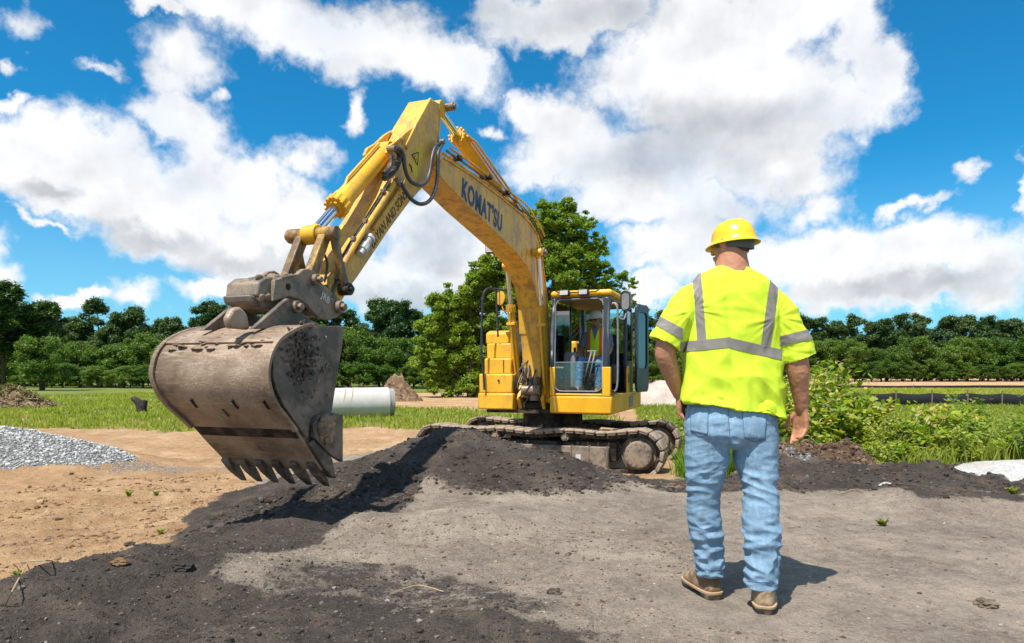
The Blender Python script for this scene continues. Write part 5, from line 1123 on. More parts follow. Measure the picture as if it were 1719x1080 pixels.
for u, v in ((640, 322), (610, 372), (590, 402)):
    q = Q(u, v, LA); m = MB(); m.box((q.x, LB+ha+.022, q.z), (.05, .04, .04)); m.build('pipe_clamp', PINM, arm, bevel=.005)
# white coupler valve on the arm side
q = Q(607, 410, LA); vb = MB(); dirp = (Q(621, 386, LA)-Q(600, 418, LA)).normalized(); pq = Vector((q.x, LB+ha+.05, q.z))
vb.cyl(pq-dirp*.10, pq-dirp*.02, .050, n=8); vb.cyl(pq-dirp*.03, pq+dirp*.07, .040, n=16); vb.cyl(pq+dirp*.06, pq+dirp*.10, .055, n=8); vb.cyl(pq-dirp*.16, pq-dirp*.09, .034, n=14); vb.build('hose_coupling', WHT, arm, bevel=.004)
for uu, vv, k in ((572, 396, 1), (566, 403, 1)):
    q = Q(uu, vv, LB-ha); m = MB(); m.cyl((q.x, LB-ha-.06, q.z), (q.x+.05, LB-ha-.06, q.z+.06), .028, n=12); m.build('hose_coupling', WHT, arm, bevel=.004)
# grey box on the arm top
q = Q(690, 200, LB); v0 = Vector((-1, 0, .9)).normalized(); mx_ = Matrix.Rotation(math.atan2(.95, -.55), 3, 'Y')
tq = Q(695, 196, LB+.0); m = MB(); m.box(tq, (.16, .20, .035), Matrix.Rotation(R(48), 3, 'Y')); m.build('sensor_box', GREYP, arm, bevel=.008); m = MB(); m.tube([tq, Q(700, 215, LB)], .02, 8); m.tube([tq+Vector((0,.05,0)), Q(692, 222, LB)], .02, 8); m.build('sensor_bracket', DARKST, arm)
for y0 in (LB-ha-.0, LB+ha-.035):
    m = MB(); m.prism(xz([(678,252),(694,214),(682,222),(668,236),(655,244),(650,256),(656,266),(668,268)], LA), y0, y0+.035); m.build('cylinder_lug', YARM, arm, bevel=.006)
# dark elbows near the lug
m = MB(); m.tube(spl([Q(664, 250, LA+.06), Q(671, 262, LA+.06), Q(664, 282, LA+.05), Q(652, 296, LA+.05), Q(645, 300, LA+.04)], 5), .030, 8)
m.tube(spl([Q(657, 262, LA+.08), Q(655, 280, LA+.08), Q(644, 292, LA+.08)], 5), .024, 8); m.build('hose_elbow', DARKST, arm)
m = MB(); m.tube(spl([Q(664, 240, LA+.02), Q(670, 234, LA+.05), Q(676, 236, LA+.06), Q(678, 244, LA+.06)], 5), .022, 8); m.build('pipe_elbow', YARM, arm)
# hoses
HL = LA+.09
m = MB(); m.tube(spl([Q(663,249,HL), Q(672,251,HL), Q(677,262,HL), Q(680,284,HL), Q(688,303,HL), Q(702,311,HL), Q(714,307,HL), Q(721,292,HL), Q(726,262,HL), Q(732,246,HL), Q(742,238,HL)], 7), .021, 12); m.build('loop_hose', HOSE, ex)
m = MB(); m.tube(spl([Q(672,305,HL), Q(680,320,HL), Q(692,336,HL+.02), Q(707,343,HL+.03), Q(722,336,HL+.03), Q(732,314,HL+.03), Q(735,280,HL+.03), Q(736,256,HL+.03), Q(745,239,HL)], 7), .021, 12); m.build('loop_hose', HOSE, ex)
m = MB(); m.tube(spl([Q(865,350,LL), Q(884,358,LL+.02), Q(898,374,LL+.04), Q(902,388,LL+.04)], 6), .014, 8); m.build('loop_hose', HOSE, ex)
m = MB(); q = Q(742, 238, HL); m.cyl(q-Vector((0, .05, 0)), q+Vector((0, .03, 0)), .028, n=8); q = Q(672, 305, HL); m.cyl(q-Vector((0, .09, 0)), q, .04, n=12); q = Q(664, 249, HL); m.cyl(q-Vector((0, .09, 0)), q, .03, n=10); m.build('hose_fitting', PINM, ex)
q = Q(741, 182, LB); m = MB(); m.cyl((q.x, LB-.15, q.z), (q.x, LB+.17, q.z), .05, n=18); m.cyl((q.x, LB+.17, q.z), (q.x, LB+.19, q.z), .035, n=6); m.build('arm_pin', PINM, arm, bevel=.005)
# bucket cylinder along the arm
top = Q(655, 252, LB+.03); eye = Q(532, 394, LB+.03); top.y = eye.y = LB-.02; tg = Q(571, 345, LB+.03)
br, n, g = cyl_assembly(top, eye, .088, (tg-top).length/(eye-top).length, .046, 'bucket_cylinder', mat=YEL)
m = MB(); m.cyl(g-n*.16, g-n*.08, .098, n=28); m.build('barrel_collar', YEL, br)
m = MB(); m.tube([top+n*.12+Vector((.05, .0, .11)), g-n*.32+Vector((.05, 0, .11)), g-n*.2+Vector((.03, 0, .05))], .015, 8); m.build('cylinder_pipe', YEL, br)
# ---------------------------------------------------------------- linkage
e = eye
def link_bar(p0, p1, y, w, th, name, mat=YLINK, mid=None):
    p0, p1 = Vector(p0), Vector(p1); p0.y = p1.y = y; pts = [p0, p1] if mid is None else [p0, Vector((mid[0], y, mid[1])), p1]
    m = MB(); L_, R_ = [], []
    for i, p in enumerate(pts):
        a = pts[max(0, i-1)]; b1 = pts[min(len(pts)-1, i+1)]; d = (b1-a).normalized(); n = Vector((d.z, 0, -d.x))*w/2
        if i == 0: p = p-d*w*.3
        if i == len(pts)-1: p = p+d*w*.3
        L_.append((p+n)); R_.append((p-n))
    o = [(q.x, q.z) for q in L_+R_[::-1]]; m.prism(o, y-th/2, y+th/2)
    for p in (pts[0], pts[-1]): m.cyl((p.x, y-th*.8, p.z), (p.x, y+th*.8, p.z), w*.62, n=24)
    return m.build(name, mat, ex, bevel=.010)
cpin = Q(519, 470, LB+.12)                      # link pin on the coupler
apin = Q(580, 486, LA+.05)                      # side link pin on the arm
for y in (LB-.115, LB+.115): link_bar((e.x, 0, e.z), (cpin.x, 0, cpin.z), y, .095, .075, 'bucket_link')
for y in (LB-ha-.055, LB+ha+.055):
    md = Q(568, 440, LA+.05); link_bar((e.x, 0, e.z), (apin.x, 0, apin.z), y, .085, .045, 'side_link', mid=(md.x, md.z))
m = MB(); m.cyl((e.x, LB-.26, e.z), (e.x, LB+.24, e.z), .062, n=24); m.cyl((e.x, LB-.285, e.z), (e.x, LB-.26, e.z), .04, n=8); m.build('link_pin', YLINK, ex, bevel=.006)
m = MB(); m.cyl((apin.x, LB-.25, apin.z), (apin.x, LB+.25, apin.z), .055, n=20); m.cyl((apin.x, LB+.25, apin.z), (apin.x, LB+.275, apin.z), .03, n=6); m.build('link_pin', DARKST, ex, bevel=.006)
m = MB(); m.tube(spl([Q(533,420,LB+.1), Q(543,426,LB+.12), Q(549,440,LB+.12), Q(548,456,LB+.1), Q(545,472,LB+.08)], 6), .011, 8); m.build('loop_hose', HOSE, ex)
m = MB(); m.tube(spl([Q(566,470,LA), Q(560,488,LA+.03), Q(552,500,LA+.03), Q(546,478,LA+.02)], 6), .016, 8); m.build('loop_hose', DARKST, ex)
# ---------------------------------------------------------------- quick coupler
hc = .17; LCp = LB+hc
Cp = [(431,470),(445,463),(458,470),(478,463),(497,460),(506,452),(516,451),(523,456),(530,468),(540,478),(556,492),(568,503),(573,513),(571,526),(562,534),(549,538),(534,535),(522,524),(513,512),(498,502),(482,498),(470,503),(455,506),(438,504),(428,496),(427,482)]
for y in (LB-hc-.02, LB+hc-.02):
    m = MB(); m.prism(xz(Cp[2:-3], LCp), y, y+.04); cp = m.build('coupler_plate', COUP, ex, bevel=.008)
m = MB(); m.prism(xz([(438,474),(450,465),(500,464),(520,478),(528,498),(515,506),(480,494),(452,504),(436,497)], LCp), LB-hc+.02, LB+hc-.02); coup = m.build('coupler_body', COUP, ex, bevel=.015)
m = MB(); m.prism(xz([(429,494),(452,500),(476,505),(498,512),(492,524),(470,521),(448,516),(432,508)], LCp), LB-hc+.03, LB+hc-.05); m.build('coupler_hook', COUP, ex, bevel=.015)
m = MB(); m.prism(xz([(520,500),(545,500),(560,512),(566,522),(556,532),(536,530),(524,520)], LCp), LB-hc+.02, LB+hc-.02); m.build('coupler_jaw', DARKST, ex, bevel=.01)
for u, v, r, ext in ((524,470,.045,.06), (563,516,.055,.07), (484,516,.05,.10), (480,482,.028,.0)):
    q = Q(u, v, LCp); m = MB()
    if ext: m.cyl((q.x, LB-hc-ext, q.z), (q.x, LB+hc+ext, q.z), r, n=22); m.cyl((q.x, LB+hc+ext, q.z), (q.x, LB+hc+ext+.035, q.z), r*.62, n=6); m.build('coupler_pin', PINM, ex, bevel=.006)
    else: m.cyl((q.x, LCp+.0, q.z), (q.x, LCp+.024, q.z), r, n=16); m.build('coupler_hole', DECK, ex)
mudrng = random.Random(5)
def lump(name, pts, r, mat, par, sq=(1, 1, 1)):
    m = bmesh.new()
    for p in pts:
        bmesh.ops.create_icosphere(m, subdivisions=2, radius=r*mudrng.uniform(.4, 1.15), matrix=Matrix.Translation(p) @ Matrix.Diagonal((*sq, 1)))
    me = bpy.data.meshes.new(name); m.to_mesh(me); m.free(); n = len(me.vertices); co = np.empty(n*3, np.float32); me.vertices.foreach_get('co', co); co = co.reshape(-1, 3)
    co += (np.stack([pn(co[:,0]*28, co[:,1]*28, co[:,2]*28, s) for s in (1, 2, 3)], -1)*r*.55).astype(np.float32); me.vertices.foreach_set('co', co.ravel()); me.polygons.foreach_set('use_smooth', [True]*len(me.polygons))
    o_ = link(name, me, mat, par); o_['kind'] = 'stuff'; return o_
lump('mud_patch', [Q(434+mudrng.uniform(0, 40), 470+mudrng.uniform(-4, 32), LCp-.03-mudrng.uniform(0, .22)) for _ in range(90)], .032, MUDM, coup)
lump('mud_patch', [Q(478+mudrng.uniform(0, 30), 462+mudrng.uniform(0, 6), LB+mudrng.uniform(-.1, .15)) for _ in range(30)], .022, MUDM, coup)
# ---------------------------------------------------------------- bucket
W2 = .50; LK = LB+W2
side = [(536,547),(579,548),(575,585),(566,637),(557,697),(553,745),(552,790),(547,797),(540,790),(514,752),(495,722),(479,700),(463,680),(452,655),(448,632),(450,610),(456,590),(468,572),(485,560),(508,550)]
S2 = xz(side, LK)
iS = 1   # index range of the curved back: from (536,547) backwards round to the lip
back = [S2[0]]+S2[:7:-1]          # 0, 19 .. 8  (top plate -> round -> lip)
shell = MB(); th = .022
def shellmesh(curve, y0, y1, th, n=1):
    c = [Vector((a, 0, b_)) for a, b_ in curve]; c = spl(c, 4); inn = []
    for i, p in enumerate(c):
        d = (c[min(i+1, len(c)-1)]-c[max(i-1, 0)]).normalized(); inn.append(p+Vector((d.z, 0, -d.x))*th)
    cen = sum((Vector(p) for p in c), Vector())/len(c)
    if (inn[len(c)//2]-cen).length > (c[len(c)//2]-cen).length: inn = [p*2-q for p, q in zip(c, inn)]
    V = [(p.x, y, p.z) for y in (y0, y1) for p in c]+[(p.x, y, p.z) for y in (y0, y1) for p in inn]; k = len(c); F_ = []
    for i in range(k-1): F_ += [(i, i+1, k+i+1, k+i), (2*k+i, 3*k+i, 3*k+i+1, 2*k+i+1), (i, 2*k+i, 2*k+i+1, i+1), (k+i, k+i+1, 3*k+i+1, 3*k+i)]
    F_ += [(0, k, 3*k, 2*k), (k-1, 3*k-1, 4*k-1, 2*k-1)]
    return V, F_, c
V, F_, curve = shellmesh(back, LB-W2, LB+W2, th)

def taper(p, z0=S2[19][1], z1=S2[7][1]): return Vector((p[0], p[1]+(.13*max(0, min(1, (z0-.35-p[2])/(z0-.35-z1))) if p[1] < LB else 0), p[2]))
V = [taper(p) for p in V]; shell.add(V, F_, True); bucket = shell.build('bucket_shell', BUCK, ex, auto=50)
for y0 in (LB-W2+.004, LB+W2-.028):
    m = MB(); m.prism(S2, y0, y0+.024); m.v = [tuple(taper(Vector(p))) for p in m.v]; sp = m.build('bucket_side', BSIDE, ex, bevel=.004)
# rim bar following the curved edge, wear plate, side cutter
def rimbar(y0, y1, th, i0, i1, name, mat, off=0):
    c = curve[i0:i1]; V, F_ = [], []
    for i, p in enumerate(c):
        d = (c[min(i+1, len(c)-1)]-c[max(i-1, 0)]).normalized(); n = Vector((-d.z, 0, d.x))
        cen = Vector((S2[15][0]-.3, 0, S2[15][1])); n = n if n.dot(p-cen) > 0 else -n
        for y in (y0, y1):
            V.append(Vector((p.x, y, p.z))+n*(th+off)); V.append(Vector((p.x, y, p.z))-n*.004+n*off)
    k = len(c)
    for i in range(k-1): a = 4*i; F_ += [(a, a+2, a+6, a+4), (a+1, a+5, a+7, a+3), (a, a+4, a+5, a+1), (a+2, a+3, a+7, a+6)]
    F_ += [(0, 1, 3, 2), (4*k-4, 4*k-2, 4*k-1, 4*k-3)]; m = MB(); m.add([taper(p) for p in V], F_); return m.build(name, mat, ex, bevel=.003)
K = len(curve)
rimbar(LB+W2-.01, LB+W2+.03, .022, 2, K-8, 'edge_band', BUCK); rimbar(LB-W2-.03, LB-W2+.01, .022, 2, K-8, 'edge_band', BUCK)
rimbar(LB-W2+.0, LB+W2-.0, .016, 3, 14, 'top_wear_plate', BUCK)
m = MB()
cut = [(456,592),(463,590),(470,600),(476,625),(488,650),(505,672),(523,688),(520,700),(514,735),(507,728),(490,704),(474,680),(462,655),(456,628)]
m.prism(xz(cut, LK+.012), LK+.0, LK+.026); m.build('wear_plate', BSIDE, ex, bevel=.005)
m = MB(); m.prism(xz([(514,745),(521,738),(553,770),(556,790),(560,803),(552,800),(540,786)], LK), LK-.035, LK+.03); m.build('corner_shroud', BSIDE, ex, bevel=.006)
m = MB(); m.prism(xz([(526,712),(538,697),(555,692),(577,697),(577,776),(560,766),(546,754),(530,735)], LK+.05), LK+.0, LK+.045); sc_ = m.build('side_cutter', BSIDE, ex, bevel=.006)
lump('mud_patch', [Q(538+mudrng.uniform(0, 20), 702+mudrng.uniform(0, 40), LK+.05) for _ in range(46)], .035, MUDM, sc_)
lump('mud_patch', [Q(508+mudrng.gauss(0, 13), 600+mudrng.gauss(0, 26), LK+.01) for _ in range(150)], .017, stdmat('dark_clods', (.085, .062, .05), .95, 0, .4, 8, (.2, .14, .1), .4, 20, .8, 80, .008), bucket, (1, .6, 1))
lump('mud_patch', [Q(500+mudrng.uniform(-10, 55), 560+mudrng.uniform(0, 110), LK+.004) for _ in range(50)], .012, MUDM, bucket, (1, .5, 1))
tops = []
for _ in range(150):
    i = mudrng.randrange(1, 16); p = curve[i]; tops.append(Vector((p.x, mudrng.uniform(LB-W2+.05, LB+W2-.03), p.z+.004)))
lump('mud_patch', tops, .022, MUDM, bucket, (1.5, 1.6, .35))
# thin dark band across the lower part of the back
i0 = int(K*.82)
rimbar(LB-W2+.01, LB+W2-.01, .006, i0, i0+3, 'dark_band', DECK, .0)
# slots cut in the belly
for uu, vv, a in ((404,680,.5), (442,682,.5), (339,699,.45), (390,722,.45)):
    pass
cc = curve
def onback(fr, y): i = min(K-2, int(fr*(K-1))); p = cc[i]; d = (cc[i+1]-cc[i]).normalized(); return p, d
for fr_, yy in ((.67, .15), (.67, .42), (.67, -.22), (.73, .0)):
    p, d = onback(fr_, 0); n = Vector((-d.z, 0, d.x)); n = n if n.x > 0 else -n; m = MB(); c0 = Vector((p.x, LB+yy, p.z))+n*.0
    Mx = Matrix((d, Vector((0, 1, 0)), n)).transposed(); m.box(c0, (.085, .018, .012), Mx); m.build('weep_slot', DECK, bucket)
# ears: plates that carry the coupler pins
ear1 = [(476,550),(484,520),(488,507),(497,505),(506,512),(520,530),(532,548)]
for y in (LB-hc-.075, LB+hc+.035):
    m = MB(); m.prism(xz([(424,553),(475,508),(484,501),(494,506),(500,520),(520,536),(540,548)], LB+hc+.075), y, y+.04); m.build('bucket_ear', BSIDE, ex, bevel=.006)
gq = GP(392, 545, 0); yq = .0
def toM(p): d = p-SX; return Vector((d.dot(Fv), d.dot(Lv), d.z))
zt_ = curve[3].z+ZG; d_ = (FPX*(ZC-zt_)/(545-CV)); pw_ = toM(P(392, 545, d_)); q0 = Vector((pw_.x-.14, pw_.y, curve[3].z))
m = MB(); m.prism([(q0.x-.0, q0.z-.03), (q0.x+.20, q0.z-.03), (q0.x+.22, q0.z+.04), (q0.x+.17, q0.z+.11), (q0.x+.10, q0.z+.13), (q0.x+.03, q0.z+.08)], q0.y-.03, q0.y+.03); lift = m.build('lifting_eye', BUCK, ex, bevel=.02)
# teeth
pl = cc[-1]; dl = (cc[-1]-cc[-6]).normalized()
for k in range(6):
    y = LB-W2+.15+k*(2*W2-.20)/5
    nrm = Vector((-dl.z, 0, dl.x)); nrm = nrm if nrm.x > 0 else -nrm
    def bx_(s, w_, t_): return [pl+dl*s+nrm*a*t_+Vector((0, y+b_*w_, 0)) for a, b_ in ((-1,-1),(1,-1),(1,1),(-1,1))]
    m = MB(); V = bx_(-.10, .036, .030)+bx_(.03, .032, .036); m.add(V, [(0,3,2,1),(4,5,6,7)]+[(i, (i+1) % 4, 4+(i+1) % 4, 4+i) for i in range(4)]); ad = m.build('tooth_adapter', BSIDE, ex, bevel=.008)
    m = MB(); V = bx_(.02, .033, .033)+bx_(.10, .031, .022)+bx_(.195, .027, .005); m.add(V, [(0,3,2,1),(8,9,10,11)]+[(j+i, j+(i+1) % 4, j+4+(i+1) % 4, j+4+i) for j in (0, 4) for i in range(4)]); m.build('tooth_tip', BSIDE, ad, bevel=.004)
# ---------------------------------------------------------------- lettering
def text(s, pa, pb, L, h, mat, name, par, bold=0., sx=None, shear=0.):
    a = Q(*pa, L); b_ = Q(*pb, L); d = Vector((b_.x-a.x, 0, b_.z-a.z)); ln = d.length; d.normalize(); up = Vector((d.z, 0, -d.x))
    cu = bpy.data.curves.new(name, 'FONT'); cu.body = s; cu.size = 1; cu.extrude = 0.002; cu.offset = bold; cu.shear = shear; cu.space_character = 1.0+bold*4
    o = bpy.data.objects.new(name, cu); COL.objects.link(o); bpy.context.view_layer.update(); me = bpy.data.meshes.new_from_object(o.evaluated_get(bpy.context.evaluated_depsgraph_get()))
    bpy.data.objects.remove(o); n = len(me.vertices); co = np.empty(n*3, np.float32); me.vertices.foreach_get('co', co); co = co.reshape(-1, 3)
    x0, x1 = co[:, 0].min(), co[:, 0].max(); y0, y1 = co[:, 1].min(), co[:, 1].max()
    X = (co[:, 0]-x0)/(x1-x0)*ln; Yv = (co[:, 1]-y0)/(y1-y0)*h; Z = co[:, 2]
    nv = np.array([[a.x, L, a.z]])+X[:, None]*np.array([d[:]])+Yv[:, None]*np.array([up[:]])+Z[:, None]*np.array([[0, 1, 0]])
    me.vertices.foreach_set('co', nv.astype(np.float32).ravel()); me.update()
    return link(name, me, mat, par)
text("KOMAT'SU", (775,333), (842,391), LL+.003, .275, BLUE, 'lettering', boom, .030)
text('BRYAN AND SONS', (627,418), (684,331), LA+.003, .092, BROWNL, 'lettering', arm, 0., shear=.15)
text('JRB', (537,502), (551,514), LCp+.023, .075, WHL, 'lettering', cp, .02)
# warning sticker
m = MB(); m.prism(xz([(689,292),(698,248),(708,246),(708,262),(700,298)], LA), LA, LA+.003); stk = m.build('warning_sticker', STICK, arm)
tri = xz([(691,260),(702,256),(700,278)], LA); m = MB()
for i in range(3):
    a, b_ = tri[i], tri[(i+1) % 3]; m.tube([(a[0], LA+.005, a[1]), (b_[0], LA+.005, b_[1])], .005, 4)
m.tube([Q(697,261,LA+.005), Q(695,266,LA+.005), Q(699,267,LA+.005), Q(697,273,LA+.005)], .004, 4)
m.tube([Q(687,276,LA+.005), Q(690,280,LA+.005), Q(692,290,LA+.005)], .008, 5); m.build('sticker_sign', BLACK, stk)
# ================================================================== PEOPLE
def fabric(name, col, var=.12, scale=4, rough=.8, weave=900, bump=.25, sheen=.0, wear=None):
    m, t, b = newmat(name); c = t.coord('Object'); n1 = t.noise(c, scale, 5, .6)
    cc = t.mix(t.step(n1, .3, .7), tuple(k*(1-var) for k in col), tuple(min(1, k*(1+var)) for k in col))
    if wear: cc = t.mix(t.math('MULTIPLY', t.step(t.noise(c, 7, 6, .65), .50, .68), wear[1]), cc, wear[0])
    t.put(b.inputs['Base Color'], cc); b.inputs['Roughness'].default_value = rough; b.inputs['Specular IOR Level'].default_value = .25
    if sheen: b.inputs['Sheen Weight'].default_value = sheen
    h = t.math('ADD', t.math('MULTIPLY', t.noise(c, 38, 3, .5), .8), t.math('MULTIPLY', t.noise(c, 260, 2, .5), .3)); t.put(b.inputs['Normal'], t.bump(h, bump, .006)); return m
SKIN = fabric('skin', (.46, .215, .125), .14, 12, .5, bump=.18, wear=((.52, .20, .12), .4)); SKIND = fabric('tanned_skin', (.33, .15, .085), .16, 12, .5, bump=.2)
HIVIS = fabric('hi_vis_cloth', (.62, .79, .04), .03, 3, .75, bump=.22)
TAPE = fabric('reflective_tape', (.245, .22, .195), .08, 9, .45, bump=.2)
def denimmat(name, col):
    m, t, b = newmat(name); c = t.coord('Object'); n1 = t.noise(c, 5, 6, .65); n2 = t.noise(t.mapping(c, sc=(1, 1, .35)), 40, 3, .6); n3 = t.noise(c, 160, 2, .5)
    cc = t.mix(t.step(n1, .32, .66), tuple(k*.78 for k in col), tuple(min(1, k*1.18) for k in col))
    cc = t.mix(t.math('MULTIPLY', t.step(n2, .45, .65), .22), cc, (.46, .58, .68)); cc = t.mix(t.math('MULTIPLY', t.step(n3, .45, .6), .25), cc, tuple(k*.6 for k in col))
    cc = t.mix(t.math('MULTIPLY', t.step(t.noise(c, 9, 5, .7), .62, .74), .25), cc, (.30, .26, .20))
    t.put(b.inputs['Base Color'], cc); b.inputs['Roughness'].default_value = .85; b.inputs['Specular IOR Level'].default_value = .2
    t.put(b.inputs['Normal'], t.bump(t.math('ADD', t.noise(c, 30, 4, .55), t.math('MULTIPLY', n3, .3)), .35, .008)); return m
DENIM = denimmat('faded_denim', (.20, .32, .44)); DENIM2 = denimmat('blue_denim', (.09, .19, .36))
SEAM = fabric('seam_thread', (.10, .16, .24), .1); LEATH = stdmat('boot_leather', (.23, .135, .075), .6, 0, .35, 9, (.38, .29, .19), .45, 9, .4, 60, .006, .3)
WELT = stdmat('boot_welt', (.42, .27, .15), .7, 0, .2, 9, (.4, .3, .2), .4, 12); SOLE = stdmat('boot_sole', (.05, .045, .035), .85, 0, .3, 9, (.28, .22, .16), .45, 12)
HAT = stdmat('yellow_hard_hat', (.86, .55, .015), .32, 0, .06, 5, (.55, .38, .08), .12, 20, .03, coat=.3); HATW = stdmat('white_hard_hat', (.66, .66, .62), .4, 0, .08, 5, (.4, .36, .3), .2, 12)
HAIRM = stdmat('short_hair', (.11, .065, .04), .9, 0, .4, 60, bump=.8, bscale=220, bdist=.004, spec=.1)
def rings_mesh(m, rings, n=40, e=2.0):
    """rings: (centre, x axis vector, y axis vector); closed ends"""
    V = []
    for c, ax_, ay_ in rings:
        c, ax_, ay_ = Vector(c), Vector(ax_), Vector(ay_)
        for k in range(n):
            a = 2*math.pi*k/n; ca, sa = math.cos(a), math.sin(a); V.append(c+ax_*(math.copysign(abs(ca)**(2/e), ca))+ay_*(math.copysign(abs(sa)**(2/e), sa)))
    F_ = [(i*n+k, i*n+(k+1) % n, (i+1)*n+(k+1) % n, (i+1)*n+k) for i in range(len(rings)-1) for k in range(n)]+[tuple(range(n))[::-1], tuple(range((len(rings)-1)*n, len(rings)*n))]
    return m.add(V, F_, True)
def limb(m, pts, rs, n=20, ends=True, flat=1.0, sub=4, recess=0):
    """tapered limb with round ends"""
    pts = [Vector(p) for p in pts]; q = spl([(*p,) for p in pts], sub); rr = []
    R_ = spl([(r, 0, 0) for r in rs], sub); rr = [v.x for v in R_]
    if ends:
        d0 = (q[0]-q[1]).normalized(); d1 = (q[-1]-q[-2]).normalized()
        q = [q[0]+d0*rr[0]*.98, q[0]+d0*rr[0]*.7]+q+[q[-1]+d1*rr[-1]*.7, q[-1]+d1*rr[-1]*.98]; rr = [rr[0]*.15, rr[0]*.72]+rr+[rr[-1]*.72, rr[-1]*.15]
    m.tube(q, rr, n)
    if recess:
        pass
    return m
def ball(m, c, r, M=None, n=20):
    c = Vector(c); r = Vector(r) if not isinstance(r, (int, float)) else Vector((r,)*3); V = []; h = 12
    for i in range(1, h):
        t = math.pi*i/h
        for k in range(n): a = 2*math.pi*k/n; p = Vector((r.x*math.sin(t)*math.cos(a), r.y*math.sin(t)*math.sin(a), r.z*math.cos(t))); V.append(c+(M @ p if M else p))
    o = len(V); V += [c+(M @ Vector((0, 0, r.z)) if M else Vector((0, 0, r.z))), c-(M @ Vector((0, 0, r.z)) if M else Vector((0, 0, r.z)))]
    F_ = [(i*n+k, (i+1)*n+k, (i+1)*n+(k+1) % n, i*n+(k+1) % n) for i in range(h-2) for k in range(n)]+[(o, k, (k+1) % n) for k in range(n)]+[(o+1, (h-2)*n+(k+1) % n, (h-2)*n+k) for k in range(n)]
    return m.add(V, F_, True)
def fuse(m, voxel, smooth=4, fac=.5):
    """joins the overlapping shapes of m into one continuous skin and returns it as a mesh"""
    me = bpy.data.meshes.new('fused'); me.from_pydata([tuple(p) for p in m.v], [], m.f); bm = bmesh.new(); bm.from_mesh(me); bmesh.ops.remove_doubles(bm, verts=bm.verts, dist=1e-6)
    bmesh.ops.recalc_face_normals(bm, faces=bm.faces); bm.to_mesh(me); bm.free(); o = bpy.data.objects.new('fused', me); COL.objects.link(o)
    r = o.modifiers.new('r', 'REMESH'); r.mode = 'VOXEL'; r.voxel_size = voxel; r.use_smooth_shade = True
    s = o.modifiers.new('s', 'SMOOTH'); s.iterations = smooth; s.factor = fac
    bpy.context.view_layer.update(); out = bpy.data.meshes.new_from_object(o.evaluated_get(bpy.context.evaluated_depsgraph_get())); bpy.data.objects.remove(o); out.materials.clear(); return out
def displace(me, fn, relax=0):
    n = len(me.vertices); co = np.empty(n*3, np.float32); me.vertices.foreach_get('co', co); co = co.reshape(-1, 3).astype(float)
    nr = np.empty(n*3, np.float32); me.vertex_normals.foreach_get('vector', nr); nr = nr.reshape(-1, 3); d = fn(co[:, 0], co[:, 1], co[:, 2], nr)
    d = d if getattr(d, 'ndim', 1) == 2 else nr*d[:, None]
    me.vertices.foreach_set('co', (co+d).astype(np.float32).ravel()); me.polygons.foreach_set('use_smooth', np.ones(len(me.polygons), bool)); me.update(); return me
def hand(m, W_, d, s, n, k=1., curl=(18, 50, 80), spread=.0):
    W_, d, s, n = Vector(W_), Vector(d).normalized(), Vector(s).normalized(), Vector(n).normalized(); n = (n-d*n.dot(d)).normalized()
    for i, (L_, off) in enumerate(((.92, -1.5), (1.0, -.5), (1.06, .5), (.98, 1.5))):
        b0 = W_+d*(.088+.006*(1-abs(off)/1.5))*k+s*off*.0205*k
        limb(m, [W_+s*off*.010*k, W_+d*.045*k+s*off*.017*k, b0], [.016*k, .0155*k, .0125*k], 12, sub=3)
        pts = [b0]; dd_ = d.copy(); p = b0
        for j, sl2 in enumerate((.043, .029, .022)):
            a = R(curl[j]+6*abs(off-.5)+(8-i*4)); dj = d*math.cos(a)+n*math.sin(a)+s*off*spread; p = p+dj.normalized()*sl2*L_*k; pts.append(p)
        limb(m, pts, [.0108*k, .0098*k, .0090*k, .0076*k], 12, sub=3)
    t0 = W_+d*.018*k+s*.020*k; t1 = t0+(d*.55+s*.62+n*.30).normalized()*.042*k; t2 = t1+(d*.9+s*.22+n*.25).normalized()*.032*k; t3 = t2+(d*.95-s*.05+n*.30).normalized()*.026*k
    limb(m, [t0, t1, t2, t3], [.018*k, .0135*k, .0118*k, .0092*k], 12, sub=3)
def head(m, c, fwd, k=1., parent_eyes=None):
    """c: centre of skull; fwd: direction of the face"""
    f = Vector(fwd).normalized(); u = Vector((0, 0, 1)); r = f.cross(u).normalized(); u = r.cross(f); Mx = Matrix((r, f, u)).transposed(); c = Vector(c)
    def at(x, y, z): return c+(r*x+f*y+u*z)*k
    ball(m, c, Vector((.077, .096, .105))*k, Mx, 28); ball(m, at(0, .018, -.055), Vector((.060, .070, .070))*k, Mx); ball(m, at(0, .05, -.095), Vector((.034, .036, .028))*k, Mx)
    limb(m, [at(-.048, .01, -.082), at(-.030, .058, -.100), at(.030, .058, -.100), at(.048, .01, -.082)], [.018*k]*4, 10, sub=3)
    limb(m, [at(0, .092, -.008), at(0, .108, -.034), at(0, .112, -.048)], [.010*k, .013*k, .013*k], 10, sub=2)
    for s in (-1, 1):
        limb(m, [at(s*.008, .090, .010), at(s*.034, .086, .016), at(s*.055, .066, .010)], [.011*k, .011*k, .009*k], 8, sub=2); ball(m, at(s*.040, .066, -.036), .022*k)
        ball(m, at(s*.011, .104, -.046), .009*k)
        Me = Mx @ Matrix.Rotation(R(s*22), 3, 'Z'); ball(m, at(s*.080, -.004, -.026), Vector((.009, .019, .032))*k, Me); limb(m, [at(s*.082, -.018, -.002), at(s*.090, -.014, .004), at(s*.090, .006, .0), at(s*.084, .012, -.020)], [.006*k]*4, 8, sub=2)
    limb(m, [at(-.022, .090, -.074), at(0, .099, -.072), at(.022, .090, -.074)], [.007*k]*3, 8, sub=2); limb(m, [at(-.018, .089, -.084), at(0, .096, -.084), at(.018, .089, -.084)], [.007*k]*3, 8, sub=2)
    return at
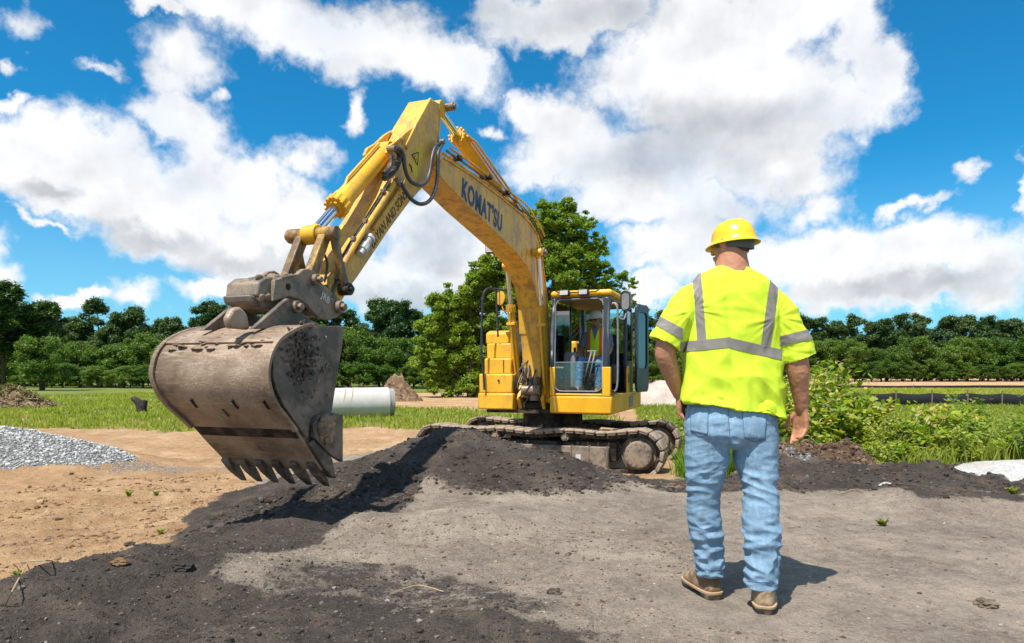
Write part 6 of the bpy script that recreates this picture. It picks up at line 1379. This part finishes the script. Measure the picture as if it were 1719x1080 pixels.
def hat(c, fwd, tilt, k, mat, par, back=0.):
    f = Vector(fwd).normalized(); r = f.cross(Vector((0, 0, 1))).normalized(); Mx = Matrix.Rotation(tilt, 3, r) @ Matrix((r, f, Vector((0, 0, 1)))).transposed(); c = Vector(c); n = 56; V = []
    prof = [(.128, -.004), (.118, .006), (.109, .018), (.107, .040), (.101, .070), (.086, .100), (.062, .122), (.032, .134), (.0, .138)]
    pin = [(.0, .132), (.032, .128), (.060, .117), (.083, .096), (.097, .068), (.103, .040), (.105, .018), (.115, .002), (.127, -.007)]
    pts = prof+pin
    for rr, z in pts:
        for j in range(n):
            a = 2*math.pi*j/n; x, y = rr*math.cos(a), rr*1.17*math.sin(a); v_ = max(0, math.sin(a))**2.5
            if rr > .117: y += .024*v_; z2 = z-.006*v_
            else: z2 = z
            if rr <= .105: z2 += .006*math.exp(-(x/.014)**2)*(z > .05)+.003*math.exp(-((abs(x)-.035)/.008)**2)*(z > .06)
            V.append(c+Mx @ Vector((x, y, z2))*k)
    m = MB(); P_ = len(pts); m.add(V, [(i*n+j, i*n+(j+1) % n, (i+1)*n+(j+1) % n, (i+1)*n+j) for i in range(P_-1) for j in range(n)]+[((P_-1)*n+j, (P_-1)*n+(j+1) % n, (j+1) % n, j) for j in range(n)], True)
    return m.build('hard_hat', mat, par, auto=60), Mx
# ---------------------------------------------------------------- the workman in the foreground
Y0 = 3.43
def M(u, v, dy=0.): return P(u, v, Y0+dy)
S_ = Y0/FPX
man = empty('person', (1.12, Y0, 0), 0, 'man seen from behind in yellow hard hat, hi-vis shirt, faded jeans and brown boots', 'person'); mo = Vector((1.12, Y0, 0))
def put(me, name, mat, par=man):
    me.transform(Matrix.Translation(-mo)); return link(name, me, mat, par)
def putmb(m, name, mat, par=man, bevel=0, **k):
    m.v = [tuple(Vector(p)-mo) for p in m.v]; return m.build(name, mat, par, bevel=bevel, **k)
# body
m = MB(); hf = Vector((-.62, .78, .04)); hc_ = M(1229, 407, .03); at_ = head(m, hc_, hf, 1.0)
rings_mesh(m, [(M(1229, 418, .02), (.068, 0, 0), (0, .070, 0)), (M(1229, 436, .015), (.075, 0, 0), (0, .078, 0)), (M(1229, 452, .01), (.086, 0, 0), (0, .082, 0)), (M(1231, 470, .01), (.15, 0, 0), (0, .09, 0)), (M(1231, 500, .02), (.165, 0, 0), (0, .09, 0)), (M(1229, 600, .02), (.17, 0, 0), (0, .11, 0)), (M(1227, 700, .02), (.165, 0, 0), (0, .115, 0))], 32)
limb(m, [M(1184, 500, .01), M(1140, 545, .0), M(1117, 586), M(1126, 624, .03), M(1141, 664, .075)], [.045, .050, .053, .046, .031], 20)
limb(m, [M(1282, 508, .01), M(1323, 560, .0), M(1338, 612, -.01), M(1342, 648, .01), M(1346, 688, .035)], [.045, .050, .057, .045, .030], 20)
hand(m, M(1346, 688, .035), (-.02, .10, -1), (-.50, .86, 0), (-.86, -.50, 0), 1.06, (16, 46, 80)); hand(m, M(1141, 664, .075), (.12, .10, -1), (.50, .86, 0), (.86, -.5, 0), 1.04, (20, 50, 80))
for c, f in ((1186, 1), (1274, -1)): limb(m, [M(c, 690, .02), M(c+(5*f if f < 0 else -3), 810, .02 if f < 0 else .05), M(c, 900, -.06 if f < 0 else .07)], [.05, .035, .02], 16)
body = fuse(m, .0042, 3, .5); body = displace(body, lambda x, y, z, n: .0012*fbm(x*40, y*40, z*40, 3, 3)); put(body, 'body', SKIN)
# hair and hat
def shell(cen, r, Mx, keep, name, mat, par, k=1.0):
    mm = MB(); ball(mm, cen, r, Mx, 40); me = bpy.data.meshes.new(name); me.from_pydata([tuple(Vector(p)-mo) for p in mm.v], [], mm.f); bm = bmesh.new(); bm.from_mesh(me)
    bmesh.ops.delete(bm, geom=[f for f in bm.faces if not keep(f.calc_center_median()+mo)], context='FACES'); bmesh.ops.recalc_face_normals(bm, faces=bm.faces); bm.to_mesh(me); bm.free(); me.polygons.foreach_set('use_smooth', [True]*len(me.polygons)); return link(name, me, mat, par)
fh = hf.normalized(); rt_ = fh.cross(Vector((0, 0, 1))).normalized(); MH = Matrix((rt_, fh, rt_.cross(fh))).transposed()
shell(hc_, Vector((.0795, .0985, .108)), MH, lambda p: (p-hc_).dot(fh) < .022-.3*max(0, hc_.z-p.z) and p.z > hc_.z-.062, 'hair', HAIRM, man)
hatc = M(1232, 410, .03); ht_, HM = hat(hatc-mo, hf, R(-6), .90, HAT, man)
m = MB(); pr_ = []
for zz2, rr in ((-.020, .0835), (-.020, .0865), (.010, .0905), (.010, .0875)): pr_.append([hatc+HM @ Vector((rr*math.cos(a), rr*1.13*math.sin(a), zz2-.022*max(0, -math.sin(a))*(zz2 < 0))) for a in [2*math.pi*j/48 for j in range(48)]])
V = [p for r_ in pr_ for p in r_]; m.add(V, [(i*48+j, i*48+(j+1) % 48, ((i+1) % 4)*48+(j+1) % 48, ((i+1) % 4)*48+j) for i in range(4) for j in range(48)], True); putmb(m, 'headband', stdmat('headband_plastic', (.075, .095, .085), .5, 0, .2, 9, bump=.1), ht_)
m = MB(); 
for s in (-1, 1): ball(m, at_(s*.032, .083, -.010), .0115)
putmb(m, 'eyes', WHT)
# shirt
def ring(uL, uR, vL, vR, ry, dy=0., e=2): 
    a, b_ = M(uL, vL, dy), M(uR, vR, dy); return ((a+b_)/2, (b_-a)/2, Vector((0, ry, 0)))
m = MB(); rings_mesh(m, [ring(1204, 1254, 447, 448, .066, .01), ring(1192, 1262, 452, 454, .082, .012), ring(1176, 1282, 459, 466, .100, .015), ring(1162, 1298, 470, 481, .115, .018), ring(1153, 1305, 486, 497, .127, .02), ring(1150, 1308, 515, 522, .137, .02), ring(1149, 1309, 550, 556, .140, .02), ring(1147, 1311, 590, 598, .142, .02), ring(1144, 1313, 630, 642, .148, .02), ring(1142, 1316, 662, 684, .156, .02), ring(1141, 1320, 673, 704, .162, .02), ring(1150, 1309, 673, 703, .135, .02), ring(1150, 1308, 655, 680, .130, .02)], 56, 2.3)
def sleeve(m, pts, rs, rec=.05):
    pts = [Vector(p) for p in pts]; q = spl(pts, 5); rr = [v.x for v in spl([(r, 0, 0) for r in rs], 5)]; T = [(q[min(i+1, len(q)-1)]-q[max(i-1, 0)]).normalized() for i in range(len(q))]
    rg_ = []
    for p, t_, r_ in zip(q, T, rr): a = t_.cross(Vector((0, 1, 0))).normalized(); b_ = t_.cross(a).normalized(); rg_.append((p, a*r_, b_*r_*.92))
    p, a, b_ = rg_[-1]; t_ = T[-1]; rg_ += [(p-t_*.002, a*.84, b_*.84), (p-t_*rec, a*.80, b_*.80)]; rings_mesh(m, rg_, 32)
sleeve(m, [M(1184, 487, .01), M(1158, 506, .01), M(1137, 540, .0), M(1117, 579, .0)], [.070, .078, .083, .088]); sleeve(m, [M(1282, 497, .01), M(1306, 520, .01), M(1325, 558, .0), M(1342, 604, -.005)], [.070, .078, .082, .086])
shirt = fuse(m, .0055, 5, .5)
def sf(x, y, z, n):
    v = CV-(z-ZC)/y*FPX; u = CU+x/y*FPX; low = sst(560, 690, v); arm = np.clip(np.maximum(sst(1150, 1120, u), sst(1308, 1330, u)), 0, 1)
    d = .016*(.35+.9*low)*fbm(x*7+z*1.3, y*6, z*1.6, 3, 31)*(1-arm)
    rL = np.hypot(u-1163, v-520); rR = np.hypot(u-1303, v-532)                       # creases radiating from the armpits
    for rr, uu, vv in ((rL, 1163, 520), (rR, 1303, 532)): an = np.arctan2(v-vv, u-uu); d = d+.0075*np.exp(-(rr/60)**2)*sst(5, 20, rr)*pn(an*5.5, rr*.012, y*3, 12)
    d = d+.009*(.6-np.abs(pn(x*5-z*5+.5*fbm(x*3, y*3, z*3, 2, 4), y*4, z*3.2+x*2, 44))*3.2)*(.35+.65*low)+.006*(.5-np.abs(pn(x*9+z*4, y*6, z*5, 46))*3)*(.5+.5*low)
    d = d+arm*.008*fbm(x*7, y*9, z*14, 3, 51)
    d = d-.010*np.exp(-((u-1218-.08*(v-450))/7)**2)*sst(455, 480, v)*(1-low*.5)*(n[:, 1] < 0)     # centre back crease
    d = d+.010*np.exp(-((v-600-.12*(u-1230))/12)**2)*(1-arm)*fbm(x*6, y*6, z*2, 2, 77)
    return d
displace(shirt, sf); shirt_o = put(shirt, 'hi_vis_shirt', HIVIS)
bm0 = bmesh.new(); bm0.from_mesh(shirt)
def tape(planes, keep, name='reflective_stripe', off=.0028):
    """cut a band out of a copy of the cloth and lift it off as tape; planes: (point, normal) in world space"""
    bm = bm0.copy()
    for co, no in planes: bmesh.ops.bisect_plane(bm, geom=bm.verts[:]+bm.edges[:]+bm.faces[:], plane_co=Vector(co)-mo, plane_no=no)
    def ok(f):
        c = f.calc_center_median()+mo
        return all((c-Vector(co)).dot(Vector(no)) >= -1e-5 for co, no in planes) and keep(c, f.normal)
    bmesh.ops.delete(bm, geom=[f for f in bm.faces if not ok(f)], context='FACES')
    for v in bm.verts: v.co += v.normal*off
    me = bpy.data.meshes.new(name); bm.to_mesh(me); bm.free(); me.polygons.foreach_set('use_smooth', [True]*len(me.polygons)); return link(name, me, TAPE, shirt_o)
def bandpl(p, q, w_):
    """two planes that bound a strip of width w_ px (up side, low side) along the picture line p-q, extended in depth"""
    O = Vector((0, 0, ZC)); du, dv = q[0]-p[0], q[1]-p[1]; l = math.hypot(du, dv); nu, nv = -dv/l*w_/2, du/l*w_/2; out = []
    for s in (-1, 1):
        a, b_ = M(p[0]+nu*s, p[1]+nv*s), M(q[0]+nu*s, q[1]+nv*s); n = (a-O).cross(b_-O).normalized(); mid = M((p[0]+q[0])/2, (p[1]+q[1])/2); n = n if (mid-a).dot(n) > 0 else -n; out.append((a, n))
    return out
uv = lambda c: (CU+c.x/c.y*FPX, CV-(c.z-ZC)/c.y*FPX)
tors = lambda c: 1143 < uv(c)[0] < 1311
arml = lambda c: uv(c)[0] < 1141; armr = lambda c: uv(c)[0] > 1311
tape(bandpl((1143, 583), (1225, 575), 17), lambda c, n: uv(c)[0] < 1226 and uv(c)[0] > 1142); tape(bandpl((1225, 576), (1312, 596), 17), lambda c, n: uv(c)[0] >= 1226 and uv(c)[0] < 1312)
tape(bandpl((1170, 466), (1178, 570), 15), lambda c, n: n.y < .3 and uv(c)[1] < 574 and uv(c)[1] > 440, off=.0035); tape(bandpl((1299, 478), (1285, 580), 16), lambda c, n: n.y < .3 and uv(c)[1] < 584, off=.0035)
tape(bandpl((1098, 535), (1143, 560), 17), lambda c, n: uv(c)[0] < 1146); tape(bandpl((1312, 573), (1356, 562), 17), lambda c, n: uv(c)[0] > 1309)
bm0.free()
# jeans
def lring(c, v, hw, ry, dy): return (M(c, v, dy), Vector((hw*S_, 0, 0)), Vector((0, ry, 0)))
m = MB(); rings_mesh(m, [lring(1227, 650, 66, .115, .02), lring(1227, 680, 72, .128, .02), lring(1226, 705, 76, .140, .015), lring(1226, 728, 77, .142, .015), lring(1226, 742, 74, .13, .02), lring(1226, 752, 66, .09, .03)], 56, 2.4)
rings_mesh(m, [lring(1190, 700, 36, .115, .02), lring(1188, 735, 38.5, .118, .02), lring(1187, 765, 37, .108, .025), lring(1184, 795, 33, .096, .035), lring(1181, 822, 28.5, .084, .05), lring(1181, 855, 28, .082, .06), lring(1183, 885, 28, .078, .07), lring(1187, 905, 27, .076, .08), lring(1190, 935, 25, .074, .09), lring(1191, 965, 24, .073, .095), lring(1191, 967, 20, .062, .095), lring(1191, 945, 19, .06, .095)], 40, 2.2)
rings_mesh(m, [lring(1263, 700, 37, .118, .02), lring(1266, 735, 38.5, .12, .015), lring(1268, 768, 36.5, .110, .005), lring(1273, 798, 32, .098, -.01), lring(1277, 824, 28.5, .088, -.03), lring(1277, 858, 29, .086, -.045), lring(1278, 892, 31, .084, -.06), lring(1279, 918, 29.5, .080, -.07), lring(1278, 950, 27, .078, -.08), lring(1277, 986, 25.5, .076, -.085), lring(1277, 988, 21, .064, -.085), lring(1277, 965, 20, .062, -.085)], 40, 2.2)
jeans = fuse(m, .0048, 4, .5)
def jf(x, y, z, n):
    v = CV-(z-ZC)/y*FPX; u = CU+x/y*FPX; right = u > 1229; c0 = np.where(right, 1277, 1185); un = (u-c0)/28
    knee = np.exp(-((v-np.where(right, 815, 812))/34)**2); low = sst(862, 890, v); seat = np.exp(-((v-762)/16)**2)
    ph = fbm(x*4, y*4, z*4, 2, 5)*2.2
    d = .0080*knee*(.55-np.abs(pn(x*9+z*8*np.where(right, 1, -1), y*5, z*14, 8))*3.)
    d = d+low*.0100*(.55-np.abs(pn(x*8+un*.3+ph*.4+z*3, y*6, z*17, 14))*3.)*(1-sst(955, 985, v)*.4)
    d = d+.0062*(.5-np.abs(pn(x*6-z*6*np.where(right, 1, -1), y*4, z*7, 24))*2.8)*(1-knee)*(1-low)*sst(700, 750, v)
    d = d+.005*seat*pn(x*5, y*5, z*20, 33)
    d = d+.0026*fbm(x*12, y*12, z*22, 3, 55)+.0038*(.5-np.abs(pn(x*11+z*10*np.where(right, 1, -1), y*8, z*24, 71))*3.)*(.35+.65*np.maximum(knee, low))
    vf = np.where(right, 917, 903); d = d+.013*np.exp(-((v-vf+3*un)/5.5)**2)*(.55+.6*pn(x*14, y*14, 0*z, 6))
    d = d-.009*np.exp(-((v-vf-11+3*un)/6)**2)
    d = d-.008*np.exp(-((u-1226)/4.5)**2)*sst(756, 720, v)*(n[:, 1] < 0)
    return np.clip(d*.82, -.016, .020)
displace(jeans, jf); jo = put(jeans, 'jeans', DENIM)
# seams, pockets and hems laid on the cloth
from mathutils.bvhtree import BVHTree
bj = BVHTree.FromPolygons([v.co[:] for v in jeans.vertices], [p.vertices[:] for p in jeans.polygons])
def onjeans(u, v, off=.002):
    q = M(u, v)-mo; o = Vector((0, 0, ZC))-mo; d = (q-o).normalized(); h = bj.ray_cast(o, d); 
    return (h[0]+h[1]*off) if h[0] is not None else q
def patch(poly, name, mat, n=14, off=.003):
    """a stitched-on piece following the cloth; poly: four picture corners"""
    V = []
    for i in range(n+1):
        for j in range(n+1):
            a, b_ = i/n, j/n; u = (poly[0][0]*(1-a)+poly[1][0]*a)*(1-b_)+(poly[3][0]*(1-a)+poly[2][0]*a)*b_; v = (poly[0][1]*(1-a)+poly[1][1]*a)*(1-b_)+(poly[3][1]*(1-a)+poly[2][1]*a)*b_; V.append(onjeans(u, v, off))
    mm = MB(); mm.add(V, [(i*(n+1)+j, (i+1)*(n+1)+j, (i+1)*(n+1)+j+1, i*(n+1)+j+1) for i in range(n) for j in range(n)], True); o = mm.build(name, mat, jo); s = o.modifiers.new('s', 'SOLIDIFY'); s.thickness = .003; s.offset = 0
def seamline(pts, name='seam', r=.0019, mat=SEAM):
    q = []
    for (a, b_), (c, d) in zip(pts[:-1], pts[1:]):
        for k in range(6): q.append(onjeans(a+(c-a)*k/6, b_+(d-b_)*k/6, .001))
    mm = MB(); mm.tube(q, r, 5); mm.build(name, mat, jo)
patch([(1160, 682), (1189, 684), (1188, 730), (1160, 724)], 'back_pocket', DENIM); patch([(1246, 690), (1287, 692), (1284, 738), (1250, 736)], 'back_pocket', DENIM)
for a in ([(1160, 682), (1160, 724), (1174, 732), (1188, 730), (1189, 684)], [(1246, 692), (1250, 736), (1267, 742), (1284, 738), (1287, 694)], [(1222, 684), (1223, 710), (1226, 742)]): seamline(a)
def hem(cu_, v0, hw): seamline([(cu_-hw, v0-1), (cu_, v0+1), (cu_+hw, v0)], 'hem_stitch', .0016)
hem(1191, 956, 20); hem(1277, 977, 22)
# boots
def boot(foot, ang, label=None):
    r = Matrix.Translation(foot-mo) @ Matrix.Rotation(ang, 4, 'Z')
    def T(m): m.v = [tuple(r @ Vector(p)) for p in m.v]; return m
    m = MB(); rings_mesh(m, [((0, .072, .042), (.054, 0, 0), (0, .150, 0)), ((0, .070, .060), (.053, 0, 0), (0, .148, 0)), ((0, .050, .085), (.049, 0, 0), (0, .124, 0)), ((0, .022, .110), (.046, 0, 0), (0, .092, 0)), ((0, .010, .135), (.041, 0, 0), (0, .058, 0)), ((0, .012, .18), (.036, 0, 0), (0, .046, 0))], 44, 3.0)
    b_ = fuse(m, .006, 3); displace(b_, lambda x, y, z, n: .003*fbm(x*30, y*30, z*30, 3, 9)+.003*np.exp(-((z-.115)/.008)**2)); b_.transform(r); bo = link('boot', b_, LEATH, man)
    m = MB(); rings_mesh(m, [((0, .072, .030), (.060, 0, 0), (0, .158, 0)), ((0, .072, .045), (.061, 0, 0), (0, .159, 0))], 44, 3.4); T(m).build('welt', WELT, bo, bevel=.003)
    m = MB(); rings_mesh(m, [((0, .15, .010), (.054, 0, 0), (0, .078, 0)), ((0, .15, .031), (.058, 0, 0), (0, .080, 0))], 32, 2.4); rings_mesh(m, [((0, -.028, .0), (.042, 0, 0), (0, .045, 0)), ((0, -.028, .031), (.050, 0, 0), (0, .056, 0))], 28, 3.2); rings_mesh(m, [((0, .05, .020), (.045, 0, 0), (0, .07, 0)), ((0, .05, .031), (.05, 0, 0), (0, .07, 0))], 24); T(m).build('sole', SOLE, bo, bevel=.003)
boot(Vector((P(1189, 980, 3.55).x, 3.55, -.002)), R(14)); boot(Vector((P(1283, 980, 3.34).x, 3.34, -.002)), R(-19))
# ---------------------------------------------------------------- the operator, seated in the cab
op = empty('person', SX+Fv*.13-Vector((0, 0, .02)), ex.rotation_euler.z, 'seated operator in white hard hat, sunglasses, orange and yellow vest and jeans inside the cab', 'person')
def fl(F_, L_, Z_): return Vector((F_, L_, Z_))
hy = .80; m = MB(); hdc = fl(.0, hy, 2.475); fwd2 = Vector((1, -.25, -.08)); atO = head(m, hdc, fwd2, 1.0)
limb(m, [fl(-.02, hy, 2.42), fl(-.04, hy, 2.30)], [.058, .062], 16)
rings_mesh(m, [(fl(-.05, hy, 2.30), (0, .12, 0), (.08, 0, 0)), (fl(-.06, hy, 2.20), (0, .17, 0), (.10, 0, 0)), (fl(-.05, hy, 1.75), (0, .16, 0), (.11, 0, 0))], 24)
aR = [fl(-.06, hy-.19, 2.20), fl(.04, hy-.25, 1.95), fl(.30, hy-.26, 1.86)]; aL = [fl(-.06, hy+.19, 2.20), fl(.02, hy+.24, 1.95), fl(.28, hy+.24, 1.86)]
limb(m, aR, [.055, .05, .032], 14); limb(m, aL, [.055, .05, .032], 14)
hand(m, aR[2], (1, 0, -.1), (0, .2, 1), (0, 1, -.2), 1., (40, 90, 120)); hand(m, aL[2], (1, 0, -.1), (0, -.2, 1), (0, -1, -.2), 1., (40, 90, 120))
body = fuse(m, .007, 3); displace(body, lambda x, y, z, n: x*0); link('body', body, SKIND, op)
m = MB(); rings_mesh(m, [(fl(-.04, hy, 2.335), (0, .07, 0), (.065, 0, 0)), (fl(-.05, hy, 2.29), (0, .15, 0), (.095, 0, 0)), (fl(-.055, hy, 2.22), (0, .205, 0), (.115, 0, 0)), (fl(-.05, hy, 2.0), (0, .19, 0), (.13, 0, 0)), (fl(-.03, hy, 1.80), (0, .19, 0), (.15, 0, 0)), (fl(-.03, hy, 1.66), (0, .18, 0), (.15, 0, 0))], 36)
for a in (aR, aL): q = a[0]+(a[1]-a[0])*.85; limb(m, [a[0], (a[0]+q)/2, q], [.080, .078, .070], 18, ends=False, sub=3)
sh = fuse(m, .009, 4); displace(sh, lambda x, y, z, n: .008*fbm(x*9, y*9, z*9, 3, 3)); link('shirt', sh, fabric('grey_blue_shirt', (.12, .17, .23)), op)
m = MB(); rings_mesh(m, [(fl(-.04, hy, 2.325), (0, .105, 0), (.085, 0, 0)), (fl(-.05, hy, 2.28), (0, .165, 0), (.118, 0, 0)), (fl(-.05, hy, 2.18), (0, .185, 0), (.138, 0, 0)), (fl(-.045, hy, 2.0), (0, .195, 0), (.152, 0, 0)), (fl(-.025, hy, 1.82), (0, .20, 0), (.172, 0, 0)), (fl(-.02, hy, 1.72), (0, .205, 0), (.18, 0, 0))], 40)
vs_ = fuse(m, .008, 3); displace(vs_, lambda x, y, z, n: .006*fbm(x*10, y*10, z*8, 3, 13))
ve = link('vest', vs_, fabric('lime_vest', (.62, .82, .03)), op)
def vcut(name, mat, test, off):
    bm = bmesh.new(); bm.from_mesh(vs_); bmesh.ops.delete(bm, geom=[f for f in bm.faces if not test(f.calc_center_median())], context='FACES')
    for v in bm.verts: v.co += v.normal*off
    me = bpy.data.meshes.new(name); bm.to_mesh(me); bm.free(); me.polygons.foreach_set('use_smooth', [True]*len(me.polygons)); return link(name, me, mat, ve)
ORG = fabric('orange_band', (.85, .16, .01)); 
vcut('orange_band', ORG, lambda c: abs(c.y-(hy-.115)) < .042 and c.z > 1.78 and c.x > -.05, .004); vcut('orange_band', ORG, lambda c: abs(c.y-(hy+.115)) < .042 and c.z > 1.78 and c.x > -.05, .004); vcut('orange_band', ORG, lambda c: 1.77 < c.z < 1.845, .005)
vcut('reflective_stripe', TAPE, lambda c: abs(c.y-(hy-.115)) < .014 and c.z > 1.8 and c.x > -.05, .007)
vcut('shirt_front', bpy.data.materials['grey_blue_shirt'], lambda c: abs(c.y-hy) < .052*max(0, (c.z-2.10)/.18) and c.z > 2.10 and c.x > -.0, .003)
m = MB()
for s, kx in ((-1, .42), (1, .44)):
    hp, kn, an = fl(-.06, hy+s*.10, 1.70), fl(kx, hy+s*.16, 1.76), fl(kx+.12, hy+s*.17, 1.32); limb(m, [hp, (hp+kn)/2+Vector((0, 0, .01)), kn], [.105, .092, .072], 20); limb(m, [kn, (kn+an)/2, an], [.072, .068, .060], 20)
rings_mesh(m, [(fl(-.1, hy, 1.66), (0, .16, 0), (.12, 0, 0)), (fl(-.08, hy, 1.78), (0, .17, 0), (.13, 0, 0))], 24)
je = fuse(m, .009, 4); displace(je, lambda x, y, z, n: .012*(np.abs(fbm(x*10, y*8, z*16, 3, 8))-.3)); link('jeans', je, DENIM2, op)
for s, kx in ((-1, .56), (1, .58)):
    m = MB(); rings_mesh(m, [(fl(kx+.05, hy+s*.17, 1.235), (.15, 0, 0), (0, .052, 0)), (fl(kx+.03, hy+s*.17, 1.29), (.12, 0, 0), (0, .048, 0)), (fl(kx-.02, hy+s*.17, 1.34), (.07, 0, 0), (0, .05, 0))], 24); m.build('boot', LEATH, op, bevel=.004)
ho, _ = hat(fl(-.0, hy, 2.497), fwd2, R(-4), .98, HATW, op)
m = MB(); 
for s in (-1, 1): ball(m, atO(s*.032, .093, -.012), Vector((.014, .028, .018)))
m.tube([atO(-.06, .085, -.006), atO(0, .104, -.004), atO(.06, .085, -.006)], .004, 6); m.tube([atO(-.06, .085, -.006), atO(-.082, .0, -.006)], .004, 6); m.tube([atO(.06, .085, -.006), atO(.082, .0, -.006)], .004, 6); m.build('sunglasses', BLACK, op)
